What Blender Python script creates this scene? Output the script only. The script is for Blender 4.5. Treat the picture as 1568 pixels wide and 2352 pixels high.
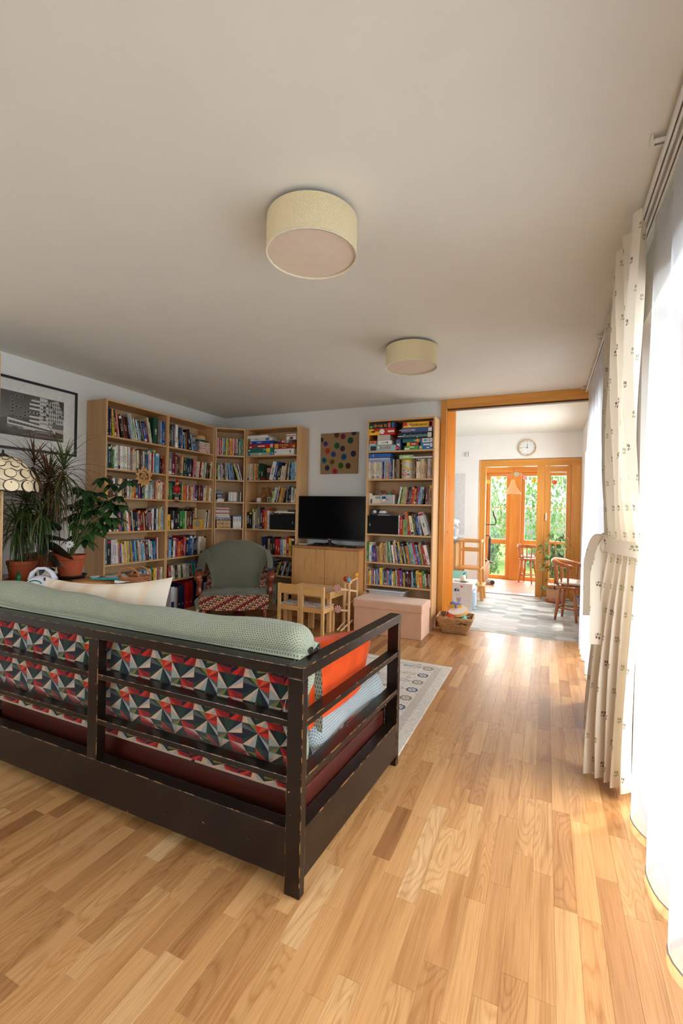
import bpy, math, random
from mathutils import Vector, Matrix
PI = math.pi
R = math.radians
rnd = random.Random(7)
for o in list(bpy.data.objects):
    bpy.data.objects.remove(o)
scene = bpy.context.scene
COL = scene.collection

# ------------------------------------------------------------ camera
# the photo is 1568 x 2352; focal length 1035 px (a 16 mm lens on full frame, upright)
FPX, YAW, PITCH, ROLL, EYE = 1034.88, 0.4261, -0.0021, -0.0202, 1.3028
f_ = Vector((-math.sin(YAW) * math.cos(PITCH), math.cos(YAW) * math.cos(PITCH), math.sin(PITCH)))
r0 = Vector((math.cos(YAW), math.sin(YAW), 0))
u0 = r0.cross(f_)
r_ = r0 * math.cos(ROLL) - u0 * math.sin(ROLL)
u_ = u0 * math.cos(ROLL) + r0 * math.sin(ROLL)
cam = bpy.data.cameras.new('camera')
cam.sensor_fit = 'VERTICAL'
cam.sensor_height = 36.0
cam.lens = 36.0 * FPX / 2352
cam.clip_start = 0.02
camo = bpy.data.objects.new('camera', cam)
COL.objects.link(camo)
camo.matrix_world = Matrix(((r_.x, u_.x, -f_.x, 0), (r_.y, u_.y, -f_.y, 0), (r_.z, u_.z, -f_.z, EYE), (0, 0, 0, 1)))
scene.camera = camo

# ------------------------------------------------------------ world, sun, exposure
vs = scene.view_settings
vs.view_transform = 'Standard'
vs.look = 'None'
vs.gamma = 1.0
vs.use_curve_mapping = False
vs.exposure = -0.22
scene.cycles.use_denoising = True
scene.cycles.max_bounces = 12
scene.cycles.diffuse_bounces = 6
scene.cycles.transparent_max_bounces = 24
scene.cycles.transmission_bounces = 8
scene.cycles.caustics_reflective = False
scene.cycles.caustics_refractive = False
scene.cycles.sample_clamp_indirect = 8.0
w = bpy.data.worlds.new('sky')
scene.world = w
w.use_nodes = True
nt = w.node_tree
sky = nt.nodes.new('ShaderNodeTexSky')
sky.sky_type = 'NISHITA'
sky.sun_disc = False
sky.sun_elevation = R(62)
sky.sun_rotation = R(70)
sky.air_density = 1.0
sky.dust_density = 3.0
sky.ozone_density = 1.0
hs = nt.nodes.new('ShaderNodeHueSaturation')
hs.inputs['Saturation'].default_value = 0.35
nt.links.new(sky.outputs[0], hs.inputs['Color'])
bg = nt.nodes['Background']
nt.links.new(hs.outputs[0], bg.inputs[0])
bg.inputs[1].default_value = 1.15
sun = bpy.data.lights.new('sun', 'SUN')
sun.energy = 4.5
sun.angle = R(1.5)
sun.color = (1.0, 0.95, 0.86)
suno = bpy.data.objects.new('sun', sun)
COL.objects.link(suno)
sdir = Vector((-0.30, -0.26, -1.0)).normalized()      # light travels this way: steep, from the window side
suno.rotation_euler = sdir.to_track_quat('-Z', 'Y').to_euler()
suno.location = (6, 6, 12)


def daylight(name, loc, rot, sx, sy, power, colour=(1, 1, 1), spread=R(150)):
    """soft daylight at a window opening, outside the glass"""
    l = bpy.data.lights.new(name, 'AREA')
    l.shape = 'RECTANGLE'
    l.size, l.size_y = sx, sy
    l.energy = power
    l.color = colour
    l.spread = spread
    o = bpy.data.objects.new(name, l)
    o.location = loc
    o.rotation_euler = rot
    COL.objects.link(o)
    return o


# windows on the right wall (x = 0.72) and the glazed veranda beyond the kitchen
daylight('daylight_near_window', (0.74, 0.9, 1.2), (0, R(80), 0), 2.2, 3.2, 84, (0.86, 0.94, 1.0), R(132))
daylight('rear_fill_light', (-3.1, -1.90, 1.5), (R(82), 0, 0), 1.8, 1.5, 54, (0.88, 0.95, 1.0))  # added fill from behind the camera, brightens the left side
daylight('daylight_far_window', (0.74, 4.4, 1.2), (0, R(76), 0), 2.2, 1.2, 34, (0.86, 0.94, 1.0))
daylight('daylight_kitchen_window', (0.80, 6.6, 1.5), (0, R(90), 0), 1.3, 1.4, 84, (0.94, 0.97, 1.0))
daylight('daylight_veranda', (-0.5, 9.95, 1.3), (R(-90), 0, 0), 2.6, 2.2, 170, (0.97, 0.98, 1.0))


# ------------------------------------------------------------ helpers: colours and materials
def lin(c):
    return c / 12.92 if c <= 0.04045 else ((c + 0.055) / 1.055) ** 2.4


def C(*rgb):
    """sRGB 0-255 (or '#rrggbb') to linear rgba"""
    if len(rgb) == 1 and isinstance(rgb[0], str):
        s = rgb[0].lstrip('#')
        rgb = tuple(int(s[i:i + 2], 16) for i in (0, 2, 4))
    return tuple(lin(v / 255) for v in rgb) + (1.0,)


MATS = {}


class NT:
    """thin wrapper over a material's node tree"""
    def __init__(s, name):
        s.m = bpy.data.materials.new(name)
        s.m.use_nodes = True
        s.t = s.m.node_tree
        s.b = s.t.nodes['Principled BSDF']
        s.out = s.t.nodes['Material Output']

    def n(s, kind, **kw):
        nd = s.t.nodes.new('ShaderNode' + kind)
        for k, v in kw.items():
            if hasattr(nd, k):
                setattr(nd, k, v)
            else:
                nd.inputs[k].default_value = v
        return nd

    def l(s, a, b):
        s.t.links.new(a, b)

    def math(s, op, a, b=None):
        nd = s.t.nodes.new('ShaderNodeMath')
        nd.operation = op
        for i, v in enumerate((a, b)):
            if v is None:
                continue
            if hasattr(v, 'links'):
                s.l(v, nd.inputs[i])
            else:
                nd.inputs[i].default_value = v
        return nd.outputs[0]

    def ramp(s, fac, stops):
        nd = s.t.nodes.new('ShaderNodeValToRGB')
        els = nd.color_ramp.elements
        while len(els) < len(stops):
            els.new(0.5)
        for e, (p, c) in zip(els, stops):
            e.position, e.color = p, c
        s.l(fac, nd.inputs[0])
        return nd.outputs[0]

    def mix(s, fac, a, b, blend='MIX'):
        nd = s.t.nodes.new('ShaderNodeMix')
        nd.data_type = 'RGBA'
        nd.blend_type = blend
        for i, v in ((0, fac), (6, a), (7, b)):
            if hasattr(v, 'links'):
                s.l(v, nd.inputs[i])
            else:
                nd.inputs[i].default_value = v
        return nd.outputs[2]

    def coord(s, which='Object', scale=(1, 1, 1), loc=(0, 0, 0), rot=(0, 0, 0)):
        tc = s.n('TexCoord')
        mp = s.n('Mapping')
        mp.inputs['Scale'].default_value = scale
        mp.inputs['Location'].default_value = loc
        mp.inputs['Rotation'].default_value = rot
        s.l(tc.outputs[which], mp.inputs[0])
        return mp.outputs[0]

    def bump(s, h, strength=0.3, dist=0.01):
        nd = s.n('Bump')
        nd.inputs['Strength'].default_value = strength
        nd.inputs['Distance'].default_value = dist
        s.l(h, nd.inputs['Height'])
        s.l(nd.outputs[0], s.b.inputs['Normal'])

    def set(s, **kw):
        for k, v in kw.items():
            s.b.inputs[{'rough': 'Roughness', 'spec': 'Specular IOR Level', 'metal': 'Metallic', 'coat': 'Coat Weight',
                        'sheen': 'Sheen Weight', 'sss': 'Subsurface Weight', 'base': 'Base Color', 'coatr': 'Coat Roughness',
                        'trans': 'Transmission Weight'}[k]].default_value = v
        return s


def plain(name, col, rough=0.6, var=0.06, scale=30, bump=0.0, bscale=200, spec=0.4, metal=0.0, coat=0.0, sheen=0.0):
    """one colour with a little procedural mottling"""
    if name in MATS:
        return MATS[name]
    t = NT(name)
    co = t.coord('Object')
    no = t.n('TexNoise', Scale=scale, Detail=3.0)
    t.l(co, no.inputs['Vector'])
    d = tuple(min(1, c * (1 - var)) for c in col[:3]) + (1,)
    e = tuple(min(1, c * (1 + var)) for c in col[:3]) + (1,)
    t.l(t.ramp(no.outputs[0], [(0.3, d), (0.7, e)]), t.b.inputs['Base Color'])
    t.set(rough=rough, spec=spec, metal=metal, coat=coat, sheen=sheen)
    if bump:
        nb = t.n('TexNoise', Scale=bscale, Detail=2.0)
        t.l(co, nb.inputs['Vector'])
        t.bump(nb.outputs[0], bump, 0.002)
    MATS[name] = t.m
    return t.m


def wood(name, c1, c2, axis='z', rough=0.45, scale=1.0, coat=0.0, bump=0.05, c3=None):
    """grained wood running along an object axis"""
    if name in MATS:
        return MATS[name]
    t = NT(name)
    sc = {'x': (1.6, 22, 22), 'y': (22, 1.6, 22), 'z': (22, 22, 1.6)}[axis]
    sc = tuple(v * scale for v in sc)
    info = t.n('ObjectInfo')
    co = t.coord('Object', scale=sc)
    add = t.n('VectorMath', operation='ADD')
    cmb = t.n('CombineXYZ')
    k = t.math('MULTIPLY', info.outputs['Random'], 37.0)
    for i in range(3):
        t.l(k, cmb.inputs[i])
    t.l(co, add.inputs[0])
    t.l(cmb.outputs[0], add.inputs[1])
    no = t.n('TexNoise', Scale=1.0, Detail=4.0, Distortion=0.6)
    t.l(add.outputs[0], no.inputs['Vector'])
    n2 = t.n('TexNoise', Scale=4.0, Detail=2.0)
    t.l(add.outputs[0], n2.inputs['Vector'])
    f = t.math('ADD', t.math('MULTIPLY', no.outputs[0], 0.7), t.math('MULTIPLY', n2.outputs[0], 0.3))
    stops = [(0.32, c1), (0.68, c2)] if c3 is None else [(0.3, c1), (0.5, c2), (0.72, c3)]
    t.l(t.ramp(f, stops), t.b.inputs['Base Color'])
    t.set(rough=rough, coat=coat, coatr=0.15)
    if bump:
        t.bump(f, bump, 0.002)
    MATS[name] = t.m
    return t.m


def vcol(name, rough=0.6, spec=0.4, noise=0.12, sheen=0.0, coat=0.0, nscale=60, trans=0.0):
    """colour from the mesh's own 'Col' attribute, slightly worn"""
    if name in MATS:
        return MATS[name]
    t = NT(name)
    at = t.n('Attribute', attribute_name='Col')
    no = t.n('TexNoise', Scale=nscale, Detail=3.0)
    t.l(t.coord('Object'), no.inputs['Vector'])
    g = t.ramp(no.outputs[0], [(0.3, (1 - noise,) * 3 + (1,)), (0.7, (1, 1, 1, 1))])
    t.l(t.mix(1.0, at.outputs['Color'], g, 'MULTIPLY'), t.b.inputs['Base Color'])
    t.set(rough=rough, spec=spec, sheen=sheen, coat=coat)
    MATS[name] = t.m
    return t.m


# ------------------------------------------------------------ helpers: meshes
ORG = {}          # world origin of every object built with world coordinates


class MB:
    """collects shapes; build() links them as one mesh object"""
    def __init__(s):
        s.v, s.f, s.mi, s.c, s.cur, s.col, s.uv = [], [], [], [], 0, (0.5, 0.5, 0.5, 1), None

    def add(s, vs, fs, uv=None):
        k = len(s.v)
        s.v += [tuple(v) for v in vs]
        for f in fs:
            s.f.append(tuple(i + k for i in f))
            s.mi.append(s.cur)
            s.c.append(s.col)
        if uv is not None:
            if s.uv is None:
                s.uv = {}
            for i, q in enumerate(uv):
                s.uv[k + i] = q
        return s

    def m(s, i):
        s.cur = i
        return s

    def paint(s, c):
        s.col = c
        return s

    def box(s, c, d, M=None):
        x, y, z = (q / 2 for q in d)
        vs = [Vector((sx * x, sy * y, sz * z)) for sz in (-1, 1) for sy in (-1, 1) for sx in (-1, 1)]
        if M is not None:
            vs = [M @ v for v in vs]
        vs = [v + Vector(c) for v in vs]
        return s.add(vs, [(0, 2, 3, 1), (4, 5, 7, 6), (0, 1, 5, 4), (2, 6, 7, 3), (0, 4, 6, 2), (1, 3, 7, 5)])

    def bx(s, x0, x1, y0, y1, z0, z1):
        return s.box(((x0 + x1) / 2, (y0 + y1) / 2, (z0 + z1) / 2), (abs(x1 - x0), abs(y1 - y0), abs(z1 - z0)))

    def bar(s, a, b, wd, th, up=(0, 0, 1)):
        """rectangular bar from a to b; wd sideways, th along up"""
        a, b = Vector(a), Vector(b)
        d = (b - a).normalized()
        side = d.cross(Vector(up))
        if side.length < 1e-4:
            side = d.cross(Vector((0, 1, 0)))
        side.normalize()
        u = side.cross(d)
        vs = []
        for p in (a, b):
            for q, r in ((-1, -1), (1, -1), (1, 1), (-1, 1)):
                vs.append(p + side * (q * wd / 2) + u * (r * th / 2))
        return s.add(vs, [(3, 2, 1, 0), (4, 5, 6, 7), (0, 1, 5, 4), (1, 2, 6, 5), (2, 3, 7, 6), (3, 0, 4, 7)])

    def tube(s, pts, rad, n=8, cap=True, flat=1.0, up=None):
        pts = [Vector(p) for p in pts]
        rr = rad if isinstance(rad, (list, tuple)) else [rad] * len(pts)
        vs, fs = [], []
        prev = None
        for i, p in enumerate(pts):
            d = (pts[min(i + 1, len(pts) - 1)] - pts[max(i - 1, 0)])
            if d.length < 1e-9:
                d = Vector((0, 0, 1))
            d.normalize()
            if prev is None:
                a = Vector(up) if up else (Vector((0, 0, 1)) if abs(d.z) < 0.9 else Vector((1, 0, 0)))
                sd = d.cross(a).normalized()
            else:
                sd = (prev - d * prev.dot(d)).normalized()
            prev = sd
            u = sd.cross(d)
            for k in range(n):
                t = 2 * PI * k / n
                vs.append(p + sd * (math.cos(t) * rr[i]) + u * (math.sin(t) * rr[i] * flat))
        for i in range(len(pts) - 1):
            for k in range(n):
                a, b = i * n + k, i * n + (k + 1) % n
                fs.append((a, b, b + n, a + n))
        if cap:
            fs.append(tuple(range(n - 1, -1, -1)))
            fs.append(tuple(range((len(pts) - 1) * n, len(pts) * n)))
        return s.add(vs, fs)

    def lathe(s, prof, c=(0, 0, 0), n=24, cap=True, M=None):
        """profile of (radius, z) turned about the z axis through c"""
        vs, fs = [], []
        for r, z in prof:
            for k in range(n):
                t = 2 * PI * k / n
                v = Vector((r * math.cos(t), r * math.sin(t), z))
                if M is not None:
                    v = M @ v
                vs.append(v + Vector(c))
        for i in range(len(prof) - 1):
            for k in range(n):
                a, b = i * n + k, i * n + (k + 1) % n
                fs.append((a, b, b + n, a + n))
        if cap:
            fs.append(tuple(range(n - 1, -1, -1)))
            fs.append(tuple(range((len(prof) - 1) * n, len(prof) * n)))
        return s.add(vs, fs)

    def ball(s, c, r, n=14, m=8, sq=(1, 1, 1), M=None):
        vs, fs = [], []
        for i in range(m + 1):
            a = PI * i / m
            for k in range(n):
                t = 2 * PI * k / n
                v = Vector((r * sq[0] * math.sin(a) * math.cos(t), r * sq[1] * math.sin(a) * math.sin(t), r * sq[2] * math.cos(a)))
                if M is not None:
                    v = M @ v
                vs.append(v + Vector(c))
        for i in range(m):
            for k in range(n):
                a, b = i * n + k, i * n + (k + 1) % n
                fs.append((a, a + n, b + n, b))
        return s.add(vs, fs)

    def grid(s, fn, nu, nv, uv=None, closed=False):
        vs, uvs = [], []
        for j in range(nv + 1):
            for i in range(nu + 1):
                vs.append(fn(i / nu, j / nv))
                uvs.append((i / nu, j / nv) if uv is None else uv(i / nu, j / nv))
        fs = []
        for j in range(nv):
            for i in range(nu):
                a = j * (nu + 1) + i
                fs.append((a, a + 1, a + nu + 2, a + nu + 1))
        return s.add(vs, fs, uvs)

    def prism(s, pts, thick, M=None, c=(0, 0, 0)):
        """2-D outline in local x,y extruded along z from 0 to thick, then M and c"""
        n = len(pts)
        vs = [Vector((x, y, z)) for z in (0, thick) for x, y in pts]
        if M is not None:
            vs = [M @ v for v in vs]
        vs = [v + Vector(c) for v in vs]
        fs = [tuple(range(n - 1, -1, -1)), tuple(range(n, 2 * n))]
        fs += [(i, (i + 1) % n, n + (i + 1) % n, n + i) for i in range(n)]
        return s.add(vs, fs)

    def build(s, name, mats, parent=None, smooth=False, org=None, bevel=0, segs=2, subsurf=0, local=False, **tags):
        me = bpy.data.meshes.new(name)
        if parent is not None and org is None:
            org = ORG.get(parent.name, (0, 0, 0))
        if org is None:
            org = (0, 0, 0)
        o3 = Vector(org)
        vs = s.v if local else [tuple(Vector(v) - o3) for v in s.v]
        me.from_pydata(vs, [], s.f)
        mats = mats if isinstance(mats, (list, tuple)) else [mats]
        for m in mats:
            me.materials.append(m)
        if len(mats) > 1:
            me.polygons.foreach_set('material_index', s.mi)
        if any(c is not s.c[0] for c in s.c) or s.c[0] != (0.5, 0.5, 0.5, 1):
            at = me.attributes.new('Col', 'FLOAT_COLOR', 'FACE')
            flat = []
            for c in s.c:
                flat += c
            at.data.foreach_set('color', flat)
        if s.uv:
            ul = me.uv_layers.new(name='UVMap')
            for lp in me.loops:
                ul.data[lp.index].uv = s.uv.get(lp.vertex_index, (0, 0))
        if smooth:
            me.polygons.foreach_set('use_smooth', [True] * len(me.polygons))
        me.update()
        o = bpy.data.objects.new(name, me)
        COL.objects.link(o)
        if parent is not None:
            o.parent = parent
        elif not local:
            o.location = o3
        ORG[o.name] = tuple(org)
        if bevel:
            b = o.modifiers.new('bevel', 'BEVEL')
            b.width = bevel
            b.segments = segs
            b.limit_method = 'ANGLE'
        if subsurf:
            q = o.modifiers.new('sub', 'SUBSURF')
            q.levels = q.render_levels = subsurf
        tag(o, **tags)
        return o


def tag(o, label=None, cat=None, group=None, kind=None):
    for k, v in (('label', label), ('category', cat), ('group', group), ('kind', kind)):
        if v:
            o[k] = v
    return o


def thing(name, label, cat, loc=(0, 0, 0), rz=0.0, group=None):
    """an Empty at the base of a thing; its parts are children"""
    o = bpy.data.objects.new(name, None)
    o.location = loc
    o.rotation_euler = (0, 0, rz)
    o.empty_display_size = 0.1
    COL.objects.link(o)
    ORG[o.name] = tuple(loc)
    return tag(o, label, cat, group)


def copy_tree(o, loc=None, rz=None, label=None, parent=None):
    c = o.copy()
    COL.objects.link(c)
    c.parent = parent
    if loc is not None:
        c.location = loc
    if rz is not None:
        c.rotation_euler = (0, 0, rz)
    if label:
        c['label'] = label
    for ch in list(o.children):
        copy_tree(ch, parent=c)
    return c


def text(name, body, size, mat, parent, M, org=None, align='CENTER', depth=0.0004):
    """lettering as a flat mesh; M places the text plane (x right, y up) in world space"""
    cu = bpy.data.curves.new(name, 'FONT')
    cu.body = body
    cu.size = size
    cu.align_x = align
    cu.align_y = 'CENTER'
    cu.extrude = depth
    cu.resolution_u = 2
    tmp = bpy.data.objects.new('tmp', cu)
    COL.objects.link(tmp)
    me = bpy.data.meshes.new_from_object(tmp)
    bpy.data.objects.remove(tmp)
    o3 = Vector(org if org is not None else ORG.get(parent.name, (0, 0, 0)))
    me.transform(Matrix.Translation(-o3) @ M)
    me.materials.append(mat)
    me.name = name
    o = bpy.data.objects.new(name, me)
    COL.objects.link(o)
    o.parent = parent
    ORG[o.name] = tuple(o3)
    return o


def frame(right, up, at):
    """matrix with x along right, y along up"""
    r, u = Vector(right).normalized(), Vector(up).normalized()
    n = r.cross(u)
    return Matrix(((r.x, u.x, n.x, at[0]), (r.y, u.y, n.y, at[1]), (r.z, u.z, n.z, at[2]), (0, 0, 0, 1)))


def ease(t):
    t = max(0.0, min(1.0, t))
    return t * t * (3 - 2 * t)


def mixv(a, b, t):
    return a + (b - a) * t


ORD = 'first second third fourth fifth sixth seventh eighth ninth tenth eleventh twelfth thirteenth fourteenth fifteenth sixteenth seventeenth eighteenth nineteenth twentieth'.split()


def ordinal(i):
    """1 -> first ... 57 -> fifty-seventh"""
    if i <= 20:
        return ORD[i - 1]
    tens = ['twenty', 'thirty', 'forty', 'fifty', 'sixty']
    t, u = divmod(i, 10)
    return tens[t - 2] + '-' + ORD[u - 1] if u else tens[t - 2][:-1] + 'ieth'


# ------------------------------------------------------------ the room
XL, XR, YB, YF, H = -4.26, 0.43, 5.233, -1.7, 2.607      # left wall, window wall, back wall, wall behind the camera, ceiling
YK, XK = 7.78, 0.49                                       # far wall and right wall of the kitchen
S = dict(kind='structure')

m_wall = plain('white_wall_paint', C(226, 228, 226), 0.9, 0.015, 6, 0.03, 350, 0.2)
m_kwall = plain('kitchen_white_paint', C(236, 235, 232), 0.9, 0.012, 6, 0.03, 350, 0.2)
m_ceil = plain('ceiling_paint', C(224, 225, 217), 0.95, 0.012, 5, 0.03, 350, 0.15)
m_orange = wood('honey_pine', C(200, 132, 50), C(224, 160, 74), 'z', 0.4, 0.6, 0.2, 0.04)
m_orange_x = wood('honey_pine_across', C(200, 132, 50), C(224, 160, 74), 'x', 0.4, 0.6, 0.2, 0.04)
m_orange_y = wood('honey_pine_deep', C(200, 132, 50), C(224, 160, 74), 'y', 0.4, 0.6, 0.2, 0.04)
m_board = wood('laminated_pine', C(172, 96, 14), C(196, 120, 26), 'z', 0.6, 0.35, 0.0, 0.04)
m_board.node_tree.nodes['Principled BSDF'].inputs['Specular IOR Level'].default_value = 0.06


def m_glass_():
    t = NT('window_glass')
    tr, gl, mx = t.n('BsdfTransparent'), t.n('BsdfGlossy'), t.n('MixShader')
    gl.inputs['Roughness'].default_value = 0.02
    tr.inputs['Color'].default_value = (0.985, 0.99, 0.985, 1)
    mx.inputs[0].default_value = 0.05
    t.l(tr.outputs[0], mx.inputs[1])
    t.l(gl.outputs[0], mx.inputs[2])
    t.l(mx.outputs[0], t.out.inputs[0])
    return t.m


m_glass = m_glass_()


def m_parquet_():
    t = NT('oak_parquet')
    at = t.n('Attribute', attribute_name='Col')
    sep = t.n('SeparateColor')
    t.l(at.outputs['Color'], sep.inputs[0])
    tone, off, kind = sep.outputs[0], sep.outputs[1], sep.outputs[2]
    geo = t.n('NewGeometry')
    mp = t.n('Mapping')
    t.l(geo.outputs['Position'], mp.inputs[0])
    mp.inputs['Scale'].default_value = (1, 1, 0)
    cmb = t.n('CombineXYZ')
    t.l(t.math('MULTIPLY', off, 53.0), cmb.inputs[0])
    t.l(t.math('MULTIPLY', off, 91.0), cmb.inputs[1])
    add = t.n('VectorMath', operation='ADD')
    t.l(mp.outputs[0], add.inputs[0])
    t.l(cmb.outputs[0], add.inputs[1])

    def scaled(v):
        sc = t.n('VectorMath', operation='MULTIPLY')
        sc.inputs[1].default_value = v
        t.l(add.outputs[0], sc.inputs[0])
        return sc.outputs[0]
    # cathedral figure: contour lines of a stretched noise
    n1 = t.n('TexNoise', Scale=1.0, Detail=1.0, Distortion=0.25)
    t.l(scaled((11, 1.9, 1)), n1.inputs['Vector'])
    rings = t.math('PINGPONG', t.math('MULTIPLY', n1.outputs[0], 17.0), 0.5)
    rings = t.math('MULTIPLY', t.math('POWER', t.math('MULTIPLY', rings, 2.0), 2.5), kind)
    # fine straight pores
    n2 = t.n('TexNoise', Scale=1.0, Detail=4.0)
    t.l(scaled((230, 5, 1)), n2.inputs['Vector'])
    n3 = t.n('TexNoise', Scale=1.0, Detail=3.0, Distortion=0.4)
    t.l(scaled((24, 1.4, 1)), n3.inputs['Vector'])
    base = t.ramp(tone, [(0.0, C(140, 96, 58)), (0.16, C(164, 119, 75)), (0.5, C(180, 134, 86)), (0.85, C(190, 149, 101)), (1.0, C(200, 166, 123))])
    streak = t.ramp(n3.outputs[0], [(0.30, (0.70, 0.62, 0.52, 1)), (0.48, (1, 1, 1, 1)), (0.7, (1.05, 1.04, 1.0, 1))])
    pores = t.ramp(n2.outputs[0], [(0.36, (0.80, 0.74, 0.66, 1)), (0.56, (1.02, 1.02, 1.02, 1))])
    col = t.mix(0.8, base, streak, 'MULTIPLY')
    col = t.mix(0.75, col, pores, 'MULTIPLY')
    ringc = t.ramp(rings, [(0.1, (1.03, 1.02, 1, 1)), (0.9, (0.70, 0.58, 0.44, 1))])
    col = t.mix(0.6, col, ringc, 'MULTIPLY')
    t.l(col, t.b.inputs['Base Color'])
    t.set(rough=0.30, spec=0.45)
    t.bump(n2.outputs[0], 0.04, 0.001)
    return t.m


m_parquet = m_parquet_()


def view(p):
    """camera view of a point: (x px, y px, depth)"""
    d = Vector(p) - Vector((0, 0, EYE))
    z = d.dot(f_)
    if z < 0.05:
        return None
    return 784 + FPX * d.dot(r_) / z, 1176 - FPX * d.dot(u_) / z, z


# --- parquet: strips along y, staggered; the 300 that show largest are planks of their own
fl = MB()
fl.bx(XL - 0.1, XR + 0.3, YF - 0.1, 5.222, -0.10, -0.0125)
floor = fl.build('floor', plain('subfloor', C(70, 50, 35), 0.9), **S)
planks = []
PW = 0.0695
x = XL + 0.0
rp = random.Random(21)
while x < XR + 0.02:
    y = YF - rp.uniform(0, 0.45)
    while y < 5.215:
        ln = rp.uniform(0.30, 0.56)
        y1 = min(y + ln, 5.215)
        if y1 > YF + 0.02:
            planks.append((x, min(x + PW, XR + 0.05), max(y, YF), y1, rp.random(), rp.random(), rp.random()))
        y += ln
    x += PW


def plank_size(p):
    cx, cy = (p[0] + p[1]) / 2, (p[2] + p[3]) / 2
    q = view((cx, cy, 0))
    if q is None or not (-60 < q[0] < 1640 and 0 < q[1] < 2500):
        return 0
    if -2.7 < cx < -0.75 and 1.36 < cy < 2.25:      # under the daybed
        return 0
    if -2.95 < cx < -0.72 and 2.3 < cy < 3.83:      # under the rug
        return 0
    if cx < -0.75 and cy > 2.25 and q[1] > 1460 and q[0] < 880:   # behind the daybed
        return 0
    return (p[1] - p[0]) * (p[3] - p[2]) / q[2] ** 3


planks.sort(key=lambda p: -plank_size(p))
rest = MB()
for i, (x0, x1, y0, y1, a, b, c) in enumerate(planks):
    tone = min(1, max(0, rp.gauss(0.52, 0.22))) if a > 0.06 else rp.uniform(0.02, 0.2)
    kind = 1.0 if c > 0.52 else c * 0.35
    mb = MB() if i < 300 else rest
    mb.paint((tone, b, kind, 1))
    g = 0.00015
    dz = rp.uniform(-0.0003, 0.0)
    k = 0.0004
    vs = [(x0 + g, y0 + g, -0.012), (x1 - g, y0 + g, -0.012), (x1 - g, y1 - g, -0.012), (x0 + g, y1 - g, -0.012),
          (x0 + g, y0 + g, dz - k), (x1 - g, y0 + g, dz - k), (x1 - g, y1 - g, dz - k), (x0 + g, y1 - g, dz - k),
          (x0 + g + k, y0 + g + k, dz), (x1 - g - k, y0 + g + k, dz), (x1 - g - k, y1 - g - k, dz), (x0 + g + k, y1 - g - k, dz)]
    fs = [(8, 9, 10, 11)]
    for q in range(4):
        r2 = (q + 1) % 4
        fs += [(q, r2, 4 + r2, 4 + q), (4 + q, 4 + r2, 8 + r2, 8 + q)]
    mb.add(vs, fs)
    if i < 300:
        mb.build('plank', m_parquet, floor)
rest.build('planks', m_parquet, floor, kind='stuff')

# --- walls and ceiling of the living room
MB().bx(XL - 0.15, XL, YF - 0.15, YB + 0.3, -0.1, H).build('wall_left', m_wall, **S)
MB().bx(XL, -1.126, YB, YB + 0.32, -0.1, H).build('wall_back', m_wall, **S)
wf_ = MB()
FW = (-4.0, -2.2, 0.75, 2.25)                            # opening for an added, unseen window behind the camera
wf_.bx(XL - 0.15, FW[0], YF - 0.15, YF, -0.1, H).bx(FW[1], XR + 0.3, YF - 0.15, YF, -0.1, H).bx(FW[0], FW[1], YF - 0.15, YF, -0.1, FW[2]).bx(FW[0], FW[1], YF - 0.15, YF, FW[3], H)
wf_.build('wall_front', m_wall, **S)
MB().bx(XL - 0.15, XR + 0.45, YF - 0.15, YK + 0.2, H, H + 0.15).build('ceiling', m_ceil, **S)
wr = MB()
W1 = (-0.75, 2.72, 0.06, 2.28)
W2 = (3.72, 5.08, 0.06, 2.28)
for a, b in ((YF, W1[0]), (W1[1], W2[0]), (W2[1], 5.30)):
    wr.bx(XR, XR + 0.30, a, b, -0.1, H)
for (a, b, z0, z1) in (W1, W2):
    wr.bx(XR, XR + 0.30, a, b, z1, H)
    wr.bx(XR, XR + 0.30, a, b, -0.1, z0)
wr.build('wall_right', m_wall, **S)


def framed_window(name, plane, at, th, a0, a1, z0, z1, splits, fw=0.07, rails=(), m=None, mx=None):
    """window in a plane of constant x or y: outer frame, stiles, rails, panes"""
    m, mx = m or m_orange, mx or m_orange_x

    def put(mb, p0, p1, q0, q1, t=th):
        if plane == 'x':
            return mb.bx(at - t / 2, at + t / 2, p0, p1, q0, q1)
        return mb.bx(p0, p1, at - t / 2, at + t / 2, q0, q1)
    root = put(MB(), a0, a1, z1 - fw, z1).build(name, mx, bevel=0.004, **S)
    put(MB(), a0, a1, z0, z0 + fw).build('sill_rail', mx, root, bevel=0.004)
    edges = [a0] + list(splits) + [a1]
    for i, e in enumerate(edges):
        lo = e if i == 0 else (e - fw if i == len(edges) - 1 else e - fw / 2)
        put(MB(), lo, lo + fw, z0 + fw, z1 - fw).build('stile', m, root, bevel=0.004)
    for i in range(len(edges) - 1):
        p0 = edges[i] + (fw if i == 0 else fw / 2)
        p1 = edges[i + 1] - (fw if i == len(edges) - 2 else fw / 2)
        zs = [z0 + fw] + [v for r in rails for v in r] + [z1 - fw]
        for r in rails:
            put(MB(), p0, p1, r[0], r[1], th * 0.8).build('glazing_bar', mx, root, bevel=0.002)
        for k in range(0, len(zs), 2):
            put(MB(), p0 - 0.005, p1 + 0.005, zs[k] - 0.005, zs[k + 1] + 0.005, 0.006).build('pane', m_glass, root)
    return root


framed_window('window_1', 'x', 0.62, 0.06, *W1, (0.4, 1.56), 0.08, mx=m_orange_y)
framed_window('window_11', 'y', YF - 0.08, 0.06, *FW, (-3.1,), 0.08)  # invented window, put in to let the rear fill light through
framed_window('window_2', 'x', 0.62, 0.06, *W2, (4.35,), 0.08, mx=m_orange_y)

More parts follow.
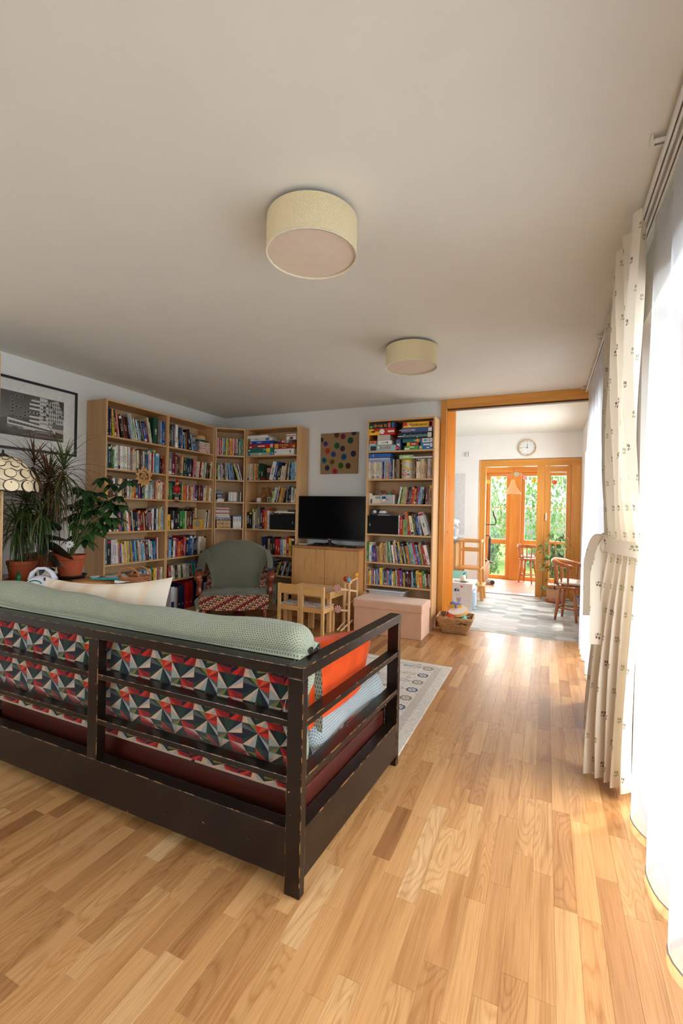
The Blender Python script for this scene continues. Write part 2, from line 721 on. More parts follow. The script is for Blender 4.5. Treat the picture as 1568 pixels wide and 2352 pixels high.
# --- wide opening to the kitchen: casing, deep laminated jamb, beam
MB().bx(-1.126, -1.062, 5.200, 5.233 + 0.32, 0, H - 0.001).build('trim_1', m_orange, bevel=0.003, label='honey pine casing post of the kitchen opening', **S)
jb = MB()
jb.bx(-1.10, -1.061, 5.225, 5.77, 0, H - 0.002)
trim2 = jb.build('trim_2', m_board, label='deep laminated pine jamb of the kitchen opening', **S)
rj = random.Random(5)
z = 0.0
while z < H - 0.05:                                   # the jamb is glued up from staves
    hgt = rj.uniform(0.28, 0.62)
    z1 = min(z + hgt, H - 0.004)
    for k in range(4):
        ya = 5.236 + k * 0.133
        zz = z + (0.17 if k % 2 else 0.0)
        MB().bx(-1.0612, -1.0585, ya + 0.0006, ya + 0.1324, min(zz, H - 0.01) + 0.0005, min(zz + hgt, H - 0.004)).build('stave', m_board, trim2)
    z = z1
MB().bx(-1.062, XR - 0.001, 5.198, 5.31, 2.505, H - 0.001).build('trim_3', m_orange_x, bevel=0.003, label='honey pine beam over the kitchen opening', **S)
MB().bx(-1.062, XR - 0.001, 5.235, 5.30, 2.488, 2.505).build('trim_4', plain('sliding_track', C(90, 60, 30), 0.5), **S)
lk = MB().lathe([(0.006, 0), (0.009, 0.004), (0.009, 0.012), (0.004, 0.016)], (0, 0, 0), 12, True, Matrix.Rotation(R(90), 3, 'Y'))
lk.v = [(v[0] - 1.0585, v[1] + 5.36, v[2] + 1.08) for v in lk.v]
lk.build('door_catch', plain('chrome', C(200, 200, 200), 0.2, metal=1.0), trim2)
MB().bx(-1.06, XR + 0.05, 5.212, 5.228, -0.01, 0.0025).build('trim_5', plain('threshold_strip', C(190, 178, 150), 0.4), **S)

# --- kitchen shell
m_grout = plain('grout', C(104, 108, 108), 0.9)
MB().bx(-2.75, XK + 0.25, 5.228, YK + 0.2, -0.10, -0.011).build('floor_kitchen', m_grout, **S)
fk = bpy.data.objects['floor_kitchen']
m_tile = vcol('matt_porcelain', 0.55, 0.25, 0.08, nscale=25)
tones = [C(206, 208, 206), C(194, 197, 195), C(176, 181, 179), C(160, 167, 165), C(144, 152, 150), C(126, 136, 138), C(212, 212, 210)]
rt = random.Random(3)
HA, HB, HH = 0.122, 0.072, 0.138
tl = []
for i in range(-1, 20):
    for j in range(-1, 24):
        cx = -2.7 + i * (HA + HB)
        cy = 5.26 + j * HH + (HH / 2 if i % 2 else 0)
        if cx < XK and cy < YK + 0.05:
            tl.append((cx, cy))


def tile_poly(cx, cy):
    g = 0.002
    pts = [(cx - HA + g, cy), (cx - HB, cy - HH / 2 + g), (cx + HB, cy - HH / 2 + g), (cx + HA - g, cy), (cx + HB, cy + HH / 2 - g), (cx - HB, cy + HH / 2 - g)]
    return [(min(XK - 0.001, max(-2.7, a)), min(YK + 0.1, max(5.229, b))) for a, b in pts]


restt = MB()
for cx, cy in tl:
    q = view((cx, cy, 0))
    noise = math.sin(cx * 3.1 + 1.3) + math.cos(cy * 2.7 - cx)
    col = tones[min(6, max(0, int(rt.gauss(2.2 + noise * 1.3, 1.5))))]
    inview = q and 1050 < q[0] < 1345 and cx > -1.15
    mb = MB() if inview else restt
    mb.paint(col)
    mb.prism(tile_poly(cx, cy), 0.011, None, (0, 0, -0.011))
    if inview:
        mb.build('tile', m_tile, fk)
restt.build('tiles', m_tile, fk, kind='stuff')
MB().bx(-2.85, -2.75, 5.55, YK + 0.2, -0.1, H).build('wall_kitchen_left', m_kwall, **S)
MB().bx(-2.75, -1.10, 5.553, 5.58, -0.1, H).build('wall_kitchen_front', m_kwall, **S)
kw = MB()
KW = (5.95, 7.25, 0.95, 2.2)
kw.bx(XK, XK + 0.25, 5.30, KW[0], -0.1, H).bx(XK, XK + 0.25, KW[1], YK + 0.2, -0.1, H)
kw.bx(XK, XK + 0.25, KW[0], KW[1], -0.1, KW[2]).bx(XK, XK + 0.25, KW[0], KW[1], KW[3], H)
kw.build('wall_kitchen_right', m_kwall, **S)
framed_window('window_3', 'x', 0.66, 0.06, *KW, (6.6,), 0.07, mx=m_orange_y)
kf = MB()
kf.bx(-2.85, -1.04, YK, YK + 0.2, -0.1, H).bx(-1.04, 0.485, YK, YK + 0.2, 2.205, H).bx(0.485, XK + 0.3, YK, YK + 0.2, -0.1, H)
kf.build('wall_kitchen_back', m_kwall, **S)
MB().bx(-1.42, -1.245, YK - 0.006, YK, 0.95, 1.98).build('trim_6', plain('backsplash_tile', C(214, 214, 214), 0.3), label='pale grey tiled strip on kitchen wall', **S)

# --- glazed wall to the veranda: frame, open gap on the left, fixed door leaf on the right
GY = 7.87
fr = MB().bx(-1.02, 0.485, GY - 0.05, GY + 0.05, 2.085, 2.195).build('door_1', m_orange_x, bevel=0.004, label='honey pine glazed garden door screen', **S)
for a, b in ((-1.02, -0.925), (-0.14, -0.035), (0.35, 0.485)):
    MB().bx(a, b, GY - 0.05, GY + 0.05, 0, 2.085).build('post', m_orange, fr, bevel=0.004)
for a, b in ((-0.035, 0.045), (0.28, 0.35)):
    MB().bx(a, b, GY - 0.025, GY + 0.035, 0.01, 2.08).build('stile', m_orange, fr, bevel=0.003)
MB().bx(0.045, 0.28, GY - 0.025, GY + 0.035, 1.985, 2.08).build('rail', m_orange_x, fr, bevel=0.003)
MB().bx(0.045, 0.28, GY - 0.025, GY + 0.035, 0.01, 0.20).build('rail', m_orange_x, fr, bevel=0.003)
MB().bx(0.04, 0.285, GY, GY + 0.006, 0.19, 1.99).build('pane', m_glass, fr)
hd = MB().bx(-0.010, 0.010, GY - 0.034, GY - 0.024, 1.22, 1.34).bx(-0.006, 0.006, GY - 0.055, GY - 0.03, 1.305, 1.317).bx(-0.009, 0.009, GY - 0.062, GY - 0.05, 1.22, 1.317)
hd.build('handle', plain('white_enamel', C(235, 235, 232), 0.3), fr, bevel=0.003)
MB().bx(-0.925, -0.14, YK + 0.01, YK + 0.2, -0.02, 0.012).build('trim_7', plain('aluminium_sill', C(190, 190, 192), 0.35, metal=0.6), **S)

# --- veranda: boards, posts, windows, roof
vf = MB().bx(-2.4, 1.7, YK + 0.2, 9.8, -0.10, -0.022).build('floor_veranda', plain('veranda_joists', C(110, 70, 50), 0.9), **S)
m_deck = wood('reddish_decking', C(196, 138, 112), C(214, 162, 134), 'x', 0.5, 0.7)
y = YK + 0.202
while y < 9.78:
    MB().bx(-2.38, 1.68, y, min(y + 0.098, 9.79), -0.02, -0.002).build('plank', m_deck, vf)
    y += 0.102
MB().bx(-2.45, 1.75, YK + 0.2, 9.9, 2.26, 2.34).build('ceiling_veranda', plain('veranda_ceiling', C(240, 232, 214), 0.8), **S)
MB().bx(-2.45, -2.35, YK + 0.2, 9.85, -0.1, 2.26).build('wall_veranda_left', m_kwall, **S)
MB().bx(1.65, 1.75, YK + 0.2, 9.85, -0.1, 2.26).build('wall_veranda_right', m_kwall, **S)
MB().bx(-2.35, 1.65, 9.60, 9.74, 2.14, 2.26).build('trim_8', m_orange_x, bevel=0.004, **S)
VR = ((0.70, 0.80), (1.425, 1.44))
spans = [(-2.35, -1.78), (-1.72, -1.14), (-1.11, -0.665), (-0.458, -0.015), (0.005, 0.44), (0.62, 1.10), (1.12, 1.62)]
for i, (a, b) in enumerate(spans):
    framed_window('window_%d' % (i + 4), 'y', 9.67, 0.06, a, b, 0.0, 2.14, (), 0.072, VR, m_orange, m_orange_x)
MB().bx(-0.663, -0.46, 9.60, 9.74, 0, 2.14).build('trim_9', m_orange, bevel=0.004, label='wide pine post between the veranda windows', **S)
for k, (a, b) in enumerate(((-1.78, -1.72), (-1.14, -1.11), (0.44, 0.62))):
    MB().bx(a, b, 9.60, 9.74, 0, 2.14).build('trim_%d' % (10 + k), m_orange, bevel=0.004, **S)

# --- garden
m_grass = plain('lawn', C(120, 150, 70), 0.95, 0.3, 3)
MB().bx(-14, 14, 9.9, 30, -0.5, -0.35).build('ground_1', m_grass, label='sunlit lawn behind the veranda', **S)


def m_leaf_(name, c1, c2):
    t = NT(name)
    at = t.n('ObjectInfo')
    no = t.n('TexNoise', Scale=1.7)
    t.l(t.coord('Object'), no.inputs['Vector'])
    col = t.ramp(no.outputs[0], [(0.35, c1), (0.65, c2)])
    t.l(col, t.b.inputs['Base Color'])
    tl_ = t.n('BsdfTranslucent')
    t.l(col, tl_.inputs[0])
    mx = t.n('MixShader')
    mx.inputs[0].default_value = 0.4
    t.l(t.b.outputs[0], mx.inputs[1])
    t.l(tl_.outputs[0], mx.inputs[2])
    t.l(mx.outputs[0], t.out.inputs[0])
    t.set(rough=0.5)
    return t.m


m_gleaf = [m_leaf_('garden_leaf_light', C(150, 190, 96), C(196, 220, 150)), m_leaf_('garden_leaf_mid', C(96, 150, 80), C(150, 190, 110)), m_leaf_('garden_leaf_blue', C(80, 130, 96), C(130, 170, 120))]
m_bark = plain('bark', C(100, 80, 62), 0.9, 0.2, 20)


def garden_tree(loc, rad, hgt, mat, n, label, seed, trunk=0.08, base=0.0):
    r = random.Random(seed)
    t = thing('garden_tree', label, 'tree', loc, group='trees and shrubs in the garden')
    MB().tube([(0, 0, 0), (0.05, 0, hgt * 0.4), (0, 0.05, hgt * 0.7)], [trunk, trunk * 0.8, trunk * 0.4], 8).build('trunk', m_bark, t, local=True)
    mb = MB()
    for i in range(n):
        a, b = r.uniform(0, 2 * PI), r.uniform(-1, 1)
        k = r.uniform(0.35, 1.0) ** 0.5
        lump = 1 + 0.25 * math.sin(a * 3 + seed) * math.cos(b * 4)
        p = Vector((math.cos(a) * math.sqrt(1 - b * b) * rad * k * lump, math.sin(a) * math.sqrt(1 - b * b) * rad * k * lump, base + hgt * (0.5 + 0.5 * b * k * lump)))
        if p.z < 0.02:
            continue
        s = r.uniform(0.05, 0.10)
        M = Matrix.Rotation(r.uniform(0, 6.3), 3, 'Z') @ Matrix.Rotation(r.uniform(0, 3.1), 3, 'X')
        vs = [M @ Vector(v) + p for v in ((-s * 0.5, 0, 0), (0, -s, 0.1 * s), (s * 0.5, 0, 0), (0, s, 0.1 * s))]
        mb.add(vs, [(0, 1, 2, 3)])
    mb.build('crown', mat, t, local=True, kind='stuff')
    return t


garden_tree((-4.9, 14.6, -0.36), 1.7, 4.2, m_gleaf[0], 5200, 'broad pale green tree left of the wide veranda post', 1)
garden_tree((-0.75, 16.2, -0.36), 1.8, 4.6, m_gleaf[1], 5200, 'mid green leafy tree behind the wide veranda post', 2)
garden_tree((2.9, 14.8, -0.36), 1.8, 4.4, m_gleaf[0], 5200, 'pale green tree seen through the glazed door leaf', 3)
garden_tree((-1.75, 11.9, -0.36), 0.75, 1.5, m_gleaf[2], 3000, 'round bluish shrub low behind the left veranda window', 4, 0.04)
garden_tree((0.35, 12.0, -0.36), 0.7, 1.2, m_gleaf[2], 2600, 'low bluish shrub behind the glazed door leaf', 5, 0.04)


# ------------------------------------------------------------ soft materials
def m_waffle_(name, c1, c2, k=1.0):
    """woven waffle cotton; UV in metres"""
    t = NT(name)
    tc = t.n('TexCoord')
    sep = t.n('SeparateXYZ')
    t.l(tc.outputs['UV'], sep.inputs[0])
    # cells of 11 mm, every other row shifted
    u = t.math('MULTIPLY', sep.outputs[0], 90.0 * k)
    v = t.math('MULTIPLY', sep.outputs[1], 90.0 * k)
    row = t.math('FLOOR', v)
    sh = t.math('MULTIPLY', t.math('FLOORED_MODULO', row, 2.0), 0.5)
    fu = t.math('ABSOLUTE', t.math('SUBTRACT', t.math('FRACT', t.math('ADD', u, sh)), 0.5))
    fv = t.math('ABSOLUTE', t.math('SUBTRACT', t.math('FRACT', v), 0.5))
    d = t.math('SQRT', t.math('ADD', t.math('MULTIPLY', fu, fu), t.math('MULTIPLY', fv, fv)))
    no = t.n('TexNoise', Scale=9.0, Detail=3.0)
    t.l(tc.outputs['UV'], no.inputs['Vector'])
    col = t.ramp(d, [(0.12, c2), (0.38, c1)])
    sh2 = t.ramp(no.outputs[0], [(0.35, (0.93, 0.93, 0.93, 1)), (0.65, (1, 1, 1, 1))])
    t.l(t.mix(1.0, col, sh2, 'MULTIPLY'), t.b.inputs['Base Color'])
    t.set(rough=0.95, spec=0.1, sheen=0.2)
    t.bump(d, 0.8, 0.006)
    return t.m


m_green_waffle = m_waffle_('sage_waffle_cotton', C(152, 158, 136), C(92, 98, 80))
m_blue_waffle = m_waffle_('grey_blue_waffle_cotton', C(150, 158, 158), C(86, 96, 100))


def m_dark_():
    """dark varnish, worn through to pale wood on the edges"""
    t = NT('dark_worn_varnish')
    co = t.coord('Object')
    no = t.n('TexNoise', Scale=5.0, Detail=5.0, Roughness=0.6)
    t.l(co, no.inputs['Vector'])
    base = t.ramp(no.outputs[0], [(0.3, C(14, 8, 5)), (0.6, C(27, 17, 12)), (0.8, C(44, 28, 19))])
    geo = t.n('NewGeometry')
    bv = t.n('Bevel')
    bv.samples = 4
    bv.inputs['Radius'].default_value = 0.004
    vm = t.n('VectorMath', operation='DOT_PRODUCT')
    t.l(bv.outputs[0], vm.inputs[0])
    t.l(geo.outputs['Normal'], vm.inputs[1])
    edge = t.math('SUBTRACT', 1.0, vm.outputs['Value'])
    n2 = t.n('TexNoise', Scale=26.0, Detail=4.0)
    t.l(co, n2.inputs['Vector'])
    wear = t.math('MULTIPLY', t.math('GREATER_THAN', edge, 0.035), t.math('GREATER_THAN', n2.outputs[0], 0.52))
    n3 = t.n('TexNoise', Scale=42.0, Detail=2.0)
    t.l(co, n3.inputs['Vector'])
    fleck = t.math('GREATER_THAN', n3.outputs[0], 0.775)
    wear = t.math('MAXIMUM', wear, fleck)
    t.l(t.mix(wear, base, C(176, 124, 74)), t.b.inputs['Base Color'])
    t.set(rough=0.28, spec=0.30, coat=0.08, coatr=0.2)
    return t.m


m_dark = m_dark_()
m_redwood = wood('red_brown_varnish', C(50, 17, 10), C(74, 27, 16), 'x', 0.35, 0.5, 0.3)
m_star = vcol('geometric_upholstery', 0.9, 0.1, 0.18, 0.2, nscale=160)

# ------------------------------------------------------------ daybed
SX1, SX0, SY0, SY1 = -0.725, -2.66, 1.318, 2.255


def shear(mb):
    """the old frame stands a little out of square: its open end leans towards the window"""
    mb.v = [(v[0] + (0.052 * (v[1] - 1.32) / 0.92 if v[0] > -1.2 else 0.0), v[1], v[2]) for v in mb.v]
    return mb


sofa = thing('daybed', 'dark wooden daybed with slatted back and patterned upholstery', 'sofa', (-1.69, 1.78, 0))


def sp(name, x0, x1, y0, y1, z0, z1, mat=None, bev=0.003, sh=True):
    mb = MB().bx(x0, x1, y0, y1, z0, z1)
    return (shear(mb) if sh else mb).build(name, mat or m_dark, sofa, bevel=bev)


for xa in (SX0, SX1 - 0.06):
    sp('post', xa, xa + 0.06, SY0, SY0 + 0.032, 0, 0.736)
    sp('post', xa, xa + 0.06, SY1 - 0.032, SY1, 0, 0.736)
    sp('top_rail', xa, xa + 0.06, SY0 - 0.002, SY1 + 0.002, 0.736, 0.777)
    sp('slat', xa + 0.002, xa + 0.058, SY0 + 0.032, SY1 - 0.032, 0.565, 0.589)
    sp('slat', xa + 0.002, xa + 0.058, SY0 + 0.032, SY1 - 0.032, 0.374, 0.398)
    sp('apron', xa + 0.004, xa + 0.058, SY0 + 0.032, SY1 - 0.032, 0.052, 0.222)
sp('top_rail', SX0 + 0.06, SX1 - 0.06, SY0, SY0 + 0.058, 0.737, 0.776)
sp('stile', -1.782, -1.722, SY0 + 0.002, SY0 + 0.047, 0.222, 0.737, sh=False)
for a, b in ((SX0 + 0.06, -1.782), (-1.722, SX1 - 0.06)):
    sp('slat', a, b, SY0 + 0.004, SY0 + 0.056, 0.565, 0.589)
    sp('slat', a, b, SY0 + 0.004, SY0 + 0.056, 0.374, 0.398)
sp('apron', SX0 + 0.06, SX1 - 0.06, SY0 + 0.004, SY0 + 0.058, 0.052, 0.222)
sp('apron', SX0 + 0.06, SX1 - 0.06, SY1 - 0.05, SY1 - 0.02, 0.052, 0.30)
sp('bed_box', SX0 + 0.075, SX1 - 0.085, 1.425, 1.447, 0.11, 0.285, m_redwood)
sp('bed_box', SX1 - 0.085, SX1 - 0.066, 1.425, SY1 - 0.055, 0.11, 0.285, wood('red_brown_varnish_y', C(50, 17, 10), C(74, 27, 16), 'y', 0.35, 0.5, 0.3))
m_slatpale = plain('pale_birch_ply', C(160, 144, 124), 0.6)
sp('slat_base', SX0 + 0.09, -1.28, 1.405, 2.19, 0.287, 0.297, m_slatpale, 0.001)
sp('slat_base', -1.26, SX1 - 0.10, 1.405, 2.19, 0.287, 0.297, m_slatpale, 0.001)

# patterned upholstery: faceted stars printed as real facets of colour
PAL = {'b': C(188, 158, 132), 'r': C(178, 36, 22), 'm': C(122, 24, 24), 'g': C(28, 52, 40), 'o': C(110, 104, 48), 'n': C(26, 28, 40), 'f': C(186, 76, 44), 'l': C(142, 146, 140), 'p': C(190, 132, 98), 'd': C(78, 80, 76)}
SHADE = {'b': 'l', 'r': 'm', 'm': 'n', 'g': 'n', 'o': 'g', 'n': 'g', 'f': 'r', 'l': 'd', 'p': 'b', 'd': 'n'}
STAR = ['brmgbnro', 'rbnogbrm', 'bglrfodn', 'ormbngbl']


def star_cells(mb, fn, w, h, cw=0.118, ch=0.085, seed=0):
    """fill a w x h sheet with faceted cells; fn maps sheet metres to a point"""
    nu, nv = int(math.ceil(w / cw)) + 1, int(math.ceil(h / ch))
    for j in range(nv):
        for i in range(nu):
            ox = (i - (0.5 if j % 2 else 0)) * cw
            oy = j * ch
            pts = [(0, 0), (0.5, -0.0), (1, 0), (1, 0.5), (1, 1), (0.5, 1.0), (0, 1), (0, 0.5)]
            wob = 0.16 * (1 if (i + j) % 2 else -1)
            ctr = (0.5 + wob * 0.6, 0.5 + wob)
            pat = STAR[(j * 2 + (i % 2)) % 4]
            P = []
            for a, b in pts:
                P.append((min(w, max(0, ox + a * cw)), min(h, max(0, oy + b * ch))))
            c = (min(w, max(0, ox + ctr[0] * cw)), min(h, max(0, oy + ctr[1] * ch)))
            for k in range(8):
                a, b = P[k], P[(k + 1) % 8]
                if abs((a[0] - c[0]) * (b[1] - c[1]) - (b[0] - c[0]) * (a[1] - c[1])) < 1e-7:
                    continue
                h_ = ((a[0] + b[0]) / 2, (a[1] + b[1]) / 2)
                base = PAL[pat[k]]
                mb.paint(base)
                mb.add([fn(*c), fn(*a), fn(*h_)], [(0, 1, 2)])
                mb.paint(PAL[SHADE[pat[k]]])             # every point is woven in two tones, like a facet
                mb.add([fn(*c), fn(*h_), fn(*b)], [(0, 1, 2)])
    return mb


BW = 1.80


def back_panel(u, v):
    x = -2.615 + u
    z = 0.335 + v
    sag = 0.012 * math.sin(u * 9 + 2) * max(0, 1 - v / 0.12)
    y = 1.405 - 0.018 * math.sin(PI * min(1, v / 0.46)) + sag + (0.03 * (1 - v / 0.08) if v < 0.08 else 0)
    return (x, y, z)


bp = MB()
star_cells(bp, back_panel, BW, 0.425)
bp.paint(PAL['d'])
bp.bx(-2.615, -2.615 + BW, 1.425, 1.53, 0.34, 0.77)
bp.build('back_cushion', m_star, sofa)
se = MB()
star_cells(se, lambda u, v: (-2.58 + u, 1.50 + v, 0.402), 1.76, 0.69)
star_cells(se, lambda u, v: (-0.812 + 0.05 * u, 1.50 + u, 0.302 + v), 0.69, 0.10)
star_cells(se, lambda u, v: (-2.58 + u, 1.402, 0.299 + v), 1.76, 0.035, ch=0.05)
se.paint(PAL['d'])
se.bx(-2.58, -0.83, 1.50, 2.20, 0.299, 0.40)
se.build('seat_mattress', m_star, sofa)

# sage throw lying along the top of the back
th = MB()
LEN = 1.885


def throw_sec(u, v):
    """u along the back from left to right, v around from the rail, over the top and down the front"""
    x = -2.66 + u * LEN
    k = 1.0
    if u > 0.965:
        k = math.sqrt(max(0.0, 1 - ((u - 0.965) / 0.035) ** 2))
    lump = 0.010 * math.sin(u * 7 + 0.6) + 0.006 * math.sin(u * 23)
    ay, az = 0.086 + 0.01 * math.sin(u * 11), 0.056 + lump * 0.5
    a = mixv(R(232), R(-15), min(1, v / 0.62))
    cy, cz = 1.456, 0.818 + lump * 0.4 + (0.012 if u < 0.25 else 0) * ease((0.25 - u) / 0.2)
    y = cy + ay * math.cos(a) * (0.35 + 0.65 * k)
    z = 0.778 + max(0.0, cz + az * math.sin(a) - 0.778) * (0.25 + 0.75 * k)
    if v < 0.06:
        z = 0.7775
        y = 1.384
    if v > 0.62:
        t = (v - 0.62) / 0.38
        y = cy + ay + 0.012 * math.sin(t * 3) + 0.035 * t
        z = mixv(cz + az * math.sin(R(-15)), 0.44, t)
    return (x, y, z)


th.grid(throw_sec, 120, 40, uv=lambda u, v: (u * LEN, v * 0.62))
throw = th.build('throw_blanket', m_green_waffle, smooth=True, org=(-1.7, 1.45, 0.44), label='sage green waffle throw draped over the daybed back', cat='blanket')
fold = MB()
fold.grid(lambda u, v: (-0.815 + 0.025 * math.sin(v * 9) + 0.02 * u, 1.385 + 0.13 * u - 0.06 * v * u + 0.02 * math.sin(v * 7 + u * 4), 0.79 - 0.40 * v + 0.03 * math.sin(u * 5)), 14, 30, uv=lambda u, v: (u * 0.14, v * 0.42))
fold.build('hanging_corner', m_green_waffle, throw, smooth=True)

# grey-blue waffle throw rolled over the seat edge
sb = MB()


def seat_throw(u, v):
    y = 1.53 + u * 0.70
    k = 1.0
    for e in (u, 1 - u):
        if e < 0.10:
            k = min(k, math.sqrt(max(0.0, 1 - ((0.10 - e) / 0.10) ** 2)))
    bulge = 1 + 0.14 * math.sin(u * 8 + 1) + (0.25 if u > 0.75 else 0) * math.sin((u - 0.75) / 0.25 * PI)
    a = mixv(R(-112), R(190), v / 0.55) if v < 0.55 else R(190)
    x = -0.862 + 0.05 * (y - 1.32) + 0.064 * bulge * math.cos(a) * (0.3 + 0.7 * k)
    z = 0.404 + 0.068 * bulge * math.sin(a) * k
    if v >= 0.55:
        x -= (v - 0.55) * 1.35
        z = 0.425 + 0.006 * math.sin(v * 20 + u * 6)
    return (x, y, z)


sb.grid(seat_throw, 60, 44, uv=lambda u, v: (u * 0.7, v * 0.75))
sb.build('seat_throw', m_blue_waffle, smooth=True, org=(-0.95, 1.88, 0.40), label='grey-blue waffle throw rolled along the daybed seat edge', cat='blanket')

# orange cushion standing inside the right arm
oc = MB()
m_velvet = plain('orange_velvet', C(188, 62, 5), 0.9, 0.14, 14, 0.08, 300, 0.1, sheen=0.1)
cor = [(1.50, 0.43), (2.03, 0.43), (2.17, 0.69), (1.53, 0.785)]


def cush(u, v, s):
    a = [mixv(cor[0][i], cor[1][i], u) for i in (0, 1)]
    b = [mixv(cor[3][i], cor[2][i], u) for i in (0, 1)]
    y, z = mixv(a[0], b[0], v), mixv(a[1], b[1], v)
    e = (1 - (2 * u - 1) ** 8) * (1 - (2 * v - 1) ** 8)
    x = -0.885 + 0.05 * (y - 1.32) + s * (0.030 + 0.038 * max(0, e) ** 0.6)
    return (x, y, z)


oc.grid(lambda u, v: cush(u, v, 1), 24, 24)
oc.grid(lambda u, v: cush(1 - u, v, -1), 24, 24)
for fn in (lambda u, v: cush(u, 1, mixv(1, -1, v)), lambda u, v: cush(u, 0, mixv(-1, 1, v)), lambda u, v: cush(1, u, mixv(1, -1, v)), lambda u, v: cush(0, u, mixv(-1, 1, v))):
    oc.grid(fn, 24, 6)
ocush = oc.build('cushion', m_velvet, smooth=True, org=(-0.86, 1.8, 0.415), label='bright orange velvet cushion standing against the daybed arm', cat='cushion')


def pillow(name, org, wdt, hgt, thick, rot, mat, label, cat='cushion', n=28, sag=0.07):
    mb = MB()
    M = rot

    def sf(u, v, s):
        a, b = 2 * u - 1, 2 * v - 1
        px = a * (1 - 0.05 * (1 - b * b))
        pz = b * (1 - sag * (1 - a * a))
        t = max(0, (1 - a ** 4) * (1 - b ** 4)) ** 0.55
        q = Vector((px * wdt / 2, s * thick / 2 * t, (pz + 1) * hgt / 2))
        return M @ q + Vector(org)
    mb.grid(lambda u, v: sf(u, v, -1), n, n, uv=lambda u, v: (u * wdt, v * hgt))
    mb.grid(lambda u, v: sf(1 - u, v, 1), n, n, uv=lambda u, v: (u * wdt, v * hgt))
    return mb.build(name, mat, smooth=True, org=org, label=label, cat=cat)


def m_cream_():
    t = NT('cream_striped_linen')
    tc = t.n('TexCoord')
    sep = t.n('SeparateXYZ')
    t.l(tc.outputs['UV'], sep.inputs[0])
    w1 = t.math('SINE', t.math('ADD', t.math('MULTIPLY', sep.outputs[0], 27.0), t.math('MULTIPLY', sep.outputs[1], 5.0)))
    col = t.ramp(t.math('ADD', t.math('MULTIPLY', w1, 0.5), 0.5), [(0.45, C(232, 216, 196)), (1.0, C(222, 198, 170))])
    side = t.math('GREATER_THAN', t.math('ABSOLUTE', t.math('SUBTRACT', sep.outputs[0], 0.52)), 0.40)
    t.l(t.mix(side, col, C(212, 198, 182)), t.b.inputs['Base Color'])
    no = t.n('TexNoise', Scale=420.0, Detail=1.0)
    t.l(tc.outputs['UV'], no.inputs['Vector'])
    t.bump(no.outputs[0], 0.3, 0.002)
    t.set(rough=0.95, spec=0.1, sheen=0.2)
    return t.m


pillow('pillow', (-2.205, 1.635, 0.462), 1.02, 0.46, 0.15, Matrix.Rotation(R(-4.5), 3, 'Y') @ Matrix.Rotation(R(-14), 3, 'X'), m_cream_(), 'wide cream linen pillow with faint woven stripes behind the throw', 'pillow', sag=0.17)

# ------------------------------------------------------------ rug
rug = thing('rug', 'pale grey wool rug with blue and taupe flower motifs', 'rug', (-1.635, 3.07, 0))


def m_rug_():
    t = NT('wool_pile')
    no = t.n('TexNoise', Scale=60.0, Detail=4.0)
    n2 = t.n('TexNoise', Scale=2.5, Detail=2.0)
    co = t.coord('Object')
    t.l(co, no.inputs['Vector'])
    t.l(co, n2.inputs['Vector'])
    sep = t.n('SeparateXYZ')
    t.l(co, sep.inputs[0])
    # darker band inside the edge
    dx = t.math('SUBTRACT', 0.945, t.math('ABSOLUTE', sep.outputs[0]))
    dy = t.math('SUBTRACT', 0.77, t.math('ABSOLUTE', sep.outputs[1]))
    d = t.math('MINIMUM', dx, dy)
    band = t.math('MULTIPLY', t.math('GREATER_THAN', d, 0.07), t.math('LESS_THAN', d, 0.125))
    inner = t.math('GREATER_THAN', d, 0.40)
    c = t.ramp(no.outputs[0], [(0.3, C(178, 168, 154)), (0.7, C(206, 196, 182))])
    c = t.mix(t.math('MULTIPLY', band, 0.5), c, C(150, 140, 122))
    c = t.mix(t.math('MULTIPLY', inner, 0.35), c, C(150, 138, 124))
    t.l(c, t.b.inputs['Base Color'])
    t.set(rough=1.0, spec=0.05, sheen=0.3)
    t.bump(no.outputs[0], 0.8, 0.004)
    return t.m


MB().bx(-2.58, -0.69, 2.30, 3.84, 0.0005, 0.011).build('pile', m_rug_(), rug, bevel=0.005)
m_motif = vcol('dyed_wool', 1.0, 0.05, 0.35, 0.2, nscale=120)


def ring_motif(cx, cy, r, petals, col, wid=0.3):
    mb = MB().paint(col)
    n = 40
    vs, fs = [], []
    for k in range(n):
        a = 2 * PI * k / n
        rr = r * (0.82 + 0.18 * abs(math.cos(a * petals / 2)))
        for q in (1.0, 1.0 - wid):
            vs.append((cx + math.cos(a) * rr * q, cy + math.sin(a) * rr * q, 0.0116))
    for k in range(n):
        a, b = 2 * k, 2 * ((k + 1) % n)
        fs.append((a, b, b + 1, a + 1))
    mb.add(vs, fs)
    for k in range(petals // 2):
        a = 2 * PI * k / (petals // 2) + 0.4
        mb.bar((cx + math.cos(a) * r * 0.12, cy + math.sin(a) * r * 0.12, 0.0114), (cx + math.cos(a) * r * 0.55, cy + math.sin(a) * r * 0.55, 0.0114), r * 0.14, 0.0006)
    return mb


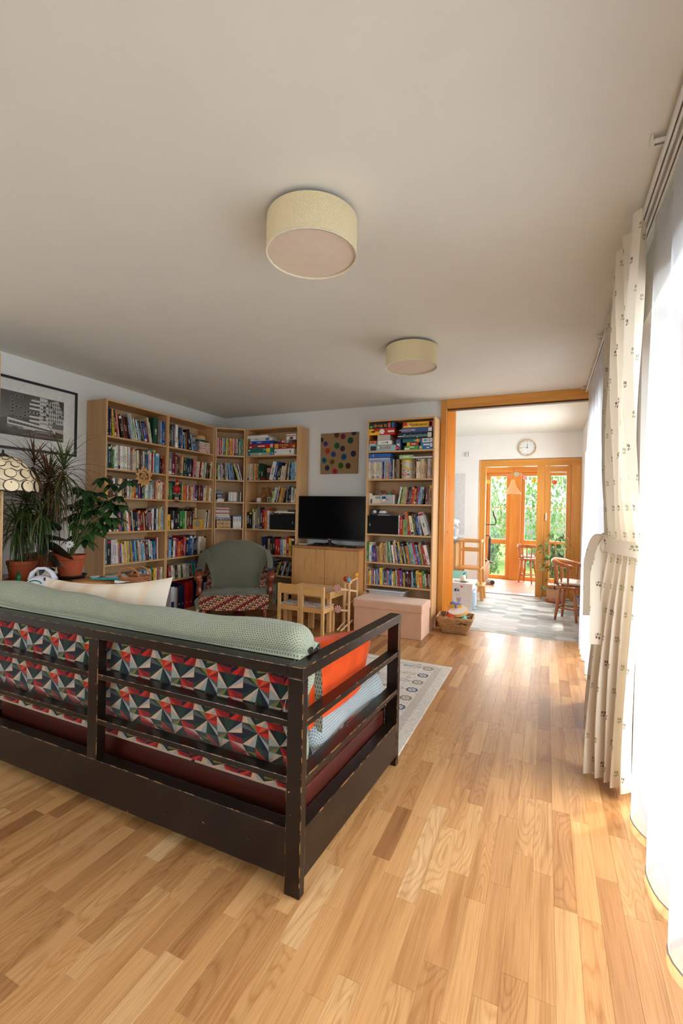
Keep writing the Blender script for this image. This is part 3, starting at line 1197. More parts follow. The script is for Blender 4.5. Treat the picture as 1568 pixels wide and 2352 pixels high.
blue, taupe, grey_, rose = C(58, 74, 104), C(128, 118, 88), C(124, 124, 112), C(176, 150, 124)
for k, yy in enumerate([3.70, 3.53, 3.37, 3.21, 3.05, 2.89, 2.73, 2.57, 2.42]):
    ring_motif(-0.865, yy, 0.046, 8, taupe if k % 2 == 0 else blue, 0.34).build('flower_motif', m_motif, rug)
    tw = MB().paint(grey_ if k % 2 == 0 else rose)
    for s_ in (-1, 1):
        tw.tube([(-0.925, yy, 0.0112), (-0.965, yy + s_ * 0.022, 0.0112), (-1.005, yy + s_ * 0.012, 0.0112), (-1.03, yy, 0.0112)], 0.004, 4, flat=0.3)
    tw.build('sprig_motif', m_motif, rug)
    ring_motif(-1.055 - 0.012 * (k % 2), yy, 0.02, 6, grey_, 0.5).build('flower_motif', m_motif, rug)
    if k % 2 == 0:
        ring_motif(-0.955, yy + 0.075, 0.02, 6, rose, 0.4).build('flower_motif', m_motif, rug)
for k, yy in enumerate([3.66, 3.42, 3.18]):
    ring_motif(-1.24, yy, 0.052, 8, grey_, 0.3).build('flower_motif', m_motif, rug)
    ring_motif(-1.42, yy - 0.1, 0.045, 8, blue if k % 2 else taupe, 0.3).build('flower_motif', m_motif, rug)
for k, yy in enumerate([3.70, 3.53, 3.37, 3.21, 3.05, 2.89, 2.73, 2.57, 2.42]):
    ring_motif(-2.405, yy, 0.046, 8, taupe if k % 2 else blue, 0.34).build('flower_motif', m_motif, rug)
    ring_motif(-2.22, yy, 0.02, 6, grey_, 0.5).build('flower_motif', m_motif, rug)
for k in range(7):
    ring_motif(-1.10 - k * 0.17, 2.45, 0.045, 8, blue if k % 2 else taupe, 0.34).build('flower_motif', m_motif, rug)
for k in range(5):
    ring_motif(-1.55 - k * 0.17, 3.70, 0.045, 8, blue if k % 2 else taupe, 0.34).build('flower_motif', m_motif, rug)


# ------------------------------------------------------------ curtains
def m_sheer_():
    t = NT('white_voile')
    geo = t.n('TexCoord')
    wv = t.n('TexNoise', Scale=900.0, Detail=1.0)
    t.l(geo.outputs['UV'], wv.inputs['Vector'])
    tr, tl_, df = t.n('BsdfTransparent'), t.n('BsdfTranslucent'), t.n('BsdfDiffuse')
    tl_.inputs[0].default_value = C(204, 207, 214)
    df.inputs[0].default_value = C(236, 237, 242)
    a, b = t.n('MixShader'), t.n('MixShader')
    a.inputs[0].default_value = 0.5
    t.l(tl_.outputs[0], a.inputs[1])
    t.l(df.outputs[0], a.inputs[2])
    t.l(t.math('ADD', 0.42, t.math('MULTIPLY', wv.outputs[0], 0.16)), b.inputs[0])
    t.l(tr.outputs[0], b.inputs[1])
    t.l(a.outputs[0], b.inputs[2])
    t.l(b.outputs[0], t.out.inputs[0])
    return t.m


def m_print_():
    """cream cotton with scattered little brown and green flowers; UV in metres"""
    t = NT('cream_sprigged_cotton')
    tc = t.n('TexCoord')
    sep = t.n('SeparateXYZ')
    t.l(tc.outputs['UV'], sep.inputs[0])
    P = 0.125
    v = t.math('DIVIDE', sep.outputs[1], P)
    row = t.math('FLOOR', v)
    odd = t.math('FLOORED_MODULO', row, 2.0)
    u = t.math('ADD', t.math('DIVIDE', sep.outputs[0], P), t.math('MULTIPLY', odd, 0.5))
    cu = t.math('FLOOR', u)
    par = t.math('FLOORED_MODULO', t.math('ADD', cu, row), 2.0)
    fu = t.math('MULTIPLY', t.math('SUBTRACT', t.math('FRACT', u), 0.5), P)
    fv = t.math('MULTIPLY', t.math('SUBTRACT', t.math('FRACT', v), 0.5), P)

    def blob(x, y, r, sx=1.0):
        a = t.math('MULTIPLY', t.math('SUBTRACT', fu, x), sx)
        b = t.math('SUBTRACT', fv, y)
        return t.math('LESS_THAN', t.math('ADD', t.math('MULTIPLY', a, a), t.math('MULTIPLY', b, b)), r * r)
    m = blob(-0.009, 0.006, 0.0068)
    for q in ((0.0075, 0.009, 0.0068), (-0.0015, -0.0075, 0.006)):
        m = t.math('MAXIMUM', m, blob(*q))
    lf_ = t.math('MAXIMUM', blob(0.012, -0.006, 0.005), blob(-0.015, -0.006, 0.0045))
    mot = t.mix(par, C(96, 62, 48), C(150, 146, 104))
    base = C(232, 222, 204)
    col = t.mix(t.math('MULTIPLY', m, 0.85), base, mot)
    col = t.mix(t.math('MULTIPLY', lf_, 0.6), col, C(120, 128, 84))
    t.l(col, t.b.inputs['Base Color'])
    t.set(rough=0.9, spec=0.1)
    tl_ = t.n('BsdfTranslucent')
    t.l(col, tl_.inputs[0])
    mx = t.n('MixShader')
    mx.inputs[0].default_value = 0.30
    t.l(t.b.outputs[0], mx.inputs[1])
    t.l(tl_.outputs[0], mx.inputs[2])
    t.l(mx.outputs[0], t.out.inputs[0])
    return t.m


m_sheer, m_print = m_sheer_(), m_print_()


def sheer(name, y0, y1, folds, label, x=0.335, amp=0.045, ztop=2.55, zbot=0.03, seed=0, flare=0.0):
    r = random.Random(seed)
    ph = r.uniform(0, 6)
    wob = [r.uniform(-0.35, 0.35) for _ in range(folds * 2 + 4)]

    def fn(u, v):
        z = mixv(ztop, zbot, v)
        k = u * folds
        i = int(k)
        w_ = mixv(wob[i], wob[i + 1], ease(k - i))
        grow = 0.35 + 0.65 * ease(v * 1.4)
        s_ = math.sin(2 * PI * (k + w_) + ph)
        s_ = math.copysign(abs(s_) ** 0.75, s_)
        xx = x + 0.02 * (1 - v) + amp * grow * s_ - flare * v
        yy = mixv(y0, y1, u) + 0.02 * math.cos(2 * PI * k + ph) * grow
        return (xx, yy, z + (0.012 * math.sin(40 * u) if v == 0 else 0))
    t = MB()
    t.grid(fn, folds * 14, 26, uv=lambda u, v: (u * (y1 - y0) * 2, v * 2.5))
    root = t.build(name, m_sheer, smooth=True, org=(x, (y0 + y1) / 2, 0), label=label, cat='curtain')
    hem = MB()
    hem.tube([(lambda p: (p[0], p[1], p[2]))(fn(i / (folds * 14), 1.0)) for i in range(folds * 14 + 1)], 0.0035, 4)
    hem.build('weighted_hem', plain('hem_tape', C(150, 140, 120), 0.8), root)
    return root


sheer('sheer_curtain', -0.9, 2.30, 11, 'long white sheer curtain at the near window, right edge of the room', seed=4, amp=0.034, x=0.384, ztop=2.554)
sheer('sheer_curtain', 3.62, 5.12, 6, 'white sheer curtain at the far window beside the kitchen opening', seed=9, amp=0.04, x=0.345, ztop=2.554)


def tied_curtain(name, top, waist, foot, folds, label, zt=2.535, zw=1.16, zb=0.03, seed=0, amp_t=0.032, amp_b=0.05, tail=1):
    """top / waist / foot are ((xa, ya), (xb, yb)) cross-section lines"""
    r = random.Random(seed)
    ph = r.uniform(0, 6)
    L = 1.75

    def line(z):
        if z > zw:
            t = (z - zw) / (zt - zw)
            t = 1 - (1 - min(1, t / 0.62)) ** 2.2
            A, B = waist, top
        else:
            t = (zw - z) / (zw - zb)
            t = 1 - (1 - t) ** 2.0
            A, B = waist, foot
        return tuple(mixv(A[i][j], B[i][j], t) for i in (0, 1) for j in (0, 1)), t

    def fn(u, v):
        z = mixv(zt, zb, v)
        (xa, ya, xb, yb), t = line(z)
        k = u * folds
        amp = mixv(0.012, amp_t if z > zw else amp_b, t)
        s_ = math.sin(2 * PI * k + ph + 0.6 * math.sin(3 * u * PI + seed))
        dx, dy = xb - xa, yb - ya
        ln = math.hypot(dx, dy) or 1
        nx, ny = -dy / ln, dx / ln
        sw = 0.012 * math.sin(z * 4 + u * 9)
        return (xa + dx * u + nx * (amp * s_ + sw * t), ya + dy * u + ny * (amp * s_ + sw * t), z)
    mb = MB()
    nu, nv = folds * 12, 60
    mb.grid(fn, nu, nv, uv=lambda u, v: (u * L, (1 - v) * (zt - zb)))
    root = mb.build(name, m_print, smooth=True, org=((waist[0][0] + waist[1][0]) / 2, (waist[0][1] + waist[1][1]) / 2, 0), label=label, cat='curtain')
    # tie band around the waist
    (xa, ya), (xb, yb) = waist
    cx, cy = (xa + xb) / 2, (ya + yb) / 2
    ax = math.hypot(xb - xa, yb - ya) / 2 + 0.016
    ang = math.atan2(yb - ya, xb - xa)
    band = MB()

    def ring(u, v):
        a = 2 * PI * u
        lx, ly = math.cos(a) * ax, math.sin(a) * 0.036
        return (cx + lx * math.cos(ang) - ly * math.sin(ang), cy + lx * math.sin(ang) + ly * math.cos(ang), zw - 0.035 + 0.07 * v + 0.012 * math.cos(a))
    band.grid(ring, 40, 6, uv=lambda u, v: (u * 0.42 + 0.03, v * 0.07 + 0.02))
    band.build('tie_band', m_print, root, smooth=True)
    if tail:
        tl_ = MB()

        def strip(u, v):
            x0, y0, drop, wd = tail
            t = v
            return (x0 + (u - 0.5) * wd * 0.9 - 0.10 * math.sin(min(1, t * 2.2) * PI / 2) * 1.0, y0 + 0.012 * math.sin(t * 5) + (u - 0.5) * 0.02, zw + 0.02 + 0.05 * math.sin(min(1, t * 3) * PI) - drop * t ** 1.35)
        tl_.grid(strip, 6, 24, uv=lambda u, v: (u * 0.075 + 0.01, v * 0.6))
        tl_.build('tie_tail', m_print, root, smooth=True)
        kn = MB().ball((cx + ax * math.cos(ang) * (-1 if xa < xb else 1), cy + ax * math.sin(ang) * (-1 if xa < xb else 1), zw), 0.03, 12, 8, (0.8, 0.9, 1.2))
        kn.build('tie_knot', m_print, root, smooth=True)
    return root


tied_curtain('tied_curtain', ((0.318, 2.12), (0.312, 2.80)), ((0.395, 2.44), (0.272, 2.53)), ((0.385, 2.46), (0.215, 2.60)), 5,
             'cream sprigged curtain tied at the waist beside the near window', seed=2, tail=(0.33, 2.52, 0.50, 0.06), amp_b=0.06)
tied_curtain('tied_curtain', ((0.338, 3.08), (0.352, 3.40)), ((0.322, 3.05), (0.36, 3.20)), ((0.262, 3.02), (0.325, 3.30)), 5,
             'cream sprigged curtain farther from camera, tied with a long hanging band', seed=5, zw=1.16, tail=(0.345, 3.02, 0.46, 0.085), amp_t=0.025, amp_b=0.03)

# rails on the ceiling with their brackets
m_rail = plain('white_rail', C(226, 224, 218), 0.35)
m_slot = plain('rail_slot', C(120, 118, 112), 0.6)
for y0, y1, br, lab in ((-1.2, 2.98, (0.2, 1.84, 2.9), 'white double curtain rail along the ceiling at the near window'), (3.05, 5.19, (3.7, 5.12), 'short white curtain rail at the far window')):
    t = thing('curtain_rail', lab, 'curtain rail', (0.36, (y0 + y1) / 2, 2.55))
    for xx in (0.352, 0.385):
        b_ = MB()
        b_.bx(xx - 0.011, xx - 0.003, y0, y1, 2.555, 2.572).bx(xx + 0.003, xx + 0.011, y0, y1, 2.555, 2.572).bx(xx - 0.011, xx + 0.011, y0, y1, 2.572, 2.578)
        b_.build('track', m_rail, t)
        MB().bx(xx - 0.003, xx + 0.003, y0, y1, 2.566, 2.572).build('slot', m_slot, t)
    for yb_ in br:
        q = MB().bx(0.305, XR - 0.001, yb_ - 0.016, yb_ + 0.016, 2.579, 2.588).bx(0.302, 0.308, yb_ - 0.016, yb_ + 0.016, 2.579, H - 0.001)
        q.bx(0.36, 0.38, yb_ - 0.01, yb_ + 0.01, 2.588, H - 0.001)
        q.build('bracket', m_rail, t, bevel=0.001)
        MB().bx(0.313, 0.345, yb_ - 0.004, yb_ + 0.004, 2.577, 2.5792).build('bracket_slot', m_slot, t)

# dark framed picture panel on the pier between the windows
pp = thing('wall_picture', 'dark brown framed picture panel on the pier between the two windows', 'picture', (XR - 0.02, 3.4, 2.0))
m_dkfr = wood('dark_brown_frame', C(52, 30, 20), C(74, 44, 28), 'z', 0.4)
for a, b, c_, d in ((3.12, 3.62, 2.49, 2.53), (3.12, 3.62, 2.01, 2.05)):
    MB().bx(XR - 0.034, XR - 0.002, a, b, c_, d).build('frame_rail', m_dkfr, pp)
for a in (3.12, 3.27, 3.42, 3.58):
    MB().bx(XR - 0.034, XR - 0.002, a, a + 0.04, 2.05, 2.49).build('frame_stile', m_dkfr, pp)
MB().bx(XR - 0.014, XR - 0.003, 3.14, 3.60, 2.03, 2.51).build('mount', plain('mount_card', C(226, 226, 222), 0.7), pp)
for a in (3.175, 3.325, 3.475):
    for z0 in (2.09, 2.31):
        MB().bx(XR - 0.0155, XR - 0.0142, a, a + 0.08, z0, z0 + 0.15).build('photo', plain('dark_photo', C(60, 56, 54), 0.3, 0.5, 8), pp)


# ------------------------------------------------------------ bookcases
BIRCH = (C(196, 150, 100), C(216, 174, 124))
m_birch = wood('birch_veneer', *BIRCH, 'z', 0.45, 0.5)
m_birch_x = wood('birch_veneer_across', *BIRCH, 'x', 0.45, 0.5)
m_birch_back = wood('birch_back_panel', C(190, 156, 114), C(206, 172, 130), 'z', 0.6, 0.3)
ZS = [2.010, 1.685, 1.395, 1.046, 0.718, 0.457, 0.078]     # top face of each shelf, highest first
TOP = 2.37
DEP = 0.28


def bookcase(loc, rz, wid, label, zs=ZS):
    """a tall case with an add-on unit on top; local x along the front, y into the case (front at y = 0)"""
    t = thing('bookcase', label, 'bookcase', loc, rz)
    B = dict(local=True)
    for sx in (0, wid - 0.018):
        MB().bx(sx, sx + 0.018, 0, DEP, 0, 2.0185).build('side_panel', m_birch, t, bevel=0.0012, segs=1, **B)
        MB().bx(sx, sx + 0.018, 0, DEP, 2.0195, TOP).build('side_panel', m_birch, t, bevel=0.0012, segs=1, **B)
    a, b = 0.018, wid - 0.018
    MB().bx(a, b, 0.0, DEP - 0.006, TOP - 0.018, TOP).build('top_panel', m_birch_x, t, **B)
    for z in zs:
        MB().bx(a, b, 0.002, DEP - 0.006, z - 0.018, z).build('shelf', m_birch_x, t, **B)
    MB().bx(a, b, DEP - 0.006, DEP - 0.001, 0.06, TOP - 0.018).build('back_panel', m_birch_back, t, **B)
    MB().bx(a, b, 0.004, 0.02, 0.001, ZS[-1] - 0.018).build('plinth', m_birch_x, t, **B)
    return t


CASES = {
    'L1': ((-3.97, 3.085, 0), R(90), 0.80, 'birch bookcase behind the potted plants'),
    'L2': ((-3.97, 3.887, 0), R(90), 0.80, 'birch bookcase left of the narrow corner unit'),
    'M': ((-3.966, 4.692, 0), R(39.8), 0.386, 'narrow birch bookcase set slantwise in the corner'),
    'B': ((-3.665, 4.943, 0), 0.0, 0.80, 'birch bookcase between the corner and the television'),
    'R': ((-1.933, 4.943, 0), 0.0, 0.80, 'birch bookcase beside the kitchen opening'),
}
NICK = {'L1': 'plant-side bookcase', 'L2': 'bookcase left of corner', 'M': 'narrow corner bookcase', 'B': 'bookcase left of television', 'R': 'bookcase beside kitchen'}
FR = {}
for k, (loc, rz, wid, lab) in CASES.items():
    bookcase(loc, rz, wid, lab)
    FR[k] = Matrix.Translation(loc) @ Matrix.Rotation(rz, 4, 'Z')


def at_case(k, x, y, z):
    return FR[k] @ Vector((x, y, z))


# ------------------------------------------------------------ books
INK = {'w': (222, 220, 212), 'c': (222, 202, 166), 'y': (226, 184, 50), 'o': (214, 104, 42), 'r': (176, 32, 34), 'm': (100, 32, 38), 'p': (190, 110, 122), 'v': (92, 66, 126),
       'b': (38, 84, 150), 'n': (32, 40, 66), 's': (120, 170, 200), 't': (30, 130, 136), 'g': (70, 136, 72), 'd': (30, 68, 50), 'l': (150, 182, 74), 'k': (30, 29, 31), 'e': (120, 120, 122),
       'h': (184, 184, 180), 'u': (98, 66, 46), 'a': (176, 140, 98), 'i': (216, 152, 122)}
WORD = {'w': 'white', 'c': 'cream', 'y': 'yellow', 'o': 'orange', 'r': 'red', 'm': 'maroon', 'p': 'pink', 'v': 'violet', 'b': 'blue', 'n': 'navy', 's': 'light blue', 't': 'teal', 'g': 'green', 'd': 'dark green', 'l': 'lime',
        'k': 'black', 'e': 'grey', 'h': 'pale grey', 'u': 'brown', 'a': 'tan', 'i': 'salmon'}
m_cover = vcol('printed_cover', 0.5, 0.35, 0.10, nscale=40)
m_page = plain('paper_edges', C(226, 214, 190), 0.9, 0.08, 200)
SHELVES = []      # (case, shelf number, from x, to x, text)
# each book: colour letter, thickness digit, height digit; '<n' leans left n degrees, '>n' right, from there on
SHELVES += [
    ('L1', 0, .02, .775, 'n49<0 n28 y38<5 n28 r27<8 i27 k46<12 a17 o17 m36 k26 m26 s26 h28<14 w28 g24 w26 k26 w26 s16 d35<14 a16 o25 b45 m36 c38<11 w26 b14 d99<0 p28 e28 s28 t17 b28 b38'),
    ('L1', 1, .02, .775, 't38<1 k27 d18 g27 w27 w28 h28 w28 w28 h18 w28 c18 w28 e28 r18 c27 w18 k17 c27 e27 u28 m18 w27 n17 s17 b17 e18<0 h28 w27 r17 w17 n17 s17 s37 s27 k16 r16 k16 r16 k16 r16'),
    ('L1', 2, .02, .775, 'y27<0 m28 u28 k17 w27 e17 k17 i16 w17 c27 a17 u27 k27 w27 e17 w27 y26 r26 b27 v17 r27 n27 g26 w26 w26 s26 w16 e37 k17 i27 y17 w38 c27 c17 r17'),
    ('L1', 3, .02, .775, 'w28<0 b26 w26 h26<7 c16 w25 p26 v26 n16 g15 a26 u15 w26 o16 n25 w16 k25 n25 k15 e25 r26 m26 a15 r16 m26 k17 e17 p25<3 u16 w27<0 n27 w27 e27 y17 h28 s28'),
    ('L1', 4, .02, .70, 'b29<0 t29 k58 w28<2 w28 h38 w28 i27 v26<5 w26 y27 c27 c27 y27 s27 y27<7 b27 b27 s27 n26 u26 w27 c26 s27<8 s37 o16 u26 n26 k16 w27<6 n16 w26 b26 t26<2 b27 o18 w18'),
    ('L1', 5, .02, .775, 'c35<0 o25 b25 y25 w25 w25 c25 r25 w25 k35 n25 w15 e25 k25 u25 b25<5 w25 b25 s25 w26<0 w26 g27 d17 y26 c26 p26 c26 w26'),
    ('L2', 0, .02, .44, 't18<0 d28 k27 e27 e28 w38 h17 k26 n17 b27 k17 c17 b15<6 s15 k15 o15 k57<13 s36'),
    ('L2', 1, .02, .78, 'k18<0 e49 m59 p17 u28 k17 m17 a27>3 i18 c17 d37>5 d27 n37 n27 n27 m17 p26>7 i26 s16 w26 c26 u16 r16 w26 c26 t16 w16 e16 u26>6 u26 k26 c27'),
    ('L2', 2, .02, .78, 'g27<0 l17 g27 n38 y17 k27 k37 w17 g18 c17 o37 r17 p17 w26 k16 o26 w27 i27 v27 k27 u27 m37 k16 w27>4 c17 w17 a17 y17 r17 c16 w27'),
    ('L2', 3, .02, .46, 'y44<0 k46 e26 k46 k38 g36 d17 g36 c26 u36 m26 u36 k17 w16'),
    ('L2', 3, .66, .78, 'c27>7 d17 w27 i27 e17'),
    ('L2', 4, .02, .70, 'r17<0 r28 s38 k27 w27>2 p17 m17 e17 r17 o35 r26 k17 r28 w17 p17 n37 b17 b38 h17 s27 k28 n27 e17 m17 w27 c37 c37 c26 k17'),
    ('L2', 5, .02, .70, 'm17<0 k17 r17<5 e17 r26 w26 c26 k26 u16 c26 h16 g26 k16 c26 w26 k16 w16 h16 e16 u26<8 a16 s16 t27 w16 b27 a27 p16 k36 w26 k17<13 r16'),
    ('M', 0, .02, .364, 'p16<0 w16 r16 p16 i16 r16 w16 e16 s16 d16 y16 l16 g16 o16 r16 y16 o16 i16 c16 p26 p16 w16 e16 k16 w16 g16 s16 d16 y16'),
    ('M', 1, .02, .36, 'n17<0 g16 l16 w17 r16 s17 e16 w17 m27 k16 w17<3 e16 w17 k16 s27<6 b26 s16 e16 k16 l27<17 w16 v16 k16 w17'),
    ('B', 1, .02, .27, 'c27<0 w27 c27 a17 c27 i17 o17 l17 g17 d27 d36'),
    ('B', 1, .36, .775, 'w58>14 b38>12 k36>10 k26 c25 h25 c26>8 a17 k27>5 w17 k17 b27>2 s37 w38>0'),
    ('B', 2, .40, .775, 'l26>12 w27 w17 k17 h28>11 n17 r17 y27 u17 a27 o17 k16 e28>6 k16 n37 w27>3 e27 c26'),
    ('B', 3, .02, .37, 'k46<0 k36 l28 w26 a28 e49 k39 r38 o39 w27'),
    ('B', 4, .30, .765, 'n57<9 a26<0 k37 u17 k27 r36 r36 s36 c46 r38 y37 k37'),
    ('B', 5, .38, .775, 'd38>18 v26 k26 m26 l27 k47 h27 k37 e37 k37'),
    ('B', 6, .24, .64, 'c56<0 a56 w56 a56 c56 w56 g36 d37 k37 m37 d37'),
    ('R', 1, .02, .385, 'w18<0 w18 c18 w18 w18 w18 c18 w18 w18 w18 c18 w18 w18 b17 n17 w17 s17 h17 i18 p18 t18 v18 b18 c17 u17 k17 a27'),
    ('R', 1, .56, .775, 'a17<0 u17 k17 c27 c27 c17 c27 c17 a27 u17 c17 w27 a17 a17'),
    ('R', 2, .385, .778, 'w27>9 u17 g17 l27 h27 i37 k17 m27 d17 s18 r27 o26 y16 m26 r27 v17 s37 e27 k27 u37>2 p16 a48>0'),
    ('R', 3, .40, .50, 'w16<0 r35 l44'),
    ('R', 3, .50, .778, 's17<10 o38 u18 c36 g27 m17 k17 b27 h26 w58<17 h27'),
    ('R', 4, .02, .778, 'g37<0 w47 b35 v45 v15 a45<2 w16 i16 y37<3 v16 a47<5 w18 g38<8 w28 d28 w26 i28<10 c29 k17 b26<12 y38 n38 c27 d17 g26 o26 a18<13 s28 l17 w27 s28 r38 b27 w17 k26 e27 y18 s19<15 r37 w47'),
    ('R', 5, .02, .778, 'n18<1 w28 m17 y37 w16 u17 s27 r26 w26 b17 s17 w27 b38<3 y48 c17 g27 v27 m17 t26 p27 s26 b47 w26 y36 g16 w27<4 m17 r28 o17 v47 b17 r26 y16 e26 k37 m27 o16 k26 r27 s27 k38 t17 b17 y48<6 o57 g48 w26 u26 k16 r16 w16'),
]
rb = random.Random(11)
BOOKS = []


def parse(txt):
    lean, out = 0.0, []
    for tok in txt.split():
        for sgn, ch in ((-1, '<'), (1, '>')):
            if ch in tok:
                tok, ang = tok.split(ch)
                lean = sgn * float(ang)
        out.append((tok[0], int(tok[1]), int(tok[2]), lean))
    return out


def layout(case, sh, x0, x1, txt):
    bk_ = parse(txt)
    top = ZS[sh - 1] - 0.018 if sh else TOP - 0.018
    gap = top - ZS[sh]

    def run(k):
        x, prev, pos = x0, None, []
        for c, t, h, ln in bk_:
            th = t * 0.006 * k
            hh = gap * (0.28 + 0.064 * h)
            s = math.tan(R(ln))
            if prev is not None:
                x += max(0.0, min(prev[0], hh) * (prev[1] - s))
            elif s < 0:
                x += 0
            pos.append((x, th, hh, ln, c))
            x += th / math.cos(R(ln)) + 0.0004
            prev = (hh, s)
        if prev[1] > 0:
            x += prev[0] * prev[1]
        return x, pos
    lo, hi = 0.15, 3.0
    for _ in range(40):
        k = (lo + hi) / 2
        if run(k)[0] > x1:
            hi = k
        else:
            lo = k
    return run(lo)[1]


count = {}
for case, sh, x0, x1, txt in SHELVES:
    for (x, th, hh, ln, c) in layout(case, sh, x0, x1, txt):
        key = (case, sh)
        count[key] = count.get(key, 0) + 1
        BOOKS.append((case, sh, count[key], x, th, hh, ln, c))


def book_mesh(mb, case, sh, x, th, hh, ln, c, r):
    """cover with spine and two boards, page block set back, a title block and bands on the spine"""
    dep = min(0.245, hh * r.uniform(0.68, 0.80))
    fy = r.uniform(0.012, 0.030)
    jit = r.uniform(0.88, 1.10)
    rgb = tuple(min(255, v * jit + r.uniform(-6, 6)) for v in INK[c])
    col = C(*[max(4, v) for v in rgb])
    a = R(ln)
    # lowest corner stays on the shelf
    piv = Vector((x + (th / math.cos(a) if ln > 0 else 0.0), 0, ZS[sh] + 0.0004))
    Rm = Matrix.Rotation(a, 3, 'Y')
    off = Vector((-th if ln > 0 else 0.0, 0, 0))
    dz = abs(0.0)

    def T(p):
        q = Rm @ (Vector(p) + off)
        return FR[case] @ (Vector((piv.x + q.x, q.y + fy, piv.z + q.z)))

    def bx_(x0, x1, y0, y1, z0, z1):
        vs = [T((xx, yy, zz)) for zz in (z0, z1) for yy in (y0, y1) for xx in (x0, x1)]
        mb.add(vs, [(0, 2, 3, 1), (4, 5, 7, 6), (0, 1, 5, 4), (2, 6, 7, 3), (0, 4, 6, 2), (1, 3, 7, 5)])
    ct = min(0.0016, th * 0.15)
    mb.m(0).paint(col)
    bx_(0, ct, ct, dep, 0, hh)
    bx_(th - ct, th, ct, dep, 0, hh)
    bx_(0, th, 0, ct, 0, hh)
    mb.m(1).paint(C(226, 214, 190))
    bx_(ct, th - ct, ct, dep - 0.003, 0.002, hh - 0.003)
    mb.m(0)
    lum = sum(rgb) / 3
    dark, light = C(50, 44, 42), C(224, 216, 200)
    alt = light if lum < 120 else dark

    def patch(x0, x1, z0, z1, colr):
        mb.paint(colr)
        mb.add([T((x0, -0.0003, z0)), T((x1, -0.0003, z0)), T((x1, -0.0003, z1)), T((x0, -0.0003, z1))], [(0, 1, 2, 3)])
    style = r.random()
    if th > 0.006:
        lo = hh * r.uniform(0.2, 0.4)
        n = r.randint(3, 7)
        for k in range(n):        # lettering running down the spine
            zz = lo + k * hh * 0.07
            patch(th * 0.34, th * 0.66, zz, zz + hh * r.uniform(0.03, 0.055), alt)
        if style < 0.25:
            patch(th * 0.04, th * 0.96, hh * 0.86, hh * 0.97, C(*INK[r.choice('wrbykcg')]))
        elif style < 0.42:
            patch(th * 0.04, th * 0.96, hh * 0.03, hh * 0.16, C(*INK[r.choice('wbnkrch')]))
        if style > 0.7:
            patch(th * 0.28, th * 0.72, hh * 0.05, hh * 0.10, alt)


def book_size(b):
    case, sh, i, x, th, hh, ln, c = b
    p = at_case(case, x, 0.02, ZS[sh] + hh / 2)
    q = view(p)
    if q is None:
        return 0
    nrm = FR[case].to_3x3() @ Vector((0, -1, 0))
    d = (Vector((0, 0, EYE)) - p).normalized()
    a = th * hh / q[2] ** 2 * max(0.05, nrm.dot(d))
    if q[1] > 1300 and q[0] < 345:          # behind the table and the pillow
        a *= 0.3
    if case == 'L2' and sh >= 4 and q[0] > 478 or case == 'B' and sh >= 4 and q[0] < 610:
        a *= 0.3                             # behind the armchair
    if case == 'L1' and sh == 3 and q[0] < 275:
        a *= 0.3
    return a


SH_WORD = ['top', 'second', 'third', 'fourth', 'fifth', 'sixth', 'bottom']
order = sorted(range(len(BOOKS)), key=lambda i: -book_size(BOOKS[i]))
single = set(order[:300])
bulk = MB()
for i, b in enumerate(BOOKS):
    case, sh, n, x, th, hh, ln, c = b
    r = random.Random(1000 + i)
    if i in single:
        mb = MB()
        book_mesh(mb, case, sh, x, th, hh, ln, c, r)
        lean = 'leaning ' if abs(ln) > 6 else ''
        wd = 'thin ' if th < 0.012 else ('thick ' if th > 0.034 else '')
        lab = '%s%s%s book, %s from left on %s shelf of %s' % (lean, wd, WORD[c], ordinal(n), SH_WORD[sh], NICK[case])
        mb.build('book', [m_cover, m_page], org=tuple(at_case(case, x + th / 2, 0.1, ZS[sh])), label=lab, cat='book', group='books on the bookcases')
    else:
        book_mesh(bulk, case, sh, x, th, hh, ln, c, r)
bulk.build('books', [m_cover, m_page], label='further books packed between the others on the bookcases', cat='books', kind='stuff')


# ------------------------------------------------------------ things on the shelves
def on(case, sh, x0, x1, y0, y1, h0, h1, mb=None):
    """a box on a shelf: x along, y in from the front, heights above the shelf; returns the mesh builder"""
    mb = mb or MB()
    vs = [at_case(case, xx, yy, ZS[sh] + zz) for zz in (h0, h1) for yy in (y0, y1) for xx in (x0, x1)]
    return mb.add(vs, [(0, 2, 3, 1), (4, 5, 7, 6), (0, 1, 5, 4), (2, 6, 7, 3), (0, 4, 6, 2), (1, 3, 7, 5)])


def face(case, sh, x, h, y=0.0):
    """text frame on the front of something on a shelf"""
    rz = CASES[case][1]
    p = at_case(case, x, y, ZS[sh] + h)
    return frame((math.cos(rz), math.sin(rz), 0), (0, 0, 1), p)


def pm(hexc, rough=0.45):
    return plain('card_' + hexc, C(hexc), rough, 0.05, 40)


M_WHITE, M_BLACK = pm('#f0eee8'), pm('#1a1a1c')


LEGIBLE = {'Kniffel', 'drop it', 'Kinderpost', 'MONOPOLY', 'Rechengalaxie', 'CATAN', 'S', 'EA'}


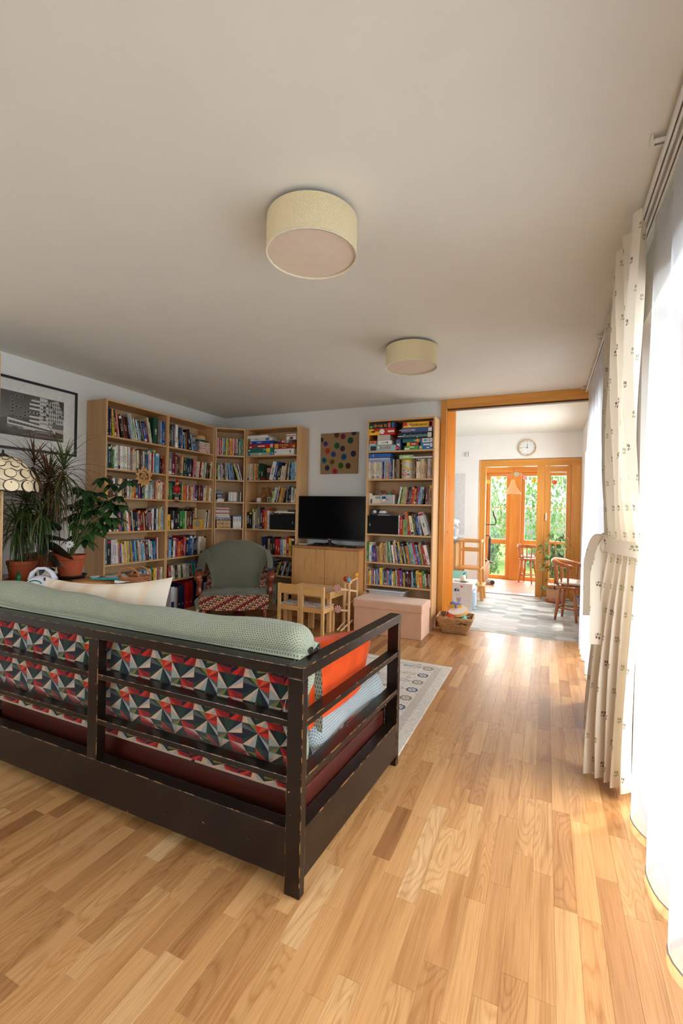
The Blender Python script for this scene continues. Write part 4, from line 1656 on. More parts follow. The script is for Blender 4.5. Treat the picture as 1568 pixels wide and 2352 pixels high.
def game(case, sh, x0, x1, h0, h1, col, label, words=(), patches=(), y0=0.012, y1=0.26, name='game_box', cat='game box', lid=True):
    """flat box: tray and lid, printed front with lettering and colour patches"""
    root = on(case, sh, x0, x1, y0, y1, h0, h1).build(name, pm(col), org=tuple(at_case(case, (x0 + x1) / 2, (y0 + y1) / 2, ZS[sh] + h0)), bevel=0.0015, label=label, cat=cat, group='boxed games on the shelves' if cat == 'game box' else None)
    for (a, b, c_, d, hx) in patches:
        on(case, sh, x0 + a * (x1 - x0), x0 + b * (x1 - x0), y0 - 0.0008, y0 + 0.0002, h0 + c_ * (h1 - h0), h0 + d * (h1 - h0)).build('printed_panel', pm(hx), root)
    for (s, fx, fh, size, hx) in words:
        if s not in LEGIBLE:          # print too small to read in the photo stays a plain line of colour
            wd, hg = 0.23 * len(s) * size, 0.30 * size
            cx, cz = x0 + fx * (x1 - x0), h0 + fh * (h1 - h0)
            on(case, sh, cx - wd, cx + wd, y0 - 0.0008, y0 + 0.0002, cz - hg, cz + hg).build('printed_line', pm(hx), root)
            continue
        text('lettering', s, size, pm(hx), root, face(case, sh, x0 + fx * (x1 - x0), h0 + fh * (h1 - h0), y0 - 0.0012))
    return root


# --- games on the top shelf of the case beside the kitchen
game('R', 0, .020, .385, 0, .066, '#9cc4cc', 'pale blue dice game box at the lower left of the games shelf', [('Kniffel', .56, .55, .050, '#c4302c')], [(.06, .26, .12, .88, '#2c2c2c'), (.30, .36, .5, .8, '#e8dcb0'), (.90, .99, .2, .85, '#d8483c')])
game('R', 0, .022, .112, .067, .090, '#7fa8c4', 'flat blue card game box under an orange one', [], [(.1, .9, .3, .7, '#dfe8ee')])
game('R', 0, .026, .110, .091, .122, '#d8762c', 'small orange card game box on a blue one', [('3+', .5, .5, .022, '#8c2c14')])
game('R', 0, .120, .300, .067, .072, '#7cb042', 'thin green game board lying under a white box', [])
game('R', 0, .118, .298, .0725, .118, '#efece4', 'white tile game box with a black diamond mark', [('quivive', .5, .5, .022, '#b8b4ac')], [(.68, .76, .3, .75, '#202020'), (.02, .06, .1, .9, '#303030')])
game('R', 0, .125, .275, .119, .186, '#c4beb2', 'plain grey cardboard box below the yellow and red game', [])
game('R', 0, .0195, .330, .187, .262, '#c8241c', 'red and yellow game box with a round white badge', [('CATCH', .87, .5, .034, '#f4e8d8')], [(.0, .42, 0, .55, '#f0c020'), (.0, .18, .5, .95, '#f0c020'), (.10, .24, .42, .66, '#c8241c')])
gx = game('R', 0, .0195, .345, .263, .330, '#161a2c', 'black game box with yellow lettering on top of the left stack', [('drop it', .42, .5, .058, '#f0a428')], [(.03, .13, .1, .5, '#5cb834'), (.72, .80, .1, .9, '#e0643c'), (.86, .93, .08, .95, '#2c64b4')])
bd = MB().lathe([(0.001, 0), (0.030, 0), (0.030, 0.001), (0.001, 0.001)], (0, 0, 0), 24, True, Matrix.Rotation(R(90), 3, 'X'))
pb = at_case('R', .180, .0112, ZS[0] + .226)
bd.v = [tuple(Vector(v) + pb) for v in bd.v]
bd.build('round_badge', M_WHITE, bpy.data.objects['game_box.006'])
game('R', 0, .352, .405, 0, .125, '#54608c', 'small blue card box standing on end between the game stacks', [], [(.2, .8, .35, .6, '#e8e0d0')])
game('R', 0, .450, .612, 0, .045, '#4aa036', 'green travel game box at the bottom of the right stack', [('JUNGLE', .55, .7, .020, '#e8f0c8')], [(.03, .38, .08, .5, '#f0f0e8')])
game('R', 0, .480, .640, .046, .084, '#b02820', 'small red game box with a yellow corner', [('Halli', .5, .5, .022, '#e8c8b0')], [(0, .22, 0, 1, '#e8b820')])
game('R', 0, .616, .778, 0, .078, '#2074b4', 'blue game box with a yellow triangle at the right end', [('Romme', .55, .68, .030, '#f0e4c0'), ('CTA', .66, .25, .020, '#e8f0f4')], [(.08, .24, .12, .5, '#f0c428'), (.80, .96, .35, .85, '#e8e4dc')])
game('R', 0, .652, .772, .079, .124, '#e4e6e6', 'white game box with blue lettering on the right stack', [('mo', .32, .5, .034, '#3c90c8'), ('gino', .68, .5, .024, '#90a4b0')], [(.0, .06, .2, .8, '#d85838')])
game('R', 0, .430, .648, .085, .124, '#1c6c6c', 'teal game box under the black galaxy game', [('21', .66, .5, .024, '#88bcb8')], [(.72, .88, .15, .9, '#e89848')])
game('R', 0, .375, .772, .125, .196, '#1a1a1a', 'black arithmetic game box with blue and white lettering', [('Rechengalaxie', .52, .5, .050, '#8cc8dc'), ('Lernspiel', .08, .45, .018, '#c8c8c8')], [(.86, .97, .15, .9, '#d8d4c4')])
game('R', 0, .410, .774, .197, .250, '#3c548c', 'blue property trading game box', [('MONOPOLY', .17, .5, .030, '#f0d0c8'), ('JUNIOR', .40, .5, .014, '#d8dce8')], [(.86, .97, .12, .85, '#e4e4e0'), (.035, .30, .2, .24, '#e8a898')])
game('R', 0, .430, .776, .251, .314, '#e8b028', 'yellow post office game box at the top of the right stack', [('Kinderpost', .52, .5, .046, '#201810'), ('S', .92, .5, .036, '#202020')], [(0, .14, .4, .95, '#c82c28'), (.85, .99, .02, .95, '#c83028'), (.88, .96, .12, .88, '#f0ece0'), (.18, .26, .15, .5, '#f8f0d0')])

# --- second shelf: blue box file, glass box, pail of blocks
game('R', 1, .0195, .290, .250, .295, '#1c5cac', 'flat blue box file lying over the white magazines', [('S', .22, .5, .036, '#f0f0f0')], [], name='box_file', cat='box')
game('R', 1, .018, .280, .200, .246, '#9ca4c4', 'translucent violet plastic box under the blue file', [], [(.1, .95, .1, .3, '#7c84ac'), (.05, .9, .6, .9, '#c0c4d8')], name='plastic_box', cat='box')
pl = thing('toy_pail', 'white cardboard pail of building blocks with yellow rim and handle', 'toy tub', tuple(at_case('R', .475, .12, ZS[1])))
pc = at_case('R', .475, .115, ZS[1])
MB().lathe([(.080, 0), (.080, .215)], pc, 32).build('tub', pm('#d8cfbe'), pl, smooth=False)
MB().lathe([(.083, .205), (.084, .216), (.082, .224), (.070, .225)], pc, 32).build('rim', pm('#e8c420'), pl, smooth=True)
MB().tube([(pc.x - .080, pc.y - .03, pc.z + .19), (pc.x - .04, pc.y - .082, pc.z + .145), (pc.x + .02, pc.y - .088, pc.z + .115), (pc.x + .078, pc.y - .035, pc.z + .105)], .006, 8).build('handle', pm('#e8c420'), pl, smooth=True)
for k, (a, h_, hx) in enumerate([(-1.9, .10, '#d83028'), (-1.7, .07, '#e88428'), (-1.5, .05, '#c83028'), (-1.35, .09, '#3c78b4'), (-1.6, .12, '#e8a83c'), (-2.1, .05, '#c83028'), (-1.25, .05, '#283040'), (-1.75, .035, '#d88c5c')]):
    c_ = pc + Vector((math.cos(a) * .0805, math.sin(a) * .0805, h_))
    MB().box(c_, (.018, .004, .014), Matrix.Rotation(a + PI / 2, 3, 'Z')).build('printed_block', pm(hx), pl)
game('R', 1, .395, .555, .226, .268, '#a8c88c', 'pale green card box standing on the toy pail', [('Lernspiel', .5, .5, .018, '#e8f0dc')], [], name='card_box', cat='box')
game('R', 1, .545, .775, .232, .246, '#e8e8ee', 'thin white folder lying over the cream paperbacks', [], [], name='folder', cat='folder')

# --- third shelf: lantern, calculator, grey box with blocks, postcard
game('R', 2, .018, .062, 0, .125, '#e6e2da', 'white postcard standing at the left end of the shelf', [], [(.5, .98, .05, .45, '#5c4838')], y0=.05, y1=.056, name='postcard', cat='card')
cl = thing('desk_clock', 'white desk weather clock with a small grey display', 'clock', tuple(at_case('R', .14, .05, ZS[2])))
on('R', 2, .066, .195, .03, .055, 0, .100).build('body', pm('#d8d2c4'), cl, bevel=.006)
on('R', 2, .108, .172, .0285, .031, .060, .088).build('display', pm('#7c8478', .2), cl)
game('R', 2, .185, .345, 0, .108, '#b0b0ae', 'grey plastic drawer box with a blue label full of toy bricks', [('Color', .18, .68, .018, '#e8f0f8')], [(.06, .34, .55, .82, '#3068b0'), (.08, .32, .26, .50, '#e8d8a8'), (.40, .48, .4, .6, '#707070'), (.92, .99, .05, .95, '#e4e4e0')], y0=.02, y1=.2, name='storage_box', cat='box')
for k, (x, hx) in enumerate([(.205, '#c02c3c'), (.225, '#1c7c48'), (.265, '#1c8450'), (.245, '#e8e0d0'), (.29, '#284080')]):
    q = on('R', 2, x, x + .028, .05 + .02 * (k % 2), .09 + .02 * (k % 2), .109, .126 + .006 * (k % 3))
    q.build('toy_brick', pm(hx), label='%s toy brick lying on the grey storage box' % ['crimson', 'dark green', 'bright green', 'white', 'navy'][k], cat='toy brick', org=tuple(at_case('R', x + .014, .07, ZS[2] + .109)))
an = thing('toy_animal', 'small brown plush toy animal on the grey storage box', 'toy', tuple(at_case('R', .315, .09, ZS[2] + .109)))
ac = at_case('R', .315, .085, ZS[2] + .109)
m_plush = plain('brown_plush', C(184, 104, 58), 0.95, 0.2, 60, 0.3)
MB().ball(ac + Vector((0, 0, .022)), .022, 14, 9, (1.1, 1, 1)).build('body', m_plush, an, smooth=True)
MB().ball(ac + Vector((-.014, -.01, .045)), .017, 14, 9).build('head', m_plush, an, smooth=True)
MB().ball(ac + Vector((.012, 0, .045)), .012, 12, 8, (.6, .6, 1.2)).build('ear', pm('#a83c2c'), an, smooth=True)
ln_ = thing('glass_lantern', 'small square glass lantern with a loop on top', 'lantern', tuple(at_case('R', .11, .16, ZS[2])))
for a in (.065, .150):
    for b in (.12, .20):
        on('R', 2, a, a + .004, b, b + .004, 0, .145).build('post', pm('#6c4c38'), ln_)
on('R', 2, .062, .157, .117, .207, .145, .150).build('roof', pm('#7c5844'), ln_)
on('R', 2, .085, .134, .14, .184, .150, .168).build('cap', pm('#7c5844'), ln_)
on('R', 2, .069, .150, .1235, .1240, .005, .145).build('pane', m_glass, ln_)
q = at_case('R', .11, .16, ZS[2] + .168)
MB().tube([q + Vector((math.cos(a) * .012, 0, .012 + math.sin(a) * .014)) for a in [i * PI / 8 for i in range(17)]], .0015, 6).build('ring', pm('#8c8c8c'), ln_)

# --- loudspeakers, cameras, tub
m_blk = plain('matt_black_vinyl', C(22, 21, 22), 0.55, 0.1, 80, 0.1)


def speaker(case, sh, x0, x1, h, label, logo):
    t = thing('loudspeaker', label, 'speaker', tuple(at_case(case, (x0 + x1) / 2, .13, ZS[sh])))
    on(case, sh, x0, x1, .02, .25, 0, h).build('cabinet', m_blk, t, bevel=.003)
    on(case, sh, x0 + .006, x1 - .006, .012, .0205, .006, h - .006).build('grille', plain('speaker_cloth', C(16, 16, 17), 0.95, 0.2, 300, 0.3), t, bevel=.004)
    on(case, sh, logo, logo + .006, .0105, .0125, h * .42, h * .56).build('badge', pm('#c8c8c8', .3), t)
    return t


speaker('R', 3, .022, .392, .215, 'black loudspeaker lying in the bookcase beside the kitchen', .05)
speaker('B', 3, .392, .768, .195, 'black loudspeaker lying in the bookcase left of the television', .735)
t = thing('camera', 'black and white toy camera lying on the right loudspeaker', 'camera', tuple(at_case('R', .1, .1, ZS[3] + .216)))
on('R', 3, .045, .135, .06, .14, .2155, .285).build('camera_body', pm('#1c1c1e', .35), t, bevel=.008)
q = at_case('R', .098, .058, ZS[3] + .258)
MB().lathe([(.019, 0), (.019, .02), (.013, .022)], q, 20, True, Matrix.Rotation(R(90), 3, 'X')).build('lens', pm('#d8d4cc', .2), t, smooth=True)
hd_ = thing('headset', 'white and black video glasses lying on the right loudspeaker', 'headset', tuple(at_case('R', .2, .1, ZS[3] + .216)))
q = at_case('R', .195, .08, ZS[3] + .248)
MB().tube([q + Vector((-.055, .01, -.005)), q + Vector((-.03, -.015, .006)), q + Vector((.02, -.02, .006)), q + Vector((.06, 0, 0))], [.016, .022, .022, .014], 12, flat=.85).build('shell', pm('#e4e6e8', .25), hd_, smooth=True)
on('R', 3, .222, .268, .052, .064, .240, .262).build('visor', pm('#202022', .2), hd_, bevel=.003)
on('R', 3, .130, .270, .06, .13, .2155, .226).build('foot', pm('#b8bcc0'), hd_, bevel=.002)
tb = thing('plastic_tub', 'white plastic storage tub on the bottom of the kitchen-side bookcase', 'tub', tuple(at_case('R', .28, .13, ZS[6])))
on('R', 6, .05, .46, .01, .25, 0, .30).build('tub', pm('#d0d0d0'), tb, bevel=.01)
on('R', 6, .022, .485, .002, .262, .30, .318).build('rim', pm('#dadada'), tb, bevel=.006)

# --- games and boxes on the case left of the television
game('B', 0, .018, .420, 0, .040, '#a4b0ac', 'pale grey puzzle box at the bottom of the left game stack', [], [(.02, .12, .1, .9, '#3878b0'), (.45, .54, .2, .8, '#d8d8d0'), (.88, .98, .1, .9, '#4888b8')])
game('B', 0, .022, .425, .041, .098, '#147860', 'green game box with a yellow label at its end', [('QUIZ', .68, .65, .026, '#8cc8a8')], [(.74, .88, .05, .95, '#e8d028'), (.03, .10, .35, .75, '#c8dcd0')])
game('B', 0, .045, .432, .099, .152, '#c41c20', 'red game box in the middle of the left stack', [('DAS SPIEL', .5, .5, .026, '#f4d8c8')], [(.02, .10, .15, .5, '#f0e8e0'), (.24, .36, .1, .9, '#405868'), (.86, .96, .1, .9, '#d8d0d0')])
game('B', 0, .062, .420, .153, .192, '#2048a0', 'blue game box under two white boxes', [('SCOTLAND', .4, .5, .020, '#a8c0e8')], [(.0, .05, .2, .8, '#e8e8e8')])
game('B', 0, .060, .400, .193, .232, '#d8d8d4', 'white game box with a blue square near its end', [('Puzzle', .3, .5, .020, '#8c98a8')], [(.72, .88, .1, .95, '#3c80bc')])
game('B', 0, .018, .330, .233, .270, '#eceae4', 'plain white box at the top of the left stack', [])
game('B', 0, .440, .735, 0, .078, '#e4e2dc', 'white game box with grey marks under the settler game', [], [(.03, .12, .35, .65, '#8c949c'), (.78, .86, .3, .75, '#8c9c54')])
game('B', 0, .438, .765, .079, .152, '#8c1c1c', 'dark red settler game box with golden lettering', [('CATAN', .46, .6, .040, '#e8c068'), ('Das Spiel', .46, .22, .016, '#d8a85c')], [(.02, .20, .1, .9, '#d8a848'), (.74, .80, .2, .9, '#b05c3c'), (.84, .95, .15, .6, '#d8a030')])
game('B', 0, .545, .590, .153, .190, '#b8302c', 'small red card box on the settler game', [], [(.3, .7, .2, .8, '#e8e4e0')])
game('B', 0, .592, .640, .153, .190, '#d8d0c8', 'small white card box with dark print on the settler game', [], [(.3, .7, .1, .9, '#403830')])
game('B', 0, .620, .762, .1905, .262, '#e6e0da', 'white card box with red stripes at the top right', [], [(.0, 1, .62, .76, '#c03c38'), (.35, .7, .05, .5, '#5c4844')])

# small figures, frames and boxes
m_brz = plain('wooden_figure', C(150, 98, 50), 0.6, 0.15)
for k, (x, lab) in enumerate(((.215, 'left of two carved wooden bear figures'), (.29, 'right of two carved wooden bear figures'))):
    t = thing('carved_figure', lab, 'figurine', tuple(at_case('B', x, .13, ZS[2])))
    c_ = at_case('B', x, .13, ZS[2])
    MB().ball(c_ + Vector((0, 0, .10)), .035, 12, 8, (1, .8, 1.3)).build('torso', m_brz, t, smooth=True)
    MB().ball(c_ + Vector((0, 0, .175)), .026, 12, 8).build('head', m_brz, t, smooth=True)
    for s_ in (-1, 1):
        MB().tube([c_ + Vector((s_ * .016, 0, .002)), c_ + Vector((s_ * .018, 0, .06))], .013, 8).build('leg', m_brz, t, smooth=True)
        MB().tube([c_ + Vector((s_ * .03, 0, .13)), c_ + Vector((s_ * .048, -.01, .10)), c_ + Vector((s_ * .046, -.02, .075))], .009, 8).build('arm', m_brz, t, smooth=True)
        MB().ball(c_ + Vector((s_ * .022, 0, .197)), .009, 8, 6).build('ear', m_brz, t, smooth=True)
t = thing('photo_frame', 'small dark photo frame before the carved figures', 'photo frame', tuple(at_case('B', .345, .06, ZS[2])))
on('B', 2, .315, .385, .05, .062, 0, .085).build('frame', pm('#584838'), t, bevel=.002)
on('B', 2, .325, .375, .0485, .0505, .012, .074).build('print', pm('#b8b4ac'), t)
on('B', 2, .338, .362, .0478, .0486, .02, .06).build('portrait', pm('#3c3834'), t)
t = thing('round_jar', 'white jar with a dark round lid on the third shelf', 'jar', tuple(at_case('B', .16, .09, ZS[2])))
c_ = at_case('B', .165, .09, ZS[2])
MB().lathe([(.03, 0), (.034, .02), (.034, .05), (.026, .062)], c_, 20).build('jar', pm('#d8d4cc', .3), t, smooth=True)
c_ = at_case('B', .115, .05, ZS[2])
MB().lathe([(.034, 0), (.036, .01), (.03, .022), (.01, .026)], c_, 20).build('lid', pm('#28241f', .4), t, smooth=True)
t = thing('candle', 'pale stub candle beside the carved figures', 'candle', tuple(at_case('B', .34, .16, ZS[2])))
c_ = at_case('B', .34, .16, ZS[2])
MB().lathe([(.018, 0), (.018, .15), (.012, .155)], c_, 16).build('wax', pm('#d8ccb8'), t)
MB().tube([c_ + Vector((0, 0, .155)), c_ + Vector((0, 0, .163))], .001, 5).build('wick', pm('#303030'), t)
game('B', 1, .275, .352, 0, .175, '#b85c64', 'pink picture card standing behind the box on the second shelf', [], [(.05, .95, .08, .6, '#5c5048'), (.1, .9, .66, .95, '#d89ca0')], y0=.1, y1=.11, name='picture_card', cat='card')
game('B', 1, .20, .295, 0, .042, '#6c1c1c', 'dark red little box before the picture card', [], [], y0=.02, y1=.09, name='small_box', cat='box')
for k, (a, b, z0, z1, hx, lab) in enumerate([(.45, .765, .196, .215, '#282420', 'black magazine lying on the left loudspeaker'), (.46, .76, .2155, .232, '#d8d4cc', 'white magazine lying on the left loudspeaker'), (.49, .66, .2325, .246, '#c4b8a0', 'beige booklet at the top of the magazines on the loudspeaker'), (.66, .765, .2325, .262, '#3c3430', 'dark boxed set at the right end over the loudspeaker')]):
    game('B', 3, a, b, z0, z1, hx, lab, [('EA', .3, .5, .016, '#e8e8e8')] if k == 0 else [], [], name='magazine', cat='magazine')
rk = random.Random(4)
for k in range(14):
    z0 = .0165 * k
    hx = rk.choice(['#d0ccc4', '#bcb4a8', '#8c867c', '#403c3a', '#c8bca4'])
    game('B', 5, .255 + rk.uniform(0, .02), .385 + rk.uniform(-.02, .0), z0 + .0002, z0 + .0160, hx, '%s magazine from the bottom of the stack behind the armchair' % ordinal(k + 1), [], [], y0=.03, y1=.24, name='magazine', cat='magazine')
# corner unit: frames, boxes, stacked sets
game('M', 2, .030, .125, 0, .030, '#e0dcd2', 'white paperback lying at the bottom left of the corner shelf', [], [], name='booklet', cat='book')
game('M', 2, .045, .130, .031, .048, '#d8cfc4', 'small white booklet with a red end on another', [], [(.65, .95, .1, .9, '#c44830')], name='booklet', cat='book')
game('M', 2, .030, .135, .049, .105, '#44444a', 'dark clear-lidded box on the corner shelf', [], [(.05, .6, .3, .7, '#8c9098')], name='trinket_box', cat='box')
game('M', 2, .020, .110, .106, .150, '#6c7480', 'grey tin with a blue lid on the corner shelf', [], [(0, 1, .8, 1, '#3c5878')], name='trinket_tin', cat='tin')
t = thing('disc_rack', 'clear rack of discs on the corner shelf', 'disc rack', tuple(at_case('M', .25, .1, ZS[2])))
on('M', 2, .160, .350, .04, .2, 0, .008).build('base', pm('#303034', .2), t)
for k, hx in enumerate(['#202020', '#d8d8d4', '#c8c8c8', '#e0e0dc', '#b8b8b4', '#d8d8d8', '#e4e0d0', '#a88c68', '#181818', '#202020', '#c8c890']):
    on('M', 2, .166 + k * .0165, .180 + k * .0165, .045, .17, .009, .132).build('disc_case', pm(hx, .25), t)
for k in range(8):
    z0 = .245 - .0 - k * .0195
    hx = ['#d4d0c8', '#c8c0b8', '#d8d4d0', '#b85c54', '#c8c4bc', '#d0ccc8', '#b8485c', '#c8c0b8'][k]
    game('M', 3, .022, .205 - .008 * (k % 3), .140 + k * .0162, .1555 + k * .0162, hx, '%s flat disc box from the bottom of the corner stack' % ordinal(k + 1), [], [(.02, .12, .2, .8, '#b03c38')] if k % 3 == 0 else [], name='disc_box', cat='disc box')
for k in range(12):
    x = .034 + k * .0152
    game('M', 3, x, x + .0145, 0, .100 if k % 4 else .100, ['#cba774', '#d4b27e', '#c89c64'][k % 3], '%s tan paperback from the left on the corner shelf' % ordinal(k + 1), [], [(.1, .9, .06, .18, '#e8c83c' if k in (1, 2) else '#8c5c3c'), (.2, .8, .45, .75, '#7c3c2c' if k in (4, 5) else '#b08c5c')], y0=.012, y1=.12, name='paperback', cat='book')
for k in range(13):
    x = .024 + k * .0156
    game('M', 3, x, x + .0148, 0, .138, ['#202024', '#b8bcc4', '#3c3034', '#8c98a8', '#d0c8c0'][k % 5], '%s disc case from the left in the back row of the corner shelf' % ordinal(k + 1), [], [(.1, .9, .82, .95, '#d8d8d8')], y0=.125, y1=.25, name='disc_case', cat='disc case')
for k in range(3):
    x = .245 + k * .036
    game('M', 3, x, x + .0345, 0, .150, '#dcdad4', '%s white box set from the left at the right end of the corner shelf' % ordinal(k + 1), [], [(.3, .7, .6, .9, '#9c9890'), (.3, .7, .08, .14, '#6c6860')], y0=.012, y1=.2, name='box_set', cat='book')
game('M', 3, .240, .358, .151, .168, '#4c78b0', 'flat blue box lying over the white box sets', [], [], name='flat_box', cat='box')

# binders on the bottom shelf left of the corner unit
for k, (x0, x1, h, hx, lean, lab) in enumerate([
        (.10, .155, .29, '#d4d4d8', 0, 'white ring binder with a navy lower half'), (.158, .172, .27, '#c8c4bc', 0, 'pale cardboard folder next to the white binder'), (.174, .19, .28, '#b8b0a4', 0, 'beige cardboard folder between a pale and a grey one'),
        (.192, .205, .27, '#8c8478', 0, 'grey cardboard folder left of the violet binder'), (.208, .255, .29, '#2c2838', 0, 'dark violet ring binder'), (.258, .315, .30, '#1c2c54', 0, 'navy ring binder left of the red ones'),
        (.325, .385, .31, '#c01c1c', 0, 'bright red ring binder, left of two'), (.392, .455, .33, '#a81818', 0, 'bright red ring binder, right of two'), (.46, .475, .30, '#283828', 0, 'thin dark green folder beside the red binder'),
        (.645, .705, .32, '#1c3c78', 0, 'blue ring binder with a white label near the armchair')]):
    t = game('L2', 6, x0, x1, 0, h, hx, lab, [], ([(.12, .88, .45, .85, '#d8d8dc')] if k in (0, 9) else []) + ([(.1, .9, 0, .4, '#20305c')] if k == 0 else []), y0=.01, y1=.265, name='ring_binder', cat='binder')
    if k in (4, 5, 6, 7, 9):
        rgm = MB().lathe([(.010, 0), (.010, .0012), (.006, .0014)], (0, 0, 0), 16, True, Matrix.Rotation(R(-90), 3, 'Y').inverted())
        pr = at_case('L2', (x0 + x1) / 2, .0095, ZS[6] + .07)
        rgm.v = [tuple(Vector(v) + pr) for v in rgm.v]
        rgm.build('finger_ring', pm('#c8c8cc', .2), t)
game('L2', 6, .48, .64, 0, .022, '#284878', 'flat blue folder lying by the upright blue binder', [], [], name='folder', cat='folder')
game('L2', 6, .49, .63, .0225, .035, '#3c6898', 'lighter blue folder lying on the flat one', [], [], name='folder', cat='folder')

# ornaments on the two left cases
t = thing('floral_box', 'pale cardboard box with a pink flower print', 'box', tuple(at_case('L2', .64, .1, ZS[0])))


def m_floral_():
    q = NT('flower_print')
    vo = q.n('TexVoronoi', Scale=55.0)
    q.l(q.coord('Object'), vo.inputs['Vector'])
    q.l(q.ramp(vo.outputs['Distance'], [(0.25, C(120, 60, 66)), (0.4, C(206, 170, 160)), (0.7, C(226, 206, 190))]), q.b.inputs['Base Color'])
    q.set(rough=0.6)
    return q.m


on('L2', 0, .545, .735, .02, .20, 0, .118).build('box', m_floral_(), t, bevel=.002)
on('L2', 0, .543, .737, .018, .202, .119, .138).build('lid', MATS.setdefault('floral2', m_floral_()), t, bevel=.002)
t = thing('straw_hat', 'straw sun hat with a teal band on the flowered box', 'hat', tuple(at_case('L2', .65, .12, ZS[0] + .139)))
c_ = at_case('L2', .63, .11, ZS[0] + .139)
m_straw = plain('woven_straw', C(206, 166, 112), 0.85, 0.15, 90, 0.4, 160)
MB().lathe([(.115, .004), (.112, .012), (.078, .020), (.076, .028)], c_, 28, False).build('brim', pm('#1c6c68'), t, smooth=True)
MB().lathe([(.076, .028), (.078, .05), (.070, .078), (.045, .092), (.002, .096)], c_, 28, True).build('crown', m_straw, t, smooth=True)
t = thing('plush_koala', 'grey plush koala in a blue shirt slumped against a black book', 'toy', tuple(at_case('L2', .47, .08, ZS[0])))
m_grey = plain('grey_plush', C(150, 146, 144), 0.95, 0.15, 60, 0.4)
c_ = at_case('L2', .475, .05, ZS[0])
MB().ball(c_ + Vector((0, 0, .06)), .045, 14, 9, (.8, .9, 1.3)).build('body', plain('blue_knit', C(88, 112, 150), 0.9), t, smooth=True)
MB().ball(c_ + Vector((0, -.03, .145)), .036, 14, 9).build('head', m_grey, t, smooth=True)
for s_ in (-1, 1):
    MB().ball(c_ + Vector((0, -.03 + s_ * .036, .172)), .016, 10, 7).build('ear', m_grey, t, smooth=True)
    MB().tube([c_ + Vector((.02, s_ * .035, .09)), c_ + Vector((.045, s_ * .045, .06))], .013, 8).build('arm', m_grey, t, smooth=True)
game('L1', 1, .565, .635, .226, .256, '#4c8478', 'small printed tin on the books of the second shelf', [], [(.5, .95, .1, .9, '#b8b048'), (.1, .45, .2, .8, '#3c5c9c')], name='small_tin', cat='tin')

# wooden sun mobile hanging before the third shelf
t = thing('sun_ornament', 'fretwork wooden sun hanging before the third shelf', 'ornament', tuple(at_case('L1', .462, -.03, 1.585)))
cs = at_case('L1', .452, -.02, 1.627)
fx = FR['L1'].to_3x3()
m_ply = plain('birch_plywood', C(212, 160, 96), 0.6)


def flat(mb, pts2, thick=.005):
    n = len(pts2)
    vs = []
    for yy in (-thick / 2, thick / 2):
        for a, b in pts2:
            vs.append(cs + fx @ Vector((a, yy, b)))
    mb.add(vs, [tuple(range(n)), tuple(range(2 * n - 1, n - 1, -1))] + [(i, n + i, n + (i + 1) % n, (i + 1) % n) for i in range(n)])
    return mb


rg = MB()
for k in range(48):
    a0, a1 = 2 * PI * k / 48, 2 * PI * (k + 1) / 48
    flat(rg, [(math.cos(a0) * .066, math.sin(a0) * .066), (math.cos(a1) * .066, math.sin(a1) * .066), (math.cos(a1) * .085, math.sin(a1) * .085), (math.cos(a0) * .085, math.sin(a0) * .085)])
rg.build('ring', m_ply, t)
for k in range(12):
    a = 2 * PI * k / 12 + .26
    rr = .118
    flat(MB(), [(math.cos(a - .2) * .084, math.sin(a - .2) * .084), (math.cos(a + .2) * .084, math.sin(a + .2) * .084), (math.cos(a) * rr, math.sin(a) * rr)]).build('ray', m_ply, t)
flw = MB()
for k in range(5):
    a = PI / 2 + (k - 2) * .62
    c2 = (math.cos(a) * .03, -.005 + math.sin(a) * .034)
    flat(flw, [(c2[0] + math.cos(q * PI / 4) * .015, c2[1] + math.sin(q * PI / 4) * .015) for q in range(8)])
for s_ in (-1, 1):
    flat(flw, [(0, -.068), (s_ * .045, -.045), (s_ * .05, -.02), (s_ * .02, -.035)])
flat(flw, [(-.006, -.07), (.006, -.07), (.006, 0), (-.006, 0)])
flw.build('flower', m_ply, t)
MB().tube([cs + fx @ Vector((0, 0, .115)), cs + fx @ Vector((0, .012, .165))], .0012, 5).build('cord', pm('#b8a890'), t)

# red jointed puppet hanging before the fourth shelf
pu = thing('wooden_puppet', 'wooden jumping-jack boy in red shirt and pointed red cap', 'puppet', tuple(at_case('L2', .135, -.02, 1.33)))
cp = at_case('L2', .135, -.018, 1.40)
m_red, m_skin = pm('#b81c20'), pm('#dcae84')


def P_(x, z, y=0.0):
    return cp + fx @ Vector((x, y, z))


MB().tube([P_(0, .075), P_(0, .13), P_(0, .165)], [.026, .032, .018], 12, flat=.5).build('torso', m_red, pu, smooth=True)
MB().ball(P_(0, .19), .021, 12, 8).build('head', m_skin, pu, smooth=True)
MB().tube([P_(0, .198), P_(0, .215), P_(-.004, .252)], [.022, .018, .002], 12).build('cap', m_red, pu, smooth=True)
MB().tube([P_(0, .19, -.018), P_(.006, .188, -.05)], [.004, .003], 8).build('nose', m_skin, pu)
for s_ in (-1, 1):
    MB().tube([P_(s_ * .028, .15), P_(s_ * .042, .115), P_(s_ * .036, .08)], [.010, .010, .008], 8).build('arm', m_red if s_ > 0 else m_red, pu, smooth=True)
    MB().ball(P_(s_ * .036, .07), .010, 8, 6).build('hand', m_skin, pu, smooth=True)
    MB().tube([P_(s_ * .014, .075), P_(s_ * .016, .03)], [.014, .012], 8).build('trouser_leg', pm('#4c6c54'), pu, smooth=True)
    MB().tube([P_(s_ * .016, .03), P_(s_ * .017, -.015)], .006, 8).build('leg', m_skin, pu, smooth=True)
    MB().ball(P_(s_ * .020, -.022, -.006), .014, 8, 6, (1.2, 1.2, .5)).build('shoe', pm('#201c1c'), pu, smooth=True)
